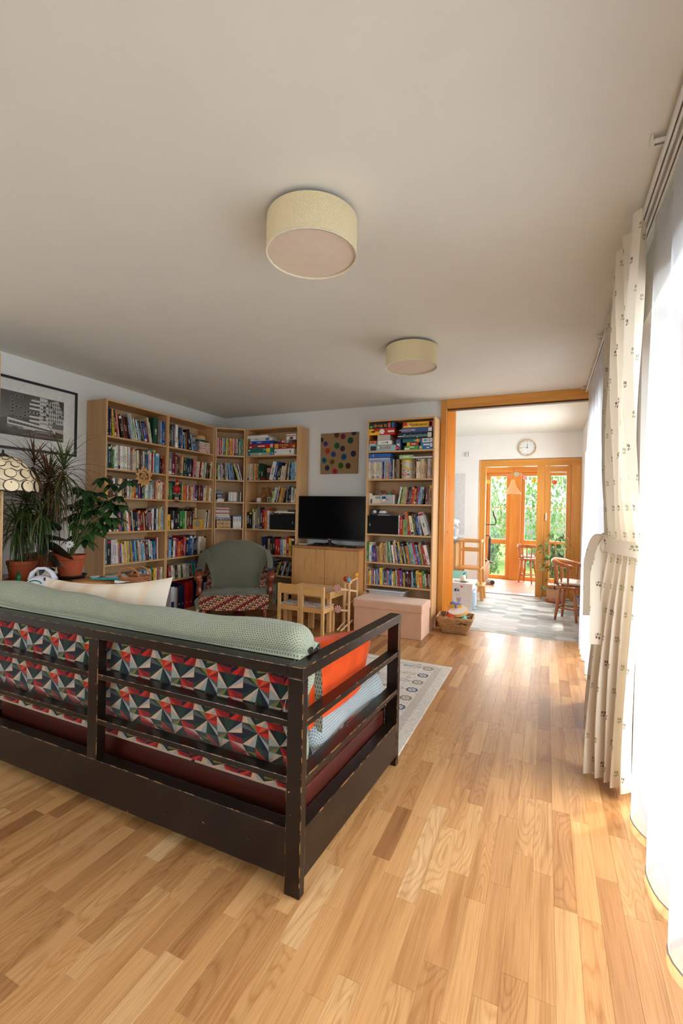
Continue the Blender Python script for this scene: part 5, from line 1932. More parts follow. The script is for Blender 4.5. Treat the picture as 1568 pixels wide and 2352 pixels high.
MB().tube([P_(0, .07, .012), P_(0, -.03, .012)], .001, 5).build('string', pm('#a89c88'), pu)
MB().ball(P_(0, -.038, .0), .009, 8, 6).build('pull_bead', m_red, pu, smooth=True)
MB().tube([P_(0, .252), P_(0, .29, .015)], .001, 5).build('hook_string', pm('#a89c88'), pu)

# fourth shelf of the second case: plaster figure, framed dried flowers, yellow clock
t = thing('plaster_figure', 'grey carved mask figure on the fourth shelf', 'figurine', tuple(at_case('L2', .50, .15, ZS[3])))
c_ = at_case('L2', .49, .16, ZS[3])
m_pl = plain('grey_bronze', C(120, 108, 92), 0.7, 0.25, 30)
MB().tube([c_, c_ + Vector((0, 0, .12)), c_ + Vector((0, .02, .20)), c_ + Vector((0, 0, .27))], [.05, .035, .045, .02], 12, flat=.7).build('body', m_pl, t, smooth=True)
for s_ in (-1, 1):
    MB().tube([c_ + Vector((0, s_ * .04, .21)), c_ + Vector((-.01, s_ * .075, .24)), c_ + Vector((-.01, s_ * .085, .17))], .015, 8).build('arm', m_pl, t, smooth=True)
game('L2', 3, .505, .630, .12, .27, '#5c3820', 'brown wooden frame with pressed flowers on the fourth shelf', [], [(.08, .4, .1, .9, '#3c2414'), (.62, .95, .05, .95, '#c8a878')], y0=.12, y1=.14, name='pressed_flower_picture', cat='picture')
t = thing('table_clock', 'yellow square desk clock with a grey dial', 'clock', tuple(at_case('L2', .57, .06, ZS[3])))
on('L2', 3, .49, .645, .04, .08, 0, .118).build('case', pm('#d8a020'), t, bevel=.004)
dl = MB().lathe([(.046, 0), (.048, .004), (.044, .006)], (0, 0, 0), 28, True, Matrix.Rotation(R(90), 3, 'Y'))
pd = at_case('L2', .548, .0385, ZS[3] + .062)
dl.v = [tuple(Vector(v) + pd) for v in dl.v]
dl.build('dial', pm('#8c887c'), t)
tea = thing('white_ornament', 'white round ornament among the dark books', 'ornament', tuple(at_case('L2', .07, .0, ZS[3])))
MB().ball(at_case('L2', .075, -.012, ZS[3] + .05), .020, 12, 8, (.6, .8, 2.2)).build('body', pm('#d8d2c8'), tea, smooth=True)
MB().ball(at_case('L2', .075, -.012, ZS[3] + .10), .012, 10, 6).build('knob', pm('#c8c0b4'), tea, smooth=True)

for o in list(COL.objects):
    if o.name.startswith('book') and str(o.get('label', '')).endswith('black book, first from left on fourth shelf of bookcase left of television'):
        text('lettering', 'A FÖLD', 0.030, M_WHITE, o, frame((0, 0, 1), (-1, 0, 0), tuple(at_case('B', .038, .010, ZS[3] + .115))))


# ------------------------------------------------------------ ceiling lamps
def m_shade_():
    t = NT('ribbed_lamp_fabric')
    co = t.coord('Object')
    gr = t.n('TexGradient', gradient_type='RADIAL')
    t.l(co, gr.inputs[0])
    sep = t.n('SeparateXYZ')
    t.l(co, sep.inputs[0])
    a = t.math('SINE', t.math('MULTIPLY', gr.outputs[1], 2 * PI * 130))
    b = t.math('SINE', t.math('MULTIPLY', sep.outputs[2], 520.0))
    h = t.math('MULTIPLY', a, b)
    t.l(t.ramp(t.math('ADD', t.math('MULTIPLY', h, 0.5), 0.5), [(0.2, C(220, 204, 162)), (0.8, C(236, 224, 188))]), t.b.inputs['Base Color'])
    t.set(rough=0.85, spec=0.1)
    t.bump(h, 0.35, 0.004)
    return t.m


m_shade = m_shade_()
m_diff = plain('lamp_diffuser', C(222, 208, 190), 0.7, 0.03, 20)
for (x, y, rad, lab) in ((-0.972, 1.765, 0.2, 'drum ceiling lamp with cream ribbed shade nearest the camera'), (-0.985, 3.435, 0.2, 'drum ceiling lamp with cream ribbed shade nearer the kitchen')):
    t = thing('ceiling_lamp', lab, 'ceiling lamp', (x, y, H - 0.17), group=None)
    z0, z1 = 0.0, 0.15
    MB().lathe([(rad, z0), (rad, z1), (rad - 0.004, z1), (rad - 0.004, z0)], (0, 0, 0), 72, False).build('shade', m_shade, t, local=True, smooth=False)
    MB().lathe([(rad + 0.001, z0 - 0.003), (rad + 0.002, z0 + 0.003), (rad - 0.006, z0 + 0.004), (rad - 0.006, z0 - 0.003), (rad + 0.001, z0 - 0.003)], (0, 0, 0), 72, False).build('rim', plain('shade_rim', C(230, 222, 200), 0.7), t, local=True, smooth=True)
    MB().lathe([(0.001, z0 + 0.008), (rad - 0.006, z0 + 0.008), (rad - 0.006, z0 + 0.011), (0.001, z0 + 0.011)], (0, 0, 0), 64, True).build('diffuser', m_diff, t, local=True)
    MB().lathe([(0.06, z1 - 0.03), (0.06, 0.169)], (0, 0, 0), 24).build('ceiling_mount', m_rail, t, local=True)

# ------------------------------------------------------------ pictures
cv = thing('dotted_canvas', 'brown linen canvas painted with coloured dots above the television', 'painting', (-2.415, YB, 1.78))
MB().bx(-2.675, -2.155, YB - 0.032, YB - 0.001, 1.778, 2.298).build('canvas', plain('raw_linen', C(150, 122, 88), 0.95, 0.1, 130, 0.3, 400), cv, bevel=0.003)
dots = [(.435, .95, .068, '#4c3418', '#4c3418'), (.605, .905, .064, '#7c1444', '#4c2458'), (.895, .985, .066, '#28204c', '#28204c'), (.02, .845, .058, '#3c302c', '#3c302c'), (.135, .745, .06, '#54246c', '#283878'),
        (.445, .685, .072, '#14602c', '#1c5444'), (.805, .80, .076, '#0c4c34', '#143c44'), (.60, .61, .066, '#34283c', '#34283c'), (.195, .565, .068, '#bc1420', '#6c5420'), (.355, .48, .066, '#1c3c84', '#1c3868'),
        (.89, .475, .07, '#20284c', '#3c2430'), (.64, .405, .074, '#145478', '#183c60'), (.105, .335, .066, '#0c6470', '#14406c'), (.325, .29, .062, '#644818', '#5c4014'), (.19, .145, .064, '#24283c', '#24283c'),
        (.56, .195, .07, '#14641c', '#4c4c18'), (.755, .185, .068, '#382414', '#382414'), (.405, .055, .07, '#bc1424', '#6c204c')]
for k, (a, b, r0_, h1, h2) in enumerate(dots):
    cx, cz, rr = -2.675 + a * 0.52, 1.778 + b * 0.52, r0_ * 0.52

    def disc(r, yy, hx, par, nm):
        pts = [(cx + math.cos(q * PI / 12) * r, yy, min(2.2975, max(1.7785, cz + math.sin(q * PI / 12) * r * 1.06))) for q in range(24)]
        pts = [(min(-2.1555, max(-2.6745, p[0])), p[1], p[2]) for p in pts]
        back = [(p[0], p[1] + 0.0006, p[2]) for p in pts]
        return MB().add(pts + back, [tuple(range(24))] + [(i, 24 + i, 24 + (i + 1) % 24, (i + 1) % 24) for i in range(24)]).build(nm, pm(hx, .8), par)
    d_ = disc(rr, YB - 0.0328, h1, cv, 'painted_dot')
    if h1 != h2:
        disc(rr * 0.5, YB - 0.0334, h2, d_, 'dot_centre')

# black framed street photograph on the left wall: local plane (u along y, v up)
pf = thing('framed_photograph', 'black framed black-and-white street photograph with wide white mat', 'picture', (XL, 2.42, 1.79))
PY0, PY1, PZ0, PZ1 = 1.93, 2.975, 1.785, 2.415
xf = XL + 0.02
m_bf = plain('black_frame', C(34, 36, 38), 0.4)
MB().bx(XL + 0.001, xf, PY0, PY1, PZ1 - 0.022, PZ1).build('frame_rail', m_bf, pf)
MB().bx(XL + 0.001, xf, PY0, PY1, PZ0, PZ0 + 0.022).build('frame_rail', m_bf, pf)
for a in (PY0, PY1 - 0.022):
    MB().bx(XL + 0.001, xf, a, a + 0.022, PZ0 + 0.022, PZ1 - 0.022).build('frame_stile', m_bf, pf)
MB().bx(XL + 0.001, XL + 0.010, PY0 + 0.01, PY1 - 0.01, PZ0 + 0.01, PZ1 - 0.01).build('mat', plain('white_mat', C(234, 236, 234), 0.5), pf)
U0, U1, V0, V1 = 2.065, 2.842, 1.907, 2.292


def pu_(u, v, k):
    return (XL + 0.0102 + k * 0.00012, U0 + u * (U1 - U0), V0 + v * (V1 - V0))


def gpoly(mb, g, pts, k):
    mb.paint(C(g, g, g))
    mb.add([pu_(min(1, max(0, a)), min(1, max(0, b)), k) for a, b in pts], [tuple(range(len(pts)))])


def grect(mb, g, a, b, c_, d, k):
    gpoly(mb, g, [(a, b), (c_, b), (c_, d), (a, d)], k)


ph = MB()
for k in range(10):
    grect(ph, 78 + k * 7, 0, 1 - (k + 1) * .1 if k < 9 else 0, 1, 1.0 - k * .1, 1)      # sky, paler to the horizon
gpoly(ph, 60, [(0, 0), (1, 0), (1, .36), (0, .36)], 2)
gpoly(ph, 78, [(.2, .30), (.62, .42), (.62, .30)], 3)
gpoly(ph, 70, [(.30, .36), (.42, .47), (.60, .47), (.66, .38)], 3)
for k in range(11):                                           # round tower in rings
    hw = .080 if k < 9 else .058
    grect(ph, 226 if k % 2 == 0 else 62, .660 - hw * .8, .38 + k * .048, .660 + hw * .8, .38 + (k + 1) * .048, 4)
gpoly(ph, 120, [(.61, .90), (.71, .90), (.66, .955)], 4)
grect(ph, 110, .658, .95, .663, 1.0, 4)
gpoly(ph, 220, [(.71, .28), (.80, .28), (.80, .98), (.71, .99)], 5)      # tall white blocks
gpoly(ph, 196, [(.80, .26), (1, .20), (1, 1), (.90, .98), (.80, .90)], 5)
for i in range(4):
    for j in range(7):
        grect(ph, 66, .722 + i * .02, .36 + j * .085, .732 + i * .02, .40 + j * .085, 6)
for i in range(7):
    for j in range(6):
        grect(ph, 52, .815 + i * .026, .36 + j * .10, .827 + i * .026, .42 + j * .10, 6)
gpoly(ph, 44, [(.93, 1), (1, 1), (1, .72), (.965, .80)], 7)
grect(ph, 84, .86, .30, 1.0, .42, 7)
gpoly(ph, 232, [(.36, .40), (.86, .28), (.90, .24), (.90, .18), (.86, .16), (.36, .22)], 8)     # bus, seen from the side
gpoly(ph, 60, [(.37, .345), (.86, .245), (.86, .20), (.37, .285)], 9)
for i in range(13):
    a = .375 + i * .037
    gpoly(ph, 150, [(a, .345 - i * .0075), (a + .004, .344 - i * .0075), (a + .004, .285 - i * .0065), (a, .286 - i * .0065)], 10)
gpoly(ph, 120, [(.36, .25), (.86, .18), (.86, .15), (.36, .18)], 10)
gpoly(ph, 205, [(.53, .225), (.66, .205), (.66, .165), (.53, .185)], 11)
gpoly(ph, 30, [(.44 + math.cos(q * PI / 8) * .035, .16 + math.sin(q * PI / 8) * .055) for q in range(16)], 11)
gpoly(ph, 34, [(.0, .30), (.12, .34), (.28, .26), (.36, .18), (.40, .08), (.34, 0), (0, 0)], 12)      # cars in front
gpoly(ph, 120, [(.02, .28), (.12, .31), (.24, .24), (.06, .22)], 13)
gpoly(ph, 40, [(.46, .06), (.60, .16), (.70, .20), (.84, .20), (.95, .12), (1, .10), (1, 0), (.46, 0)], 13)
gpoly(ph, 130, [(.64, .145), (.70, .185), (.82, .185), (.88, .13)], 14)
gpoly(ph, 96, [(.47, .055), (.64, .12), (.98, .085), (1, .05), (.6, .03)], 14)
gpoly(ph, 24, [(.50, .165), (.62, .19), (.66, .15), (.50, .12)], 12)
for (a, b) in ((.455, .91), (.50, .91), (.41, .85), (.41, .77), (.41, .69), (.41, .62), (.41, .55), (.455, .67), (.50, .66), (.545, .57), (.545, .50), (.50, .45), (.455, .44), (.765, .77), (.80, .83), (.845, .82), (.765, .68), (.765, .55), (.765, .48),
               (.80, .60), (.88, .72), (.885, .43), (.955, .62), (.995, .75), (.995, .68), (.995, .60), (.58, .60), (.62, .60), (.66, .60), (.70, .58)):
    gpoly(ph, 150, [(a + math.cos(q * PI / 6) * .020, b + math.sin(q * PI / 6) * .038) for q in range(12)], 15)
    gpoly(ph, 22, [(a + math.cos(q * PI / 6) * .014, b + math.sin(q * PI / 6) * .027) for q in range(12)], 16)
ph.build('print', vcol('silver_print', 0.35, 0.4, 0.15, nscale=90), pf)
MB().bx(XL + 0.0135, XL + 0.0145, PY0 + 0.018, PY1 - 0.018, PZ0 + 0.018, PZ1 - 0.018).build('glazing', m_glass, pf)

# ------------------------------------------------------------ television and its cabinet
m_oakv = wood('oak_front', C(176, 122, 64), C(206, 156, 96), 'z', 0.5, 0.9, c3=C(188, 136, 76))
m_oakf = wood('beech_carcass', C(190, 134, 76), C(206, 152, 94), 'z', 0.45, 0.4)
cb = thing('tv_cabinet', 'two-door oak cabinet under the television', 'cabinet', (-2.38, 5.0, 0))
CX0, CX1, CY0, CY1, CZ = -2.835, -1.942, 4.80, 5.215, 0.872
for a in (CX0, CX1 - 0.022):
    MB().bx(a, a + 0.022, CY0, CY1, 0, CZ - 0.028).build('side_panel', m_oakf, cb, bevel=0.001)
MB().bx(CX0 - 0.004, CX1 + 0.004, CY0 - 0.004, CY1, CZ - 0.028, CZ).build('top_panel', wood('beech_top', C(160, 104, 54), C(184, 128, 74), 'x', 0.4, 0.4), cb, bevel=0.002)
MB().bx(CX0 + 0.022, CX1 - 0.022, CY1 - 0.01, CY1, 0.02, CZ - 0.03).build('back_panel', m_oakf, cb)
MB().bx(CX0 + 0.022, CX1 - 0.022, CY0 + 0.01, CY0 + 0.03, 0.0, 0.065).build('plinth', m_oakf, cb)
mid = (CX0 + CX1) / 2
for a, b, kx in ((CX0 + 0.025, mid - 0.0025, mid - 0.035), (mid + 0.0025, CX1 - 0.025, mid + 0.035)):
    d_ = MB().bx(a, b, CY0 + 0.004, CY0 + 0.022, 0.07, CZ - 0.031).build('door', m_oakv, cb, bevel=0.001)
    MB().lathe([(0.005, 0), (0.005, 0.010), (0.010, 0.016), (0.009, 0.022), (0.002, 0.024)], (kx, CY0 + 0.004, 0.505), 14, True, Matrix.Rotation(R(90), 3, 'X')).build('knob', m_oakf, d_, smooth=True)
tv = thing('television', 'large flat black television on the oak cabinet', 'television', (-2.42, 4.98, CZ))
m_gblk = plain('gloss_black', C(8, 8, 9), 0.16, 0.0, spec=0.18)
MB().bx(-2.862, -1.958, 4.985, 5.03, 0.945, 1.484).build('case', plain('tv_plastic', C(18, 18, 19), 0.35), tv, bevel=0.004)
MB().bx(-2.854, -1.966, 4.9835, 4.986, 0.962, 1.476).build('screen', m_gblk, tv)
MB().bx(-2.44, -2.40, 4.9825, 4.986, 0.950, 0.956).build('brand_mark', pm('#b8b8b8', .3), tv)
MB().tube([(-2.42, 5.0, 0.95), (-2.42, 5.0, 0.90)], 0.02, 12).build('neck', m_blk, tv)
for s_ in (-1, 1):
    MB().tube([(-2.42, 5.01, 0.905), (-2.42 + s_ * 0.16, 4.90, 0.882), (-2.42 + s_ * 0.24, 4.86, 0.879)], [.012, .009, .006], 8).build('foot', m_blk, tv)
t = thing('media_box', 'slim black media player on the cabinet under the television', 'media player', (-2.5, 4.93, CZ))
MB().bx(-2.60, -2.44, 4.92, 4.985, CZ + 0.0005, CZ + 0.034).build('case', m_blk, t, bevel=0.003)
MB().bx(-2.59, -2.45, 4.919, 4.9205, CZ + 0.012, CZ + 0.024).build('front_panel', m_gblk, t)
t = thing('router_box', 'white flat box at the left end of the television cabinet', 'router', (-2.7, 4.95, CZ))
MB().bx(-2.80, -2.66, 4.90, 4.98, CZ + 0.0005, CZ + 0.018).build('case', pm('#c8c4bc'), t, bevel=0.003)
MB().bx(-2.78, -2.68, 4.8995, 4.9005, CZ + 0.007, CZ + 0.011).build('light_strip', pm('#7c7c78'), t)
t = thing('cable_tangle', 'black cables lying in loops before the television foot', 'cables', (-2.15, 4.87, CZ))
for k in range(4):
    r = random.Random(k)
    MB().tube([(-2.44 + i * 0.05 + r.uniform(-.02, .02), 4.86 + 0.04 * math.sin(i * 1.3 + k) + 0.02 * k, CZ + 0.005 + 0.006 * (k % 2) + 0.012 * abs(math.sin(i + k))) for i in range(9)], 0.0035, 6).build('cable', m_blk, t, smooth=True)
t = thing('remote_control', 'black remote control at the right end of the cabinet', 'remote', (-2.06, 4.86, CZ))
MB().bx(-2.13, -2.01, 4.845, 4.885, CZ + 0.0005, CZ + 0.016).build('body', m_blk, t, bevel=0.005)
for k in range(6):
    MB().bx(-2.12 + k * 0.018, -2.11 + k * 0.018, 4.858, 4.872, CZ + 0.016, CZ + 0.018).build('button', pm('#6c6c6c'), t)
t = thing('wall_socket', 'white double wall socket behind the television', 'socket', (-2.55, YB, 0.93))
MB().bx(-2.64, -2.48, YB - 0.012, YB - 0.001, 0.90, 0.985).build('plate', pm('#e4e4e0'), t, bevel=0.003)
for k in (0, 1):
    MB().lathe([(.02, 0), (.02, .002)], (-2.60 + k * .08, YB - 0.0125, .942), 16, True, Matrix.Rotation(R(90), 3, 'X')).build('outlet', pm('#b8b8b4'), t)

# ------------------------------------------------------------ padded storage bench
m_suede = plain('beige_faux_suede', C(212, 170, 140), 0.95, 0.06, 7, 0.15, 220, 0.1, sheen=0.4)
ob = thing('storage_bench', 'beige faux suede storage bench before the kitchen-side bookcase', 'storage bench', (-1.5, 4.7, 0))
MB().bx(-1.876, -1.132, 4.512, 4.862, 0, 0.298).build('box', m_suede, ob, bevel=0.004)
MB().bx(-1.888, -1.122, 4.500, 4.872, 0.270, 0.362).build('lid', m_suede, ob, bevel=0.016, segs=4)

# ------------------------------------------------------------ armchair
ar = thing('armchair', 'old armchair with carved wooden arms and a geometric seat cover', 'armchair', (-3.22, 4.45, 0))
m_mahog = wood('polished_cherry', C(96, 36, 18), C(138, 58, 28), 'z', 0.25, 0.8, 0.5)


def m_tri_():
    """small multicoloured triangles, as woven"""
    t = NT('triangle_weave')
    tc = t.n('TexCoord')
    sep = t.n('SeparateXYZ')
    t.l(tc.outputs['UV'], sep.inputs[0])
    P = 0.026
    v = t.math('DIVIDE', sep.outputs[1], P * 0.8)
    row = t.math('FLOOR', v)
    fv = t.math('FRACT', v)
    u = t.math('ADD', t.math('DIVIDE', sep.outputs[0], P), t.math('MULTIPLY', row, 0.5))
    fu = t.math('FRACT', u)
    up = t.math('LESS_THAN', t.math('MULTIPLY', t.math('ABSOLUTE', t.math('SUBTRACT', fu, 0.5)), 2.0), t.math('SUBTRACT', 1.0, fv))
    cell = t.math('FLOOR', t.math('ADD', u, t.math('MULTIPLY', t.math('SUBTRACT', 1.0, up), 0.5)))
    idx = t.math('ADD', t.math('ADD', t.math('MULTIPLY', cell, 3.0), t.math('MULTIPLY', row, 4.0)), t.math('MULTIPLY', up, 5.0))
    seq = t.math('ADD', t.math('DIVIDE', t.math('FLOORED_MODULO', idx, 10.0), 10.0), 0.05)
    rp_ = t.t.nodes.new('ShaderNodeValToRGB')
    rp_.color_ramp.interpolation = 'CONSTANT'
    cols = ['#30282c', '#8c1c20', '#c8a478', '#6c3428', '#b8482c', '#5c5c54', '#d8b890', '#3c2028', '#9c3430', '#a89c78']
    els = rp_.color_ramp.elements
    while len(els) < len(cols):
        els.new(0.5)
    for i, hx in enumerate(cols):
        els[i].position = i / len(cols)
        els[i].color = C(hx)
    t.l(seq, rp_.inputs[0])
    t.l(rp_.outputs[0], t.b.inputs['Base Color'])
    t.set(rough=0.9, spec=0.1, sheen=0.2)
    return t.m


m_tri = m_tri_()
SX, SYF, SYB = (-3.62, -2.83), 4.235, 4.86


def seatbox(mb, x0, x1, y0, y1, z0, z1, crown=0.03, bow=0.02):
    mb.grid(lambda u, v: (mixv(x0, x1, u), y0 - bow * math.sin(PI * u), mixv(z0 - 0.012 * math.sin(PI * u), z1, v)), 20, 4, uv=lambda u, v: (u * (x1 - x0), v * (z1 - z0)))
    mb.grid(lambda u, v: (mixv(x0, x1, u), mixv(y0 - bow * math.sin(PI * u) * (1 - v), y1, v), z1 + crown * math.sin(PI * u) * math.sin(PI * min(1, v * 1.2 + .02))), 20, 12, uv=lambda u, v: (u * (x1 - x0), v * (y1 - y0)))
    mb.grid(lambda u, v: (x0, mixv(y1, y0, u), mixv(z0, z1, v)), 8, 3, uv=lambda u, v: (u * (y1 - y0), v * (z1 - z0)))
    mb.grid(lambda u, v: (x1, mixv(y0, y1, u), mixv(z0, z1, v)), 8, 3, uv=lambda u, v: (u * (y1 - y0), v * (z1 - z0)))
    mb.grid(lambda u, v: (mixv(x1, x0, u), y1, mixv(z0, z1, v)), 4, 3, uv=lambda u, v: (u * (x1 - x0), v * (z1 - z0)))
    mb.grid(lambda u, v: (mixv(x1, x0, u), mixv(y0, y1, v), z0), 4, 3, uv=lambda u, v: (u, v))
    return mb


seatbox(MB(), SX[0], SX[1], SYF, SYB, 0.205, 0.365).build('seat', m_tri, ar, smooth=True)
# tall padded back, curved at the crest
bk_m = MB()


def back_out(u, v, s):
    x = mixv(-3.58, -2.87, u)
    crest = 0.90 + 0.05 * math.sin(PI * u) - 0.05 * abs(2 * u - 1) ** 3
    z = mixv(0.36, crest, v)
    y = 4.66 + 0.17 * v + s * 0.045 * (1 - abs(2 * u - 1) ** 4) ** 0.5 - 0.03 * (abs(2 * u - 1) ** 2)
    return (x, y, z)


bk_m.grid(lambda u, v: back_out(u, v, -1), 20, 16, uv=lambda u, v: (u * .7, v * .55))
bk_m.grid(lambda u, v: back_out(1 - u, v, 1), 20, 16, uv=lambda u, v: (u * .7, v * .55))
bk_m.build('backrest', m_tri, ar, smooth=True)
for s_, xa in ((-1, SX[0]), (1, SX[1])):
    xo = xa + s_ * 0.012
    MB().tube([(xo, 4.80, 0.60), (xo + s_ * .01, 4.60, 0.605), (xo + s_ * .012, 4.42, 0.605), (xo + s_ * .012, 4.30, 0.585), (xo + s_ * .01, 4.262, 0.545)], [.026, .034, .044, .050, .034], 14, flat=.8).build('armrest', m_mahog, ar, smooth=True)
    MB().tube([(xo, 4.70, 0.624), (xo + s_ * .012, 4.48, 0.632), (xo + s_ * .012, 4.38, 0.626)], [.024, .034, .026], 10, flat=.6).build('arm_pad', m_tri, ar, smooth=True)
    MB().tube([(xo, 4.285, 0.575), (xo, 4.30, 0.54), (xo, 4.33, 0.48), (xo, 4.325, 0.42), (xo, 4.30, 0.36)], [.036, .042, .028, .030, .036], 12).build('arm_support', m_mahog, ar, smooth=True)
    xi = xa - s_ * 0.045
    MB().tube([(xi, SYF + .04, 0.21), (xi, SYF + .035, 0.16), (xi + s_ * .004, SYF + .02, 0.12), (xi, SYF + .03, 0.055), (xi, SYF + .03, 0.004)], [.038, .034, .026, .030, .018], 12).build('leg', m_mahog, ar, smooth=True)
    MB().tube([(xi, SYB - .04, 0.22), (xi, SYB - .02, 0.10), (xi, SYB, 0.003)], [.028, .024, .018], 10).build('leg', m_mahog, ar, smooth=True)
MB().lathe([(.019, 0), (.019, .022)], (SX[1] - .045, SYF + .03, .0005), 12).build('leg_cap', pm('#d8c8a0'), ar)
# knitted throw over the chair
m_knit = plain('olive_grey_knit', C(112, 112, 94), 0.95, 0.12, 16, 0.5, 260, 0.1, sheen=0.3)


def m_rib_():
    t = NT('olive_grey_ribbed_throw')
    tc = t.n('TexCoord')
    sep = t.n('SeparateXYZ')
    t.l(tc.outputs['UV'], sep.inputs[0])
    a = t.math('SINE', t.math('MULTIPLY', sep.outputs[0], 520.0))
    b = t.math('SINE', t.math('MULTIPLY', sep.outputs[1], 900.0))
    h = t.math('ADD', a, t.math('MULTIPLY', b, 0.4))
    t.l(t.ramp(t.math('ADD', t.math('MULTIPLY', h, 0.3), 0.5), [(0.1, C(88, 90, 76)), (0.9, C(122, 122, 104))]), t.b.inputs['Base Color'])
    t.set(rough=0.95, spec=0.1, sheen=0.3)
    t.bump(h, 0.5, 0.003)
    return t.m


m_rib = m_rib_()
tw = MB()


def chair_throw(u, v):
    """v: 0 behind the crest, over it, down the back, over the seat to the front edge"""
    uu = u * 1.16 - 0.08
    spread = 0.0
    out = max(0.0, -uu) + max(0.0, uu - 1)
    uc = min(1, max(0, uu))
    if v < 0.12:
        p = Vector(back_out(uc, 0.8 + 0.2 * v / 0.12, 1)) + Vector((0, 0.012, 0.004))
    elif v < 0.20:
        t = (v - 0.12) / 0.08
        a, b = Vector(back_out(uc, 1, 1)), Vector(back_out(uc, 1, -1))
        p = a.lerp(b, t) + Vector((0, 0.012 * (1 - 2 * t), 0.010 + 0.012 * math.sin(PI * t)))
    elif v < 0.68:
        t = (v - 0.20) / 0.48
        narrow = 1 - 0.20 * ease(t * 1.4)
        uc2 = 0.5 + (uc - 0.5) * narrow
        p = Vector(back_out(uc2, 1 - t * 0.93, -1)) + Vector((0, -0.014 - 0.012 * abs(math.sin(uc * 6 + 1)) * t, 0.004))
        if out > 0:
            p += Vector(((1 if uu > 0.5 else -1) * out * 0.9 * (1 - t), -0.02 - 0.03 * t, -0.02 * t))
    else:
        t = (v - 0.68) / 0.32
        x = mixv(-3.52, -2.86, uc) - 0.10 * t * (1 - uc)
        y = mixv(4.62, 4.225, t)
        z = 0.375 + 0.034 * math.sin(PI * min(1, max(0, (x - SX[0]) / 0.79))) * math.sin(PI * min(1, (1 - t) * 1.0 + .02)) + 0.008 + 0.006 * math.sin(u * 17 + t * 5)
        if t > 0.93:
            z -= (t - 0.93) * 0.5
        p = Vector((x, y, z))
    return tuple(p)


tw.grid(chair_throw, 48, 72, uv=lambda u, v: (u * 0.9, v * 1.25))
kt = tw.build('knitted_throw', m_rib, smooth=True, org=(-3.2, 4.6, 0.37), label='olive grey ribbed throw with tassels over the armchair', cat='blanket')
MB().grid(lambda u, v: (-3.575 - 0.10 * u - 0.03 * v, 4.60 - 0.05 * v + 0.05 * u, 0.875 - 0.06 * u - 0.33 * v * (1 - 0.3 * u)), 8, 16, uv=lambda u, v: (u * .15, v * .4)).build('side_fold', m_rib, kt, smooth=True)
MB().grid(lambda u, v: (-3.60 - 0.06 * u - .01 * math.sin(v * 8), 4.25 - 0.03 * u, 0.378 - 0.05 * u - 0.17 * v), 8, 14, uv=lambda u, v: (u * .12, v * .2)).build('hanging_corner', m_rib, kt, smooth=True)
MB().grid(lambda u, v: (-2.875 + 0.07 * u + 0.03 * math.sin(v * 3), 4.62 - 0.06 * v + .04 * u, 0.865 - 0.04 * u - 0.40 * v * (1 - .35 * u)), 8, 16, uv=lambda u, v: (u * .15, v * .45)).build('side_fold', m_rib, kt, smooth=True)
ts = MB()
for k in range(7):
    ts.tube([(-3.64 + .004 * k, 4.225, 0.215), (-3.645 + .006 * (k - 3), 4.222 + .002 * (k % 2), 0.165)], .0025, 5)
ts.build('tassel', plain('tassel_wool', C(168, 158, 140), 0.95), kt)

# the chair stands turned towards the middle of the room
for o_ in (ar, kt):
    o0 = Vector(ORG[o_.name]) - Vector((-3.22, 4.45, 0))
    o_.rotation_euler = (0, 0, R(35))
    o_.location = Matrix.Rotation(R(35), 3, 'Z') @ (o0 * 0.95) + Vector((-3.225, 4.215, 0))
    o_.scale = (0.95, 0.95, 0.95)

# ------------------------------------------------------------ children's table and chairs
m_pine = wood('clear_pine', C(208, 158, 96), C(226, 184, 126), 'z', 0.5, 0.6)
m_pine_x = wood('clear_pine_across', C(206, 148, 78), C(226, 176, 110), 'x', 0.5, 0.6)
kt_ = thing('play_table', 'low white-topped pine play table before the television cabinet', 'table', (-2.37, 4.55, 0), R(-3))
KW_, KD_, KH_ = 0.60, 0.40, 0.432
MB().bx(-KW_ / 2 + .02, KW_ / 2 - .02, -KD_ / 2 + .02, KD_ / 2 - .02, KH_ - .022, KH_ - .010).build('tabletop', plain('white_laminate', C(218, 200, 176), 0.4), kt_, local=True)
for yy in (-KD_ / 2, KD_ / 2 - .02):
    MB().bx(-KW_ / 2 + .02, KW_ / 2 - .02, yy, yy + .02, KH_ - .075, KH_).build('apron', m_pine_x, kt_, local=True, bevel=.002)
for xx in (-KW_ / 2, KW_ / 2 - .02):
    MB().bx(xx, xx + .02, -KD_ / 2, KD_ / 2, KH_ - .075, KH_).build('apron', m_pine, kt_, local=True, bevel=.002)
for xx in (-KW_ / 2 + .001, KW_ / 2 - .041):
    for yy in (-KD_ / 2 + .001, KD_ / 2 - .041):
        MB().bx(xx, xx + .04, yy, yy + .04, 0, KH_ - .076).build('leg', m_pine, kt_, local=True, bevel=.002)
m_seatpad = vcol('printed_seat_fabric', 0.8, 0.2, 0.4, nscale=70)


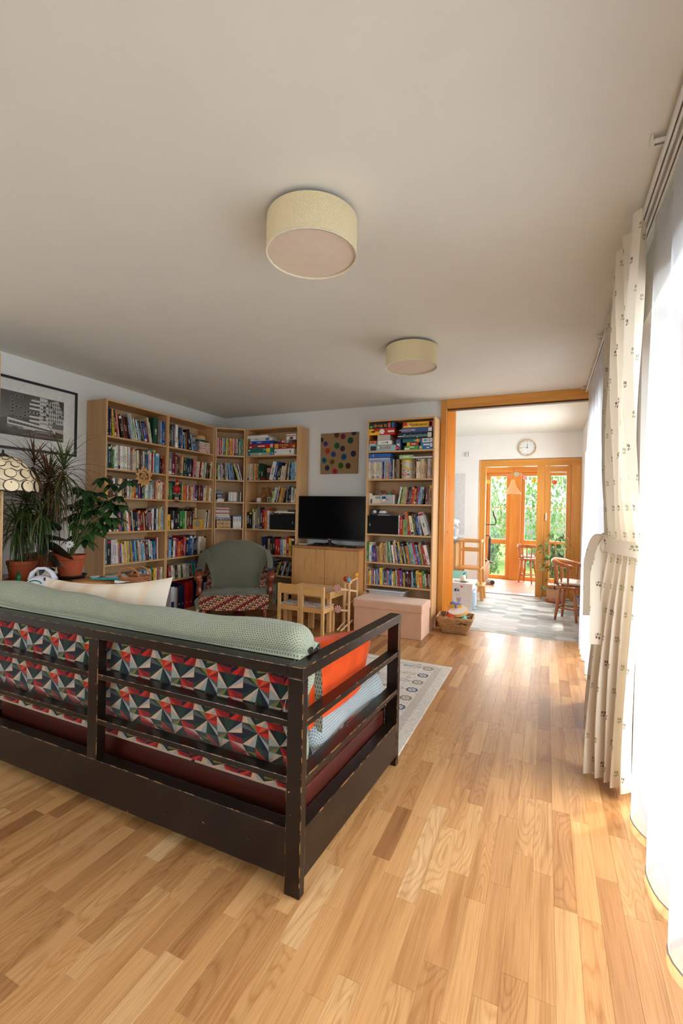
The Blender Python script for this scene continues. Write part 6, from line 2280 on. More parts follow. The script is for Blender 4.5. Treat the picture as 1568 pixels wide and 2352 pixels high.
def kids_chair(loc, rz, label):
    t = thing('child_chair', label, 'chair', loc, rz, 'pine chairs at the play table')
    Q = dict(local=True, bevel=.002)
    for xx in (-.14, .108):
        MB().bx(xx, xx + .032, -.14, -.112, 0, .515).build('back_post', m_pine, t, **Q)
        MB().bx(xx, xx + .032, .108, .14, 0, .262).build('leg', m_pine, t, **Q)
        MB().bx(xx + .004, xx + .028, -.112, .108, .232, .282).build('side_rail', m_pine, t, **Q)
        for zz in (.262,):
            MB().lathe([(.006, 0), (.006, .003)], (xx + .016, -.1405, zz), 10, True, Matrix.Rotation(R(90), 3, 'X')).build('bolt', pm('#a8a49c', .3), t, local=True)
    MB().bx(-.108, .108, -.138, -.118, .410, .512).build('backrest', m_pine_x, t, **Q)
    MB().bx(-.108, .108, -.136, -.118, .235, .288).build('seat_rail', m_pine_x, t, **Q)
    MB().bx(-.108, .108, .112, .13, .235, .288).build('seat_rail', m_pine_x, t, **Q)
    st = MB().paint(C(206, 190, 184))
    st.bx(-.135, .135, -.105, .135, .283, .298)
    pad = st.build('seat', m_seatpad, t, local=True, bevel=.006)
    for k in range(10):
        r = random.Random(k)
        MB().paint(C(*r.choice([(70, 62, 80), (150, 100, 110), (110, 96, 100)]))).box((r.uniform(-.11, .11), r.uniform(-.09, .12), .2984), (r.uniform(.01, .035), r.uniform(.006, .02), .0006), Matrix.Rotation(r.uniform(0, 3), 3, 'Z')).build('printed_shape', m_seatpad, pad, local=True)
    return t


kids_chair((-2.490, 4.300, 0), R(1), 'left of the two small pine chairs at the play table')
kids_chair((-2.205, 4.290, 0), R(0), 'right of the two small pine chairs at the play table')

# ------------------------------------------------------------ wooden ball run
br = thing('ball_run', 'pale wooden ball run toy with peppermint-striped wheels', 'toy', (-1.98, 4.62, 0))
m_pale = wood('pale_beech', C(226, 184, 136), C(238, 204, 160), 'z', 0.5, 0.6)
for (x, y) in ((-1.996, 4.525), (-1.905, 4.44), (-1.921, 4.70)):
    MB().bx(x - .011, x + .011, y - .007, y + .007, 0, .555).build('upright', m_pale, br, bevel=.002)
MB().bar((-1.996, 4.52, .532), (-1.905, 4.45, .532), .055, .012).build('top_track', m_pale, br)
MB().bar((-1.905, 4.45, .545), (-1.921, 4.70, .555), .014, .018).build('top_track', m_pale, br)
MB().bar((-2.02, 4.43, .462), (-1.925, 4.69, .405), .016, .02).build('track', m_pale, br)
MB().bar((-2.015, 4.43, .235), (-1.905, 4.48, .225), .016, .02).build('track', m_pale, br)
MB().bar((-2.02, 4.40, .02), (-1.99, 4.56, .10), .012, .016).build('track', m_pale, br)
MB().bar((-1.98, 4.40, .02), (-1.91, 4.56, .11), .012, .016).build('track', m_pale, br)
MB().bar((-1.99, 4.53, .27), (-1.915, 4.69, .32), .010, .014).build('brace', m_pale, br)
for (x, y, z) in ((-2.034, 4.42, .469), (-2.026, 4.42, .245)):
    n = Vector((.42, -.9, 0)).normalized()
    ux = Vector((-n.y, n.x, 0))
    wl = MB()
    for k in range(20):
        a0, a1 = 2 * PI * k / 20, 2 * PI * (k + 1) / 20
        rr = .040 if k % 2 else .035
        wl.paint(C(232, 190, 176) if k % 2 else C(120, 40, 50))
        c0 = Vector((x, y, z))
        P3 = [c0 + n * .008, c0 + n * .008 + (ux * math.cos(a0) + Vector((0, 0, 1)) * math.sin(a0)) * rr, c0 + n * .008 + (ux * math.cos(a1) + Vector((0, 0, 1)) * math.sin(a1)) * rr]
        B3 = [p - n * .016 for p in P3]
        wl.add(P3 + B3, [(0, 1, 2), (5, 4, 3), (1, 4, 5, 2)])
    wl.build('wheel', vcol('painted_toy', 0.35, 0.4, 0.04), br)
for (x, y, z, hx, nm, rr) in ((-1.975, 4.50, .5655, '#c8201c', 'red', .027), (-1.925, 4.462, .5635, '#58a8c4', 'light blue', .025), (-1.92, 4.66, .592, '#e8a02c', 'yellow', .028)):
    MB().ball((x, y, z), rr, 20, 12).build('wooden_ball', pm(hx, .3), smooth=True, org=(x, y, z - rr), label='%s wooden ball on top of the ball run' % nm, cat='ball')
for (x, y, z) in ((-1.905, 4.431, .542), (-1.921, 4.691, .550)):
    MB().ball((x, y, z), .009, 10, 6).build('peg', pm('#b83028'), br, smooth=True)
t = thing('toy_animal', 'small striped wooden toy lying on the storage bench', 'toy', (-1.86, 4.80, .3625))
MB().box((-1.86, 4.80, .378), (.05, .018, .026), Matrix.Rotation(.4, 3, 'Z')).build('body', pm('#d8b088'), t, bevel=.004)
for k in range(3):
    MB().box((-1.875 + k * .016, 4.793 + k * .007, .380), (.006, .021, .029), Matrix.Rotation(.4, 3, 'Z')).build('stripe', pm('#8c3c30'), t)
MB().tube([(-1.885, 4.79, .363), (-1.885, 4.785, .405)], .006, 6).build('neck', pm('#d8a040'), t)

# ------------------------------------------------------------ wicker toy basket
wb = thing('toy_basket', 'square wicker basket of toys at the kitchen threshold', 'basket', (-0.875, 5.03, 0))
m_wick = wood('willow', C(150, 106, 62), C(196, 156, 104), 'x', 0.65, 3.0)
BX, BY, BRZ = -0.885, 5.035, R(4)


def bask(s, t, z):
    """point on the rim square at fraction s around, height fraction t"""
    hw, hd = mixv(.120, .185, t), mixv(.100, .150, t)
    per = (s % 1.0) * 4
    k, f = int(per), per - int(per)
    P4 = [(-hw, -hd), (hw, -hd), (hw, hd), (-hw, hd)]
    a, b = P4[k], P4[(k + 1) % 4]
    x, y = mixv(a[0], b[0], f), mixv(a[1], b[1], f)
    return Vector((BX + x * math.cos(BRZ) - y * math.sin(BRZ), BY + x * math.sin(BRZ) + y * math.cos(BRZ), z))


NS = 28
wv_ = []
for j in range(12):
    t_ = (j + .5) / 12
    z = .012 + t_ * .150
    pts = []
    for k in range(NS * 2 + 1):
        s = k / (NS * 2)
        p = bask(s, t_, z)
        c_ = Vector((BX, BY, z))
        o_ = (p - c_).normalized()
        pts.append(p + o_ * (.006 if (k + j * 2) % 4 in (0, 1) else -.006) + Vector((0, 0, .0015 * math.sin(k * 1.7 + j))))
    if j in (8, 9):                       # gap of the handle hole in the front
        MB().tube(pts[:9], .0062, 6).build('willow_strand', m_wick, wb, smooth=True)
        MB().tube(pts[20 - 15:6] + pts[11:], .0062, 6).build('willow_strand', m_wick, wb, smooth=True) if False else MB().tube(pts[12:], .0062, 6).build('willow_strand', m_wick, wb, smooth=True)
    else:
        MB().tube(pts, .0066, 6).build('willow_strand', m_wick, wb, smooth=True)
for k in range(NS):
    s = (k + .25) / NS
    MB().tube([bask(s, 0, .006), bask(s, .5, .085), bask(s, 1, .165)], .0038, 5).build('stake', m_wick, wb)
for q in range(3):
    MB().tube([bask(k / 40, 1.0 + .02 * q, .166 + .007 * q + .004 * math.sin(k * 2.5 + q * 2)) for k in range(41)], .0075, 6).build('rim_braid', m_wick, wb, smooth=True)
MB().bx(BX - .115, BX + .115, BY - .095, BY + .095, .004, .012).build('base', m_wick, wb)
TB = dict(cat='toy')
t = thing('toy_drum', 'white-skinned toy drum lying tilted on top of the basket', 'drum', (-0.86, 5.02, .15))
Md = Matrix.Rotation(R(-9), 3, 'Y') @ Matrix.Rotation(R(16), 3, 'X')
MB().lathe([(.104, -.018), (.108, -.016), (.108, .016), (.104, .018)], (-0.862, 5.055, .222), 40, True, Md).build('hoop', pm('#d8a868'), t, smooth=False)
MB().lathe([(.101, .0), (.101, .0012)], Vector((-0.862, 5.055, .222)) + Md @ Vector((0, 0, .0182)), 40, True, Md).build('skin', pm('#e8dcd4'), t)
t = thing('toy_guitar', 'yellow plastic toy case with a blue whisk-shaped grip in the basket', 'toy', (-0.90, 5.12, .15))
MB().ball((-0.895, 5.125, .225), .095, 24, 14, (1, .35, .9)).build('body', pm('#dca820', .3), t, smooth=True)
MB().tube([(-0.945, 5.05, .305), (-0.915, 5.045, .318), (-0.885, 5.04, .305), (-0.855, 5.045, .318), (-0.825, 5.05, .305)], [.013, .017, .015, .017, .013], 10).build('grip', pm('#7c80c8', .4), t, smooth=True)
MB().tube([(-0.885, 5.04, .305), (-0.885, 5.045, .262)], [.014, .011], 10).build('grip_stem', pm('#7078c4', .4), t, smooth=True)
MB().tube([(-1.005, 4.985, .12), (-0.975, 5.0, .21), (-0.945, 5.01, .285)], [.004, .009, .004], 8, flat=.4).build('toy_wand', pm('#e89090'), smooth=True, org=(-1.0, 4.985, .12), label='pink plastic wand leaning out of the toy basket', **TB)
t = MB().ball((-0.925, 4.945, .172), .034, 14, 9, (1.3, .9, .8)).build('toy_car', pm('#d82820', .3), smooth=True, org=(-0.925, 4.945, .145), label='red rounded plastic toy in the basket front', **TB)
MB().ball((-0.965, 4.925, .160), .030, 14, 9, (1.2, .9, .7)).build('toy_shell', pm('#b8aca4', .4), smooth=True, org=(-0.965, 4.925, .14), label='pale grey shell-shaped toy at the basket front', **TB)
MB().tube([(-0.90, 4.93, .163), (-0.845, 4.925, .160)], .013, 10).build('toy_roller', pm('#d89c84'), smooth=True, org=(-0.87, 4.93, .15), label='flesh pink wooden roller at the basket rim', **TB)
MB().tube([(-0.85, 4.915, .160), (-0.80, 4.915, .156)], [.009, .013], 10).build('toy_maraca', pm('#c81c20', .3), smooth=True, org=(-0.82, 4.915, .145), label='bright red maraca at the basket rim', **TB)
MB().box((-0.84, 4.985, .168), (.12, .05, .05), Matrix.Rotation(.3, 3, 'Y')).build('toy_box', pm('#1c1a1c', .4), bevel=.004, org=(-0.84, 4.985, .14), label='black plastic toy box under the drum', **TB)
MB().lathe([(.030, 0), (.038, .06)], (-0.765, 4.985, .135), 18, True, Matrix.Rotation(R(-38), 3, 'Y')).build('toy_cup', pm('#5cb8a0', .4), org=(-0.765, 4.985, .13), label='mint green toy cup lying at the right of the basket', **TB)
MB().ball((-0.785, 4.925, .165), .013, 10, 7).build('wooden_bead', pm('#d8945c'), smooth=True, org=(-0.785, 4.925, .15), label='round wooden bead beside the red maraca', cat='bead')

# odds and ends on the floor
MB().tube([(-2.44, 4.78, .004), (-2.50, 4.76, .03), (-2.53, 4.75, .10), (-2.50, 4.765, .16), (-2.46, 4.79, .12)], .003, 6).build('charging_cable', pm('#d8d4cc'), smooth=True, org=(-2.47, 4.77, 0), label='thin white cable looping below the oak cabinet', cat='cable')
t = thing('toy_truck', 'dark red toy truck lying under the armchair', 'toy', (-3.30, 4.42, 0))
MB().bx(-3.40, -3.27, 4.40, 4.46, .018, .062).build('body', pm('#5c1c18', .4), t, bevel=.006)
for k in (0, 1):
    MB().lathe([(.018, 0), (.018, .066)], (-3.375 + .08 * k, 4.463, .018), 12, True, Matrix.Rotation(R(90), 3, 'X')).build('axle_wheels', pm('#1c1c1c'), t)
MB().ball((-3.18, 4.36, .018), .018, 12, 8, (1.3, 1, 1)).build('toy_ball', pm('#d8d8d0'), smooth=True, org=(-3.18, 4.36, 0), label='small white toy ball on the floor under the armchair', cat='ball')


# ------------------------------------------------------------ corner with the plants
def pix(px, py, y=None, x=None, z=None):
    """point seen at a pixel of the photo, on the plane y, x or z that the thing stands at"""
    d = f_ + r_ * ((px - 784) / FPX) - u_ * ((py - 1176) / FPX)
    if y is not None:
        k = y / d.y
    elif x is not None:
        k = x / d.x
    else:
        k = (z - EYE) / d.z
    return Vector((0, 0, EYE)) + d * k


# tall case whose edge shows at the left border
MB_case = bookcase((-3.51, 1.89, 0), R(180), 0.74, 'birch bookcase whose edge shows at the left border of the room')

TZ = 0.70
tb = thing('plant_table', 'old cherry wood table with curved legs carrying the plants', 'table', (-3.48, 2.32, 0))
m_cherry_x = wood('cherry_across', C(120, 66, 32), C(156, 94, 50), 'x', 0.35, 0.6, 0.3)
TX0, TX1, TY0, TY1 = -4.235, -2.715, 2.03, 2.615
MB().bx(TX0, TX1, TY0, TY1, TZ - 0.024, TZ).build('tabletop', m_cherry_x, tb, bevel=0.006, segs=3)
for a, b, c_, d in ((TX0 + .05, TX1 - .05, TY0 + .03, TY0 + .05), (TX0 + .05, TX1 - .05, TY1 - .05, TY1 - .03), (TX0 + .03, TX0 + .05, TY0 + .05, TY1 - .05), (TX1 - .05, TX1 - .03, TY0 + .05, TY1 - .05)):
    MB().bx(a, b, c_, d, TZ - 0.115, TZ - 0.024).build('apron', m_cherry_x, tb, bevel=.002)
for sx, xx in ((-1, TX0 + .05), (1, TX1 - .05)):
    for sy, yy in ((-1, TY0 + .05), (1, TY1 - .05)):
        MB().tube([(xx, yy, TZ - .026), (xx + sx * .012, yy + sy * .012, TZ - .16), (xx + sx * .004, yy + sy * .004, .36), (xx - sx * .01, yy - sy * .01, .12), (xx + sx * .006, yy + sy * .006, .02), (xx + sx * .012, yy + sy * .012, .0)], [.032, .036, .024, .017, .022, .02], 10).build('leg', m_mahog, tb, smooth=True)

m_terra = plain('terracotta', C(176, 84, 50), 0.8, 0.10, 12, 0.1, 150)
m_terra_d = plain('terracotta_dark', C(140, 56, 34), 0.75, 0.10, 12, 0.1, 150)
m_soil = plain('potting_soil', C(52, 36, 26), 1.0, 0.3, 60, 0.6, 80)


def potted(name, label, c, r, h, mat, saucer=None, band=True):
    t = thing(name, label, 'potted plant', tuple(c))
    z0 = c[2] + (0.004 if saucer else 0.0)
    cc = (c[0], c[1], z0)
    MB().lathe([(r * .72, 0.001), (r * .94, h * .78), (r * .94, h * .80), (r * 1.0, h * .82), (r * 1.02, h), (r * .95, h), (r * .92, h * .86), (r * .3, h * .84)], cc, 32, True).build('pot', mat, t, smooth=False)
    MB().lathe([(.001, h * .86), (r * .92, h * .87)], cc, 24, False).build('soil', m_soil, t)
    if saucer:
        MB().lathe([(r * .9, 0), (r * 1.12, .028), (r * 1.09, .03), (r * .88, .006), (.001, .006)], (c[0], c[1], c[2] + .0005), 32, True).build('saucer', saucer, t, smooth=True)
    return t


# --- strap-leaved dragon trees: leaves are copies of a few bent blades
def m_blade_(name, cols):
    t = NT(name)
    info = t.n('ObjectInfo')
    t.l(t.ramp(info.outputs['Random'], [(i / (len(cols) - 1), c) for i, c in enumerate(cols)]), t.b.inputs['Base Color'])
    t.set(rough=0.4, spec=0.4)
    return t.m


m_blade_red = m_blade_('dragon_leaf_reddish', [C(70, 66, 34), C(96, 62, 40), C(116, 76, 54), C(62, 76, 38)])
m_blade_green = m_blade_('dragon_leaf_green', [C(46, 72, 34), C(66, 88, 42), C(92, 96, 50), C(54, 80, 44)])


def blade_mesh(el, ln, wd, droop, mat, name):
    mb = MB()
    n = 9
    p = Vector((0, 0, 0))
    ang = R(el)
    pts = [p.copy()]
    for i in range(n):
        p = p + Vector((math.cos(ang), 0, math.sin(ang))) * (ln / n)
        ang = max(R(-86), ang - R(droop) / n * (0.4 + 1.2 * i / n))
        pts.append(p.copy())
    vs, fs = [], []
    for i, q in enumerate(pts):
        t = i / n
        w_ = wd * (0.5 + 0.5 * math.sin(PI * min(1, t * 1.5 + .15))) * (1 - t ** 3) + 0.0004
        vs += [q + Vector((0, -w_, w_ * .35)), q, q + Vector((0, w_, w_ * .35))]
    for i in range(n):
        a = i * 3
        fs += [(a, a + 1, a + 4, a + 3), (a + 1, a + 2, a + 5, a + 4)]
    me = bpy.data.meshes.new(name)
    me.from_pydata([tuple(v) for v in vs], [], fs)
    me.materials.append(mat)
    me.polygons.foreach_set('use_smooth', [True] * len(me.polygons))
    return me


def blades(tree, head, n, mat, seed, ln=(.30, .46), el=(-35, 80), wd=.0075):
    r = random.Random(seed)
    meshes = {}
    base = Vector(ORG[tree.name])
    for i in range(n):
        e = el[0] + (el[1] - el[0]) * (i / n)
        key = int(round(e / 12.0))
        if key not in meshes:
            meshes[key] = blade_mesh(key * 12.0, 0.40, wd, 60 + 0.55 * max(0, 60 - key * 12.0), mat, 'leaf')
        o = bpy.data.objects.new('leaf', meshes[key])
        COL.objects.link(o)
        o.parent = tree
        o.location = head - base + Vector((0, 0, -.05 + .12 * i / n))
        k = r.uniform(*ln) / 0.40
        o.scale = (k, k * .9, k)
        th_ = i * 2.39996 + r.uniform(-.2, .2)
        reach = 0.40 * k
        if head.x + math.cos(th_) * reach < XL + .03:      # the wall is in the way: the blade bends along it
            th_ = math.copysign(math.acos(max(-1, min(1, (XL + .04 - head.x) / reach))) * .9, math.sin(th_) or 1)
        o.rotation_euler = (r.uniform(-.1, .1), 0, th_)


pa = Vector((-3.70, 2.165, TZ))
pb_ = Vector((-3.83, 2.40, TZ))
pc_ = Vector((-3.60, 2.49, TZ))
pw = Vector((-3.52, 2.24, TZ))
ta = potted('dragon_tree', 'green strap-leaved dragon tree in the leftmost terracotta pot', pa, .100, .165, m_terra, m_terra)
tb2 = potted('dragon_tree', 'tall reddish dragon tree in the dark terracotta pot', pb_, .125, .20, m_terra_d)
tc_ = potted('umbrella_plant', 'umbrella plant with drooping palmate leaves in a terracotta pot', pc_, .112, .19, m_terra, plain('black_saucer', C(26, 22, 20), 0.5))
ha = pix(62, 1165, y=2.22)
MB().tube([pa + Vector((0, 0, .14)), pa + Vector((-.02, .02, .4)), ha], [.014, .012, .012], 8).build('cane', m_bark, ta, smooth=True)
blades(ta, ha, 110, m_blade_green, 1, (.32, .46), (-80, 50), .0095)
hb = pix(98, 1185, y=2.26)
MB().tube([pa + Vector((.02, 0, .14)), hb], [.012, .011], 8).build('cane', m_bark, ta, smooth=True)
blades(ta, hb, 90, m_blade_green, 6, (.28, .42), (-80, 45), .0095)
h1 = pix(112, 1110, y=2.36)
MB().tube([pb_ + Vector((0, 0, .17)), pb_ + Vector((.02, .02, .5)), h1], [.016, .013, .013], 8).build('cane', m_bark, tb2, smooth=True)
blades(tb2, h1, 150, m_blade_red, 2, (.26, .42), (-85, 75), .0085)
h2 = pix(146, 1085, y=2.42)
MB().tube([pb_ + Vector((.03, 0, .17)), pb_ + Vector((.05, .03, .5)), h2], [.013, .011, .011], 8).build('cane', m_bark, tb2, smooth=True)
blades(tb2, h2, 60, m_blade_green, 3, (.30, .46), (-75, 85), .008)
h3 = pix(78, 1075, y=2.26)
MB().tube([pb_ + Vector((-.03, 0, .17)), h3], [.013, .010], 8).build('cane', m_bark, tb2, smooth=True)
blades(tb2, h3, 60, m_blade_red, 4, (.26, .40), (-70, 75), .008)

h4 = pix(132, 1140, y=2.36)
MB().tube([pb_ + Vector((0, .03, .17)), h4], [.013, .010], 8).build('cane', m_bark, tb2, smooth=True)
blades(tb2, h4, 90, m_blade_red, 14, (.24, .38), (-85, 60), .0085)
h5 = pix(40, 1215, y=2.14)
MB().tube([pa + Vector((-.02, 0, .14)), h5], [.012, .010], 8).build('cane', m_bark, ta, smooth=True)
blades(ta, h5, 80, m_blade_green, 15, (.26, .38), (-85, 60), .0095)


# --- leaf blade of a broad leaf, shared by all copies
def leaf_mesh(name, ln, wd, mat, fold=.25, curl=.25, n=8):
    vs, fs = [], []
    for i in range(n + 1):
        t = i / n
        w_ = wd * math.sin(PI * t ** .85) ** .8 + .0004
        z = -curl * ln * t * t
        vs += [(t * ln, -w_, z + fold * w_), (t * ln, 0, z), (t * ln, w_, z + fold * w_)]
    for i in range(n):
        a = i * 3
        fs += [(a, a + 1, a + 4, a + 3), (a + 1, a + 2, a + 5, a + 4)]
    me = bpy.data.meshes.new(name)
    me.from_pydata(vs, [], fs)
    me.materials.append(mat)
    me.polygons.foreach_set('use_smooth', [True] * len(me.polygons))
    return me


def put_leaf(me, parent, at, direction, roll=0.0, k=1.0):
    o = bpy.data.objects.new('leaf', me)
    COL.objects.link(o)
    o.parent = parent
    d = Vector(direction).normalized()
    side = Vector((0, 0, 1)).cross(d)
    if side.length < .05:
        side = Vector((0, 1, 0))
    side.normalize()
    up = d.cross(side)
    M = Matrix(((d.x, side.x, up.x), (d.y, side.y, up.y), (d.z, side.z, up.z))) @ Matrix.Rotation(roll, 3, 'X')
    o.rotation_euler = M.to_euler()
    o.scale = (k, k, k)
    o.location = Vector(at) - Vector(ORG[parent.name])
    return o


m_schef = m_blade_('umbrella_leaf', [C(22, 50, 24), C(32, 66, 30), C(58, 92, 40), C(26, 56, 30)])
lm = leaf_mesh('leaf', .125, .027, m_schef)
rs = random.Random(8)
spots = [(178, 1120, 2.62), (192, 1146, 2.60), (212, 1172, 2.66), (232, 1098, 2.75), (258, 1112, 2.86), (272, 1140, 2.86), (294, 1104, 2.95), (202, 1162, 2.60), (224, 1132, 2.72), (255, 1172, 2.86), (266, 1190, 2.88), (276, 1160, 2.90), (214, 1200, 2.70),
         (168, 1158, 2.58), (186, 1178, 2.60), (158, 1186, 2.56), (184, 1226, 2.60), (206, 1222, 2.66), (168, 1232, 2.55), (198, 1240, 2.62), (246, 1150, 2.80), (240, 1188, 2.80), (176, 1200, 2.56), (236, 1160, 2.76), (196, 1128, 2.62), (226, 1205, 2.74), (262, 1158, 2.86), (208, 1142, 2.66), (248, 1206, 2.84)]
root_top = pc_ + Vector((0, 0, .18))
for i, (px_, py_, yy) in enumerate(spots):
    p = pix(px_, py_, y=yy)
    midp = root_top.lerp(p, .55) + Vector((0, 0, .10))
    MB().tube([root_top + Vector((rs.uniform(-.02, .02), rs.uniform(-.02, .02), 0)), midp, p], [.006, .004, .0025], 5).build('stem', plain('green_stem', C(84, 92, 48), 0.6), tc_, smooth=True)
    n = rs.choice([6, 7, 7, 8])
    a0 = rs.uniform(0, 6)
    for k in range(n):
        a = a0 + 2 * PI * k / n
        put_leaf(lm, tc_, p, (math.cos(a), math.sin(a), rs.uniform(-.75, -.05)), rs.uniform(-.4, .4), rs.uniform(.75, 1.15))

# --- rubber plant in a white pot
tr_ = thing('rubber_plant', 'rubber plant with broad dark leaves in a cream pot', 'potted plant', tuple(pw))
MB().lathe([(.045, .001), (.062, .05), (.066, .115), (.060, .116), (.056, .09), (.01, .088)], tuple(pw), 28, True).build('pot', plain('cream_ceramic', C(206, 196, 172), 0.35), tr_, smooth=True)
MB().lathe([(.001, .092), (.056, .093)], tuple(pw), 20, False).build('soil', m_soil, tr_)
top_ = pix(112, 1212, y=2.30)
MB().tube([pw + Vector((0, 0, .09)), pw + Vector((.0, .01, .2)), top_], [.007, .006, .004], 6).build('stem', m_bark, tr_, smooth=True)
m_rub = m_blade_('rubber_leaf', [C(22, 34, 26), C(30, 44, 32), C(26, 40, 34)])
lr = leaf_mesh('leaf', .17, .042, m_rub, .12, .12, 10)
for (ax, ay, bx_, by_, yy, k) in ((110, 1282, 156, 1300, 2.26, 1.05), (108, 1278, 135, 1296, 2.18, .8), (100, 1300, 92, 1322, 2.16, .62), (112, 1240, 168, 1232, 2.30, 1.15), (112, 1262, 176, 1270, 2.32, 1.2), (112, 1215, 142, 1200, 2.30, .85),
                                   (110, 1300, 126, 1308, 2.18, .5), (108, 1235, 88, 1262, 2.28, .9), (110, 1250, 96, 1275, 2.25, .8)):
    a, b = pix(ax, ay, y=yy), pix(bx_, by_, y=yy - .03)
    put_leaf(lr, tr_, a, b - a, rs.uniform(-.5, .2) - .5, (b - a).length / .17 if (b - a).length > .05 else k)

# --- white paper star among the leaves
st = thing('paper_star', 'white paper star ornament among the umbrella plant leaves', 'ornament', tuple(pix(160, 1252, y=2.42)))
sc_ = pix(160, 1250, y=2.42)
nrm = (Vector((0, 0, EYE)) - sc_).normalized()
sx_ = Vector((0, 0, 1)).cross(nrm).normalized()
sy_ = nrm.cross(sx_)
for k in range(10):
    a = 2 * PI * k / 10
    d1, d2 = sx_ * math.cos(a) + sy_ * math.sin(a), sx_ * math.cos(a + PI / 2) + sy_ * math.sin(a + PI / 2)
    q = [sc_, sc_ + d1 * .022 + d2 * .006, sc_ + d1 * .036, sc_ + d1 * .022 - d2 * .006]
    MB().add([v + nrm * .001 for v in q] + [v - nrm * .001 for v in q], [(0, 1, 2, 3), (7, 6, 5, 4), (0, 4, 5, 1), (1, 5, 6, 2), (2, 6, 7, 3), (3, 7, 4, 0)]).build('ray', pm('#e8e8e4'), st)
MB().ball(sc_ + nrm * .002, .006, 8, 6).build('centre', pm('#504c48'), st)

# --- things on the table
bb = thing('cd_player', 'white rounded portable disc player with carrying handle', 'disc player', (-3.36, 2.115, TZ))
m_wplast = pm('#d4d4de', .3)
PBx, PBy = -3.36, 2.115
ang = R(18)


def bbp(x, y, z):
    return (PBx + x * math.cos(ang) - y * math.sin(ang), PBy + x * math.sin(ang) + y * math.cos(ang), TZ + z)


body = MB()
body.grid(lambda u, v: bbp((u - .5) * .235 * (1 - .0 * v), -.05 + .10 * v, .001 + .085 * (1 - abs(2 * u - 1) ** 3) * (.8 + .2 * math.sin(PI * v))), 24, 8)
body.grid(lambda u, v: bbp((u - .5) * .235, -.05, .001 + .068 * (1 - abs(2 * u - 1) ** 3) * v), 24, 3)
body.grid(lambda u, v: bbp((.5 - u) * .235, .05, .001 + .068 * (1 - abs(2 * u - 1) ** 3) * v), 24, 3)
body.build('body', m_wplast, bb, smooth=True)
MB().tube([bbp(-.10, 0, .05), bbp(-.085, 0, .10), bbp(-.04, 0, .135), bbp(.02, 0, .138), bbp(.07, 0, .11), bbp(.098, 0, .06)], [.022, .018, .014, .014, .018, .024], 12, flat=.8).build('handle', m_wplast, bb, smooth=True)
MB().bx(*[q for ab in zip(bbp(.058, -.062, .058), bbp(.076, -.046, .078)) for q in ab]).build('display', pm('#28242c', .2), bb)
MB().tube([Vector(bbp(-.02 + .05 * math.cos(a), -.052, .032 + .022 * math.sin(a))) for a in [k * PI / 10 for k in range(11)]], .005, 8).build('speaker_ring', pm('#1c7c64', .3), bb, smooth=True)
MB().ball(bbp(.085, -.05, .032), .012, 10, 7).build('button', pm('#208468', .3), bb, smooth=True)
bt = thing('green_bottle', 'slim green bottle between the pots and the pillow', 'bottle', tuple(pix(42, 1345, y=2.06)))
cb_ = Vector((-3.335, 2.035, TZ))
cb_ = Vector((pix(42, 1345, y=2.06).x, 2.06, TZ))
bt.location = cb_
ORG[bt.name] = tuple(cb_)
MB().lathe([(.018, .001), (.019, .06), (.014, .08), (.007, .09)], tuple(cb_), 16).build('glass', pm('#14643c', .15), bt, smooth=True)
MB().lathe([(.008, .09), (.008, .105), (.003, .106)], tuple(cb_), 12).build('cap', pm('#0c5030', .3), bt)
bt.location = cb_
# magazine, wooden tray, papers, turquoise folder
t = thing('magazine', 'open magazine lying beside the disc player', 'magazine', (-3.2, 2.22, TZ))
MB().box((-3.17, 2.20, TZ + .004), (.20, .14, .006), Matrix.Rotation(.2, 3, 'Z')).build('pages', pm('#c4ccd0'), t)
MB().box((-3.17, 2.20, TZ + .0085), (.15, .08, .002), Matrix.Rotation(.2, 3, 'Z')).build('cover_photo', pm('#788c98'), t)
t = thing('wooden_tray', 'rustic split-wood tray on the plant table', 'tray', (-3.1, 2.42, TZ))
m_rustic = wood('rustic_split_wood', C(150, 92, 46), C(208, 152, 90), 'x', 0.7, 1.5)
for k in range(7):
    MB().bar((-3.34, 2.34 + k * .03, TZ + .014), (-2.98, 2.36 + k * .03, TZ + .018), .028, .022).build('slat', m_rustic, t, bevel=.003)
t = thing('paper_sheet', 'crumpled grey wrapping paper on the wooden tray', 'paper', (-3.0, 2.45, TZ + .03))
gp = MB()
gp.grid(lambda u, v: (-3.20 + .34 * u + .03 * v, 2.42 + .13 * v, TZ + .032 + .05 * math.sin(PI * u) * (.6 + .4 * math.sin(5 * v)) + .01 * math.sin(9 * u + 4 * v)), 14, 8)
gp.build('sheet', pm('#a09894'), t)
wp = MB()
wp.grid(lambda u, v: (-3.38 + .14 * u, 2.47 + .08 * v, TZ + .026 + .008 * math.sin(6 * u)), 8, 4)
wp.build('leaflet', pm('#d8d8d8'), label='white leaflet lying behind the tray', cat='leaflet', org=(-3.31, 2.51, TZ + .02))
t = thing('fabric_folder', 'turquoise fabric folder lying across the tray', 'folder', (-2.9, 2.40, TZ + .03))
tf = MB()
tf.grid(lambda u, v: (-3.22 + .42 * u, 2.385 - .01 * u + .09 * v * u + .012, TZ + .030 + .030 * u + .012 * math.sin(PI * v)), 16, 5)
tf.build('cover', pm('#1c98a0'), t)
MB().bx(-2.93, -2.79, 2.372, 2.384, TZ + .030, TZ + .050).build('page_edge', pm('#e4e4e0'), t)


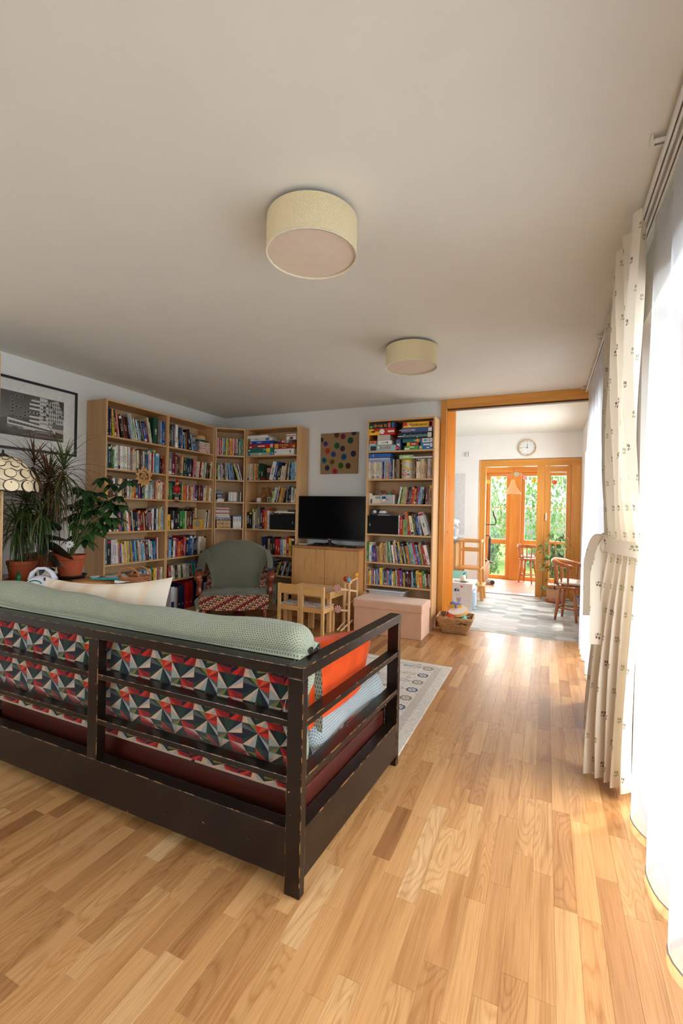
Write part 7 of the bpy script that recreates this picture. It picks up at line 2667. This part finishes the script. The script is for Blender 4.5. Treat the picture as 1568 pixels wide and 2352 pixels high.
def hamper(name, label, c, r, h, handles, mat, n=9):
    t = thing(name, label, 'basket', tuple(c))
    for j in range(n):
        z = c[2] + .008 + j * (h - .012) / (n - 1)
        rr = r * (.82 + .18 * j / (n - 1))
        MB().tube([(c[0] + math.cos(2 * PI * k / 24) * (rr + (.004 if (k + j) % 2 else -.004)), c[1] + math.sin(2 * PI * k / 24) * (rr + (.004 if (k + j) % 2 else -.004)), z) for k in range(25)], h / n * .52, 5).build('willow_strand', mat, t, smooth=True)
    MB().lathe([(.001, .004), (r * .8, .004)], tuple(c), 20, False).build('base', mat, t)
    for (dx, dy, w_, hh) in handles:
        MB().tube([(c[0] + dx + math.cos(a) * w_, c[1] + dy + math.cos(a) * w_ * .25, c[2] + h - .01 + math.sin(a) * hh) for a in [PI * k / 12 for k in range(13)]], .007, 6).build('handle', mat, t, smooth=True)
    return t


m_wick2 = wood('brown_willow', C(140, 80, 40), C(180, 116, 66), 'x', 0.6, 3.0)
hamper('handled_basket', 'brown willow basket with two arched handles on the table', (-2.855, 2.49, TZ + .0005), .105, .075, [(-.02, -.04, .085, .075), (.01, .05, .08, .075)], m_wick2, 6)
hamper('round_basket', 'reddish willow basket standing under the plant table', (-2.80, 2.44, 0.0), .11, .54, [], wood('red_willow', C(112, 50, 26), C(150, 76, 40), 'x', 0.6, 3.0), 24)
MB().tube([(-2.765, 2.53 + .06 * math.cos(a), TZ + .002 + .045 * math.sin(a)) for a in [PI * k / 12 for k in range(13)]], .008, 8).build('bentwood_handle', m_mahog, smooth=True, org=(-2.765, 2.53, TZ), label='bent wood handle standing at the table corner', cat='handle')
t = thing('hanging_tassel', 'pink and white yarn tassel hanging at the table side', 'tassel', (-2.70, 2.50, .42))
ct = Vector((-2.695, 2.485, .45))
MB().tube([ct + Vector((0, 0, .13)), ct + Vector((0, 0, .075))], [.018, .022], 12).build('head', pm('#e0c8c4', .9), t, smooth=True)
for k in range(9):
    a = 2 * PI * k / 9
    MB().tube([ct + Vector((math.cos(a) * .012, math.sin(a) * .012, .08)), ct + Vector((math.cos(a) * .02, math.sin(a) * .02, 0)), ct + Vector((math.cos(a) * .018, math.sin(a) * .018, -.05))], .007, 6).build('yarn_strand', pm('#a04c60', .9), t, smooth=True)
MB().tube([ct + Vector((0, 0, .13)), Vector((-2.712, 2.485, TZ - .02))], .002, 5).build('cord', pm('#c8b8a8'), t)

# ------------------------------------------------------------ leaded-glass floor lamp
fx_ = pix(3, 1240, y=1.76)
lp = thing('floor_lamp', 'floor lamp with leaded cream glass shade at the left border', 'floor lamp', (fx_.x, 1.76, 0))
m_brass = plain('brass_tube', C(186, 150, 110), 0.3, metal=0.8)
m_lead = plain('dark_came', C(54, 44, 40), 0.5, metal=0.3)
m_cream_glass = plain('cream_opal_glass', C(232, 214, 180), 0.25, 0.12, 9)
L0 = Vector((fx_.x, 1.76, 0))
MB().lathe([(.12, .0), (.13, .012), (.04, .03), (.012, .05)], tuple(L0), 28).build('base', m_lead, lp, smooth=True)
MB().tube([L0 + Vector((0, 0, .04)), L0 + Vector((0, 0, 1.52))], .008, 10).build('pole', m_brass, lp)


def dome(a, t):
    r = .035 + .155 * math.sin(t * PI / 2 * .98) ** .9
    return L0 + Vector((math.cos(a) * r, math.sin(a) * r, 1.615 - .225 * t ** 1.5))


sh_ = MB()
sh_.grid(lambda u, v: tuple(dome(2 * PI * u, v)), 40, 14)
shade = sh_.build('shade', m_cream_glass, lp, smooth=True)
for (t0, n, rr) in ((.20, 9, .018), (.40, 11, .025), (.64, 12, .033), (.905, 12, .043)):
    for k in range(n):
        a = 2 * PI * (k + (.5 if int(t0 * 10) % 4 else 0)) / n
        p, q1, q2 = dome(a, t0), dome(a + .01, t0), dome(a, t0 + .01)
        ex, ey = (q1 - p).normalized(), (q2 - p).normalized()
        nn = ey.cross(ex)
        if nn.dot(p - L0 - Vector((0, 0, 1.45))) < 0:
            nn = -nn
        gp_ = MB()
        for mi, rk_, up_ in ((1, 1.0, .0045), (0, .90, .0055)):        # lead came with the opal disc in it
            gp_.m(mi)
            pts = [p + ex * math.cos(z_ * PI / 9) * rr * rk_ + ey * math.sin(z_ * PI / 9) * rr * .92 * rk_ for z_ in range(18)]
            gp_.add([v + nn * up_ for v in pts] + [v - nn * .004 for v in pts], [tuple(range(18)), tuple(range(35, 17, -1))] + [(i, 18 + i, 18 + (i + 1) % 18, (i + 1) % 18) for i in range(18)])
        gp_.build('glass_piece', [m_cream_glass, m_lead], shade)
for t0 in (.05, .14, .34, .55, .785):
    n = 30
    MB().tube([dome(2 * PI * k / n, t0 + .03 * (-1) ** k) + (dome(2 * PI * k / n, t0) - L0 - Vector((0, 0, 1.45))).normalized() * .002 for k in range(n + 1)], .0022, 5).build('lead_came', m_lead, shade)
for k in range(12):
    a = 2 * PI * (k + .5) / 12
    MB().tube([dome(a, .80) * 1.0, dome(a, .97)], .0022, 5).build('lead_came', m_lead, shade)
    MB().ball(dome(a, .84), .0085, 8, 6).build('glass_bead', plain('smoky_glass', C(120, 100, 88), 0.2), shade)
MB().tube([dome(2 * PI * k / 40, 1.0) for k in range(41)], .004, 6).build('lead_rim', m_lead, shade)
MB().lathe([(.04, 1.606), (.03, 1.625), (.008, 1.635), (.006, 1.655), (.001, 1.66)], tuple(L0), 20).build('finial', m_lead, lp, smooth=True)


# ------------------------------------------------------------ kitchen seen through the opening
ck = thing('wall_clock', 'round white wall clock with pale wooden rim over the garden door', 'clock', (-0.292, YK, 2.24))
Mx = Matrix.Rotation(R(90), 3, 'X')
cc = Vector((-0.292, YK - 0.001, 2.372))
MB().lathe([(.131, 0), (.133, .03), (.124, .036), (.121, .03)], cc, 48, False, Mx).build('rim', wood('pale_rim', C(206, 166, 112), C(222, 188, 138), 'x', 0.5), ck, smooth=True)
MB().lathe([(.001, .012), (.123, .012)], cc, 40, False, Mx).build('dial', pm('#e4e8e8'), ck)
for k in range(12):
    a = 2 * PI * k / 12
    d_ = Vector((math.sin(a), 0, math.cos(a)))
    MB().bar(cc + d_ * .098 + Vector((0, -.0135, 0)), cc + d_ * (.112 if k % 3 else .115) + Vector((0, -.0135, 0)), .004 if k % 3 else .006, .001, (0, 1, 0)).build('hour_mark', pm('#3c4048'), ck)
for ang_, ln, wd in ((-3, .066, .004), (-84, .098, .0028)):
    d_ = Vector((math.sin(R(ang_)), 0, math.cos(R(ang_))))
    MB().bar(cc + Vector((0, -.016, 0)) - d_ * .012, cc + Vector((0, -.016, 0)) + d_ * ln, wd, .001, (0, 1, 0)).build('hand', pm('#303438'), ck)
MB().lathe([(.006, .012), (.006, .019)], cc, 12, True, Mx).build('hub', pm('#303438'), ck)
t = thing('motion_sensor', 'white twin-lobed sensor on the kitchen wall', 'sensor', (-1.212, YK, 2.25))
for s_ in (-1, 1):
    MB().ball((-1.212 + s_ * .019, YK - .02, 2.293), .02, 12, 10, (.95, .95, 2.0)).build('lobe', pm('#dcdcdc', .4), t, smooth=True)
MB().bx(-1.235, -1.189, YK - .012, YK - .001, 2.262, 2.324).build('plate', pm('#e4e4e4'), t, bevel=.004)

# counter with the mixer
kc = thing('kitchen_counter', 'pale wooden kitchen counter unit at the far left of the kitchen', 'kitchen cabinet', (-1.75, 7.4, 0))
MB().bx(-2.25, -1.262, 7.08, YK - .002, .08, .86).build('carcass', m_pine, kc, bevel=.003)
MB().bx(-2.27, -1.245, 7.05, YK - .002, .86, .895).build('worktop', plain('grey_worktop', C(150, 148, 146), 0.35), kc, bevel=.004)
for k in range(2):
    d_ = MB().bx(-2.23 + k * .485, -1.76 + k * .485, 7.06, 7.08, .10, .84).build('door', m_pine, kc, bevel=.003)
    MB().bx(-1.80 + k * .485, -1.785 + k * .485, 7.045, 7.06, .60, .72).build('handle', pm('#a8a8a8', .3), d_)
mx_ = thing('stand_mixer', 'white stand mixer on the kitchen worktop', 'mixer', (-1.33, 7.22, .895))
mw = pm('#e2e4e8', .2)
MB().bx(-1.40, -1.285, 7.15, 7.32, .8955, .935).build('base', mw, mx_, bevel=.012)
MB().tube([(-1.36, 7.29, .93), (-1.36, 7.29, 1.12)], .035, 12).build('column', mw, mx_, smooth=True)
MB().tube([(-1.40, 7.26, 1.15), (-1.34, 7.25, 1.16), (-1.27, 7.24, 1.15), (-1.245, 7.235, 1.145)], [.05, .062, .055, .03], 16).build('motor_head', mw, mx_, smooth=True)
MB().lathe([(.03, 0), (.055, .04), (.065, .12), (.068, .125)], (-1.31, 7.22, .94), 20, False).build('bowl', pm('#c4c8cc', .2), mx_, smooth=True)
MB().lathe([(.022, 0), (.026, .004), (.026, .012), (.018, .014)], (-1.252, 7.236, 1.147), 16, True, Matrix.Rotation(R(90), 3, 'Y')).build('hub_ring', pm('#9ca0a4', .25), mx_, smooth=True)

# learning tower and its step
lt = thing('learning_tower', 'pine learning tower with guard rails and step by the kitchen wall', 'learning tower', (-1.04, 7.2, 0))
m_tower = wood('oiled_pine', C(196, 130, 62), C(218, 158, 88), 'z', 0.45, 0.7)
m_tower_x = wood('oiled_pine_across', C(196, 130, 62), C(218, 158, 88), 'x', 0.45, 0.7)
for x in (-1.205, -.905):
    for y in (7.03, 7.33):
        MB().bx(x, x + .034, y, y + .034, .485, .905).build('guard_post', m_tower, lt, bevel=.003)
        sx = -1 if x < -1 else 1
        sy = -1 if y < 7.2 else 1
        MB().bar((x + .017, y + .017, .455), (x + .017 + sx * .03, y + .017 + sy * .035, 0.0), .036, .036, (0, 1, 0)).build('leg', m_tower, lt, bevel=.003)
for z0 in (.865, .73):
    for y in (7.036, 7.336):
        MB().bx(-1.171, -.905, y, y + .022, z0, z0 + .04).build('guard_rail', m_tower_x, lt, bevel=.003)
for x in (-1.20, -.90):
    MB().bx(x, x + .022, 7.064, 7.33, .865, .905).build('guard_rail', m_tower, lt, bevel=.003)
MB().bx(-1.225, -.875, 7.01, 7.385, .455, .485).build('platform', m_tower_x, lt, bevel=.004)
MB().bx(-.955, -.83, 6.99, 7.33, .215, .24).build('step', wood('pale_step', C(222, 178, 122), C(234, 196, 144), 'y', 0.45), lt, bevel=.004)
for y in (7.01, 7.29):
    MB().bar((-.87, y + .01, .215), (-.85, y, 0.0), .04, .03, (0, 1, 0)).build('step_leg', m_tower, lt, bevel=.003)

# play kitchen
pk = thing('play_kitchen', 'small white toy kitchen printed with a heart and clouds', 'toy kitchen', (-1.06, 6.38, 0))
PX0, PX1, PY_0, PY_1, PZ = -1.27, -.872, 6.16, 6.60, .372
mk = pm('#e2d6cc', .5)
MB().bx(PX0, PX1, PY_0, PY_0 + .015, 0, PZ - .012).build('side_panel', mk, pk, bevel=.002)
MB().bx(PX0, PX1, PY_1 - .015, PY_1, 0, PZ - .012).build('side_panel', mk, pk, bevel=.002)
MB().bx(PX0 - .005, PX1 + .012, PY_0 - .006, PY_1 + .006, PZ - .012, PZ).build('top_panel', pm('#efe8e2', .4), pk, bevel=.003)
MB().bx(PX1 - .006, PX1 + .004, PY_0 + .016, PY_1 - .016, .29, PZ - .014).build('control_panel', pm('#f0f0ee', .4), pk)
od = MB().bx(PX1 - .008, PX1 + .003, PY_0 + .02, PY_0 + .23, .02, .28).build('oven_door', pm('#7c9cb8', .4), pk, bevel=.002)
MB().bx(PX1 + .004, PX1 + .018, PY_0 + .05, PY_0 + .20, .245, .255).build('handle', pm('#f0f0f0'), od)
od = MB().bx(PX1 - .008, PX1 + .003, PY_0 + .235, PY_1 - .02, .02, .28).build('cupboard_door', pm('#c8ccd4', .4), pk, bevel=.002)
MB().bx(PX1 + .004, PX1 + .018, PY_0 + .26, PY_0 + .30, .20, .21).build('handle', pm('#f0f0f0'), od)
for k in range(2):
    MB().lathe([(.018, 0), (.016, .014), (.01, .016)], (PX1 + .004, PY_0 + .28 + .06 * k, .325), 14, True, Matrix.Rotation(R(90), 3, 'Y')).build('dial', pm('#4c9c5c', .4), pk, smooth=True)
MB().bx(PX0, PX0 + .27, PY_1 - .03, PY_1 - .012, PZ, PZ + .11).build('back_panel', pm('#98d0bc', .5), pk, bevel=.004)
MB().lathe([(.045, 0), (.045, .004)], (PX1 - .11, PY_0 + .12, PZ), 20).build('hob_ring', pm('#7c7470', .4), pk)
ht = []
for k in range(24):
    a = 2 * PI * k / 24
    ht.append((.00115 * 16 * math.sin(a) ** 3, .00115 * (13 * math.cos(a) - 5 * math.cos(2 * a) - 2 * math.cos(3 * a) - math.cos(4 * a))))
MB().prism(ht, .0008, Matrix.Rotation(R(90), 3, 'X'), (-1.01, PY_0 - .0002, .325)).build('printed_heart', pm('#d84850'), pk)
cl_ = MB()
for (dx, dz, r0_) in ((-.022, 0, .020), (0, .012, .026), (.026, 0, .018)):
    cl_.lathe([(.001, 0), (r0_, 0), (r0_, .0008)], (-1.075 + dx, PY_0 - .0002, .270 + dz), 20, True, Mx)
cl_.build('printed_cloud', pm('#b4aab8'), pk)
for k, hx in enumerate(['#d8b09c', '#7c707c', '#d88c78']):
    MB().bx(-1.103 + k * .028, -1.097 + k * .028, PY_0 - .0008, PY_0, .20 + .008 * (k % 2), .225).build('printed_drop', pm(hx), pk)
cat_ = MB().lathe([(.001, 0), (.030, 0), (.030, .0008)], (-1.045, PY_0 - .0002, .145), 20, True, Mx)
for s_ in (-1, 1):
    cat_.prism([(s_ * .012, .018), (s_ * .030, .010), (s_ * .030, .045)] if s_ > 0 else [(-.012, .018), (-.030, .045), (-.030, .010)], .0008, Mx, (-1.045, PY_0 - .0002, .145))
cat_.build('printed_face', pm('#b8a49c'), pk)
tk = thing('toy_kettle', 'cream toy kettle standing on the play kitchen', 'toy', (-1.02, 6.30, PZ))
MB().lathe([(.040, .0005), (.043, .01), (.034, .075), (.022, .085)], (-1.02, 6.34, PZ), 24).build('body', pm('#ece0cc', .3), tk, smooth=True)
MB().tube([(-.985, 6.34, PZ + .03), (-.965, 6.33, PZ + .075)], .006, 8).build('spout', pm('#c88c58'), tk)
MB().bar((-1.02, 6.34, PZ + .09), (-.995, 6.33, PZ + .12), .018, .012).build('lid_handle', pm('#2c6c9c'), tk)
tp = thing('toy_pan', 'dark toy pan lying at the front of the play kitchen top', 'toy', (-1.0, 6.22, PZ))
MB().lathe([(.040, .0045), (.046, .012), (.043, .012), (.038, .006)], (-1.0, 6.235, PZ), 24).build('pan', pm('#5c5450', .4), tp, smooth=True)
MB().bar((-1.045, 6.235, PZ + .011), (-1.12, 6.225, PZ + .011), .012, .006).build('handle', pm('#8c3c34'), tp)

# captain's chair
m_chair = wood('turned_chestnut', C(150, 84, 40), C(184, 116, 64), 'z', 0.35, 0.8, 0.3)


def spindle_chair(name, label, c, rz, seat_z=.43, back_z=.74, w_=.20, arms=True):
    t = thing(name, label, 'chair', c, rz)
    Q = dict(local=True, smooth=True)
    MB().lathe([(w_ * .9, -.035), (w_ * 1.0, -.02), (w_ * .98, 0), (w_ * .5, -.006), (.001, -.008)], (0, 0, seat_z), 28, True).build('seat', m_chair, t, **Q)
    for a in (45, 135, 225, 315):
        d_ = Vector((math.cos(R(a)), math.sin(R(a)), 0))
        top, bot = d_ * w_ * .68 + Vector((0, 0, seat_z - .03)), d_ * w_ * 1.03
        MB().tube([top.lerp(bot, q) for q in (0, .15, .2, .3, .5, .62, .66, .8, 1)], [.014, .018, .013, .019, .022, .016, .02, .017, .012], 10).build('leg', m_chair, t, **Q)
    for a0, a1 in ((45, 135), (135, 225), (225, 315), (315, 45)):
        p0 = Vector((math.cos(R(a0)), math.sin(R(a0)), 0)) * w_ * .92
        p1 = Vector((math.cos(R(a1)), math.sin(R(a1)), 0)) * w_ * .92
        p0.z = p1.z = .15
        MB().tube([p0, p0.lerp(p1, .5), p1], [.008, .012, .008], 8).build('stretcher', m_chair, t, **Q)
    arc = [(-115 + i * 230 / 16) + 180 for i in range(17)]
    MB().tube([(math.cos(R(a)) * w_ * 1.12, math.sin(R(a)) * w_ * 1.12, back_z - (.06 if arms else 0) * abs((a - 180) / 115) ** 1.5) for a in arc], [.018] * 4 + [.024] * 9 + [.018] * 4, 10, flat=1.4).build('back_rail', m_chair, t, **Q)
    for i in range(1, 16, 2):
        a = arc[i]
        top = Vector((math.cos(R(a)) * w_ * 1.1, math.sin(R(a)) * w_ * 1.1, back_z - (.06 if arms else 0) * abs((a - 180) / 115) ** 1.5 - .012))
        bot = Vector((math.cos(R(a)) * w_ * .86, math.sin(R(a)) * w_ * .86, seat_z - .005))
        MB().tube([bot.lerp(top, q) for q in (0, .2, .35, .6, .8, 1)], [.008, .008, .013, .009, .012, .007], 8).build('spindle', m_chair, t, **Q)
    return t


spindle_chair('spindle_chair', "turned wooden captain's chair at the right side of the kitchen", (0.285, 6.32, 0), R(-20), .43, .735, .172)
pillow('seat_cushion', (0.29, 6.32, .437), .28, .28, .07, Matrix.Rotation(R(-90), 3, 'X') @ Matrix.Translation((0, 0, -.14)).to_3x3(), plain('white_cotton', C(232, 230, 224), 0.9), 'white cushion on the captain chair seat')
o = bpy.data.objects['seat_cushion']
o.rotation_euler = (0, 0, 0)
o.location = (0.29, 6.18, .472)
spindle_chair('spindle_chair', 'turned wooden chair by the veranda windows', (-0.30, 9.38, 0), R(70), .47, .71, .17, False)
pillow('seat_cushion', (-0.30, 9.25, .49), .27, .27, .06, Matrix.Rotation(R(-90), 3, 'X'), plain('white_cotton', C(232, 230, 224), 0.9), 'white cushion on the veranda chair')
bpy.data.objects['seat_cushion.001'].location = (-0.30, 9.245, .505)

# weeping fig in a terracotta pot before the glazed leaf
wf = thing('weeping_fig', 'weeping fig in a ribbed terracotta pot before the glazed door', 'potted plant', (0.138, 7.50, 0))
c0 = (0.138, 7.50, 0)
MB().lathe([(.115, .001), (.125, .022), (.120, .024), (.10, .006)], c0, 28).build('saucer', m_terra, wf, smooth=True)
MB().lathe([(.082, .012), (.10, .07), (.103, .075), (.107, .13), (.110, .135), (.113, .20), (.104, .20), (.10, .17), (.01, .168)], c0, 32).build('pot', plain('pale_terracotta', C(206, 158, 130), 0.8, 0.1, 14), wf)
MB().lathe([(.001, .172), (.102, .173)], c0, 20, False).build('soil', m_soil, wf)
MB().tube([(0.138, 7.50, .17), (0.145, 7.51, .5), (0.13, 7.50, .8), (0.14, 7.5, 1.08)], [.009, .008, .006, .002], 8).build('stem', m_bark, wf, smooth=True)
MB().tube([(0.12, 7.49, .17), (0.135, 7.49, .6), (0.137, 7.49, 1.12)], .004, 6).build('support_cane', m_pine, wf)
m_fig = m_blade_('fig_leaf', [C(66, 104, 52), C(92, 132, 66), C(120, 156, 84), C(76, 116, 60)])
lf_m = leaf_mesh('leaf', .075, .022, m_fig, .2, .3, 6)
rf = random.Random(12)
for k in range(120):
    z = rf.uniform(.42, 1.05)
    spread = .20 * math.sin(PI * min(1, (z - .30) / .85)) + .03
    a = rf.uniform(0, 2 * PI)
    rad = spread * rf.uniform(.2, 1) ** .6
    p = Vector((0.138 + math.cos(a) * rad, 7.50 + math.sin(a) * rad * .8, z))
    if k % 6 == 0:
        MB().tube([(0.138, 7.5, z - .06), tuple(p)], [.003, .0015], 5).build('twig', m_bark, wf)
    put_leaf(lf_m, wf, p, (math.cos(a), math.sin(a), rf.uniform(-1.2, -.1)), rf.uniform(-.6, .6), rf.uniform(.7, 1.2))
for k in range(9):
    a = rf.uniform(0, 2 * PI)
    p = Vector((0.138 - .16 + rf.uniform(-.03, .03), 7.47 + rf.uniform(-.03, .03), .27 + rf.uniform(-.06, .08)))
    put_leaf(lf_m, wf, p, (math.cos(a), math.sin(a), -.6), 0, .9)
MB().tube([(0.138, 7.5, .2), (0.05, 7.48, .34), (-0.02, 7.47, .29)], [.004, .003, .002], 5).build('twig', m_bark, wf)

# veranda: pendant, garland, trainer
pd_ = thing('pendant_lamp', 'pale pleated cone pendant lamp in the veranda', 'pendant lamp', (-0.555, 8.65, 1.68))
m_cone = plain('pale_lamp_shade', C(238, 200, 156), 0.7)
MB().lathe([(.030, 2.165), (.038, 2.22), (.038, 2.259)], (-0.545, 8.65, 0), 20).build('canopy', pm('#6c5c54', .4), pd_, smooth=True)
MB().tube([(-0.55, 8.65, 2.17), (-0.555, 8.65, 1.93)], .002, 6).build('flex', pm('#4c4440'), pd_)
MB().lathe([(.148, 1.680), (.135, 1.70), (.10, 1.745), (.066, 1.80), (.046, 1.85), (.034, 1.915), (.018, 1.93)], (-0.555, 8.65, 0), 32, False).build('shade', m_cone, pd_, smooth=True)
MB().tube([(-0.555 + math.cos(2 * PI * k / 32) * .148, 8.65 + math.sin(2 * PI * k / 32) * .148, 1.680) for k in range(33)], .005, 6).build('rim', pm('#f0e4d0'), pd_)
gl = thing('ball_garland', 'string of pastel cotton balls across the veranda windows', 'garland', (-0.35, 8.85, 1.9))
gpts = [(-1.16, 2.225), (-1.0, 1.906), (-.824, 1.973), (-.647, 2.021), (-.505, 2.044), (-.362, 1.977), (-.208, 1.925), (-.02, 1.895), (.127, 1.887), (.303, 1.901), (.62, 2.225)]
MB().tube([(a, 8.85, b + .03) for a, b in gpts], .0022, 5).build('cord', pm('#e8e4d8'), gl)
for (a, b), hx, rr in zip(gpts[1:10], ['#e8c83c', '#e8dc84', '#e0947c', '#a8d0d8', '#d8b0d0', '#e8c440', '#e8e0b8', '#e0643c', '#8cc0d4'], [.036, .034, .036, .040, .038, .036, .03, .042, .042]):
    MB().ball((a, 8.85, b), rr, 16, 10).build('cotton_ball', pm(hx, .9), gl, smooth=True)
et = thing('cross_trainer', 'grey and black cross trainer in the veranda', 'exercise machine', (-1.0, 8.85, 0))
m_dgrey = pm('#3c3a3a', .4)
MB().tube([(-1.30, 8.80, .045), (-.90, 8.80, .045)], .04, 12).build('base_tube', pm('#b8b0a8', .35), et, smooth=True)
MB().bx(-1.06, -.86, 8.73, 8.90, .002, .05).build('base_foot', pm('#9c948c', .4), et, bevel=.01)
MB().lathe([(.04, 0), (.04, .02)], (-.875, 8.725, .045), 16, True, Mx).build('wheel', m_dgrey, et)
MB().tube([(-1.02, 8.82, .06), (-1.0, 8.82, .30), (-.955, 8.80, .44)], [.05, .045, .03], 10).build('frame_post', pm('#d8c4b0', .35), et, smooth=True)
MB().bar((-1.04, 8.82, .45), (-.90, 8.80, .40), .05, .03).build('pivot', m_dgrey, et, bevel=.005)
MB().tube([(-.955, 8.80, .42), (-.945, 8.80, .85)], .026, 10).build('mast', m_dgrey, et, smooth=True)
MB().tube([(-1.06, 8.80, .90), (-.955, 8.80, .90), (-.945, 8.80, .85)], .012, 8).build('handlebar', m_dgrey, et, smooth=True)
MB().tube([(-1.06, 8.80, 1.105), (-.88, 8.80, 1.105), (-.845, 8.80, 1.13), (-.845, 8.80, 1.18), (-.89, 8.80, 1.30), (-.90, 8.80, 1.36)], [.010, .010, .012, .014, .014, .012], 8).build('handlebar', m_dgrey, et, smooth=True)
MB().tube([(-1.06, 8.80, .90), (-1.10, 8.80, 1.105)], .014, 8).build('mast', m_dgrey, et, smooth=True)
MB().tube([(-1.10, 8.80, 1.105), (-1.06, 8.80, 1.105)], .014, 8).build('joint', m_dgrey, et)
MB().tube([(-1.06, 8.80, .90), (-1.06, 8.81, .46)], .018, 8).build('mast', m_dgrey, et)

t = thing('water_bottle', 'blue and white plastic bottle on the floor behind the captain chair', 'bottle', (0.40, 6.66, 0))
MB().lathe([(.042, .001), (.045, .02), (.045, .17), (.020, .215), (.016, .235)], (0.40, 6.66, 0), 20).build('bottle', pm('#8cb0d8', .2), t, smooth=True)
MB().lathe([(.018, .235), (.018, .255)], (0.40, 6.66, 0), 14).build('cap', pm('#2c5ca8', .4), t)
MB().lathe([(.0456, .07), (.0456, .14)], (0.40, 6.66, 0), 20, False).build('paper_band', pm('#e8ecf0'), t)
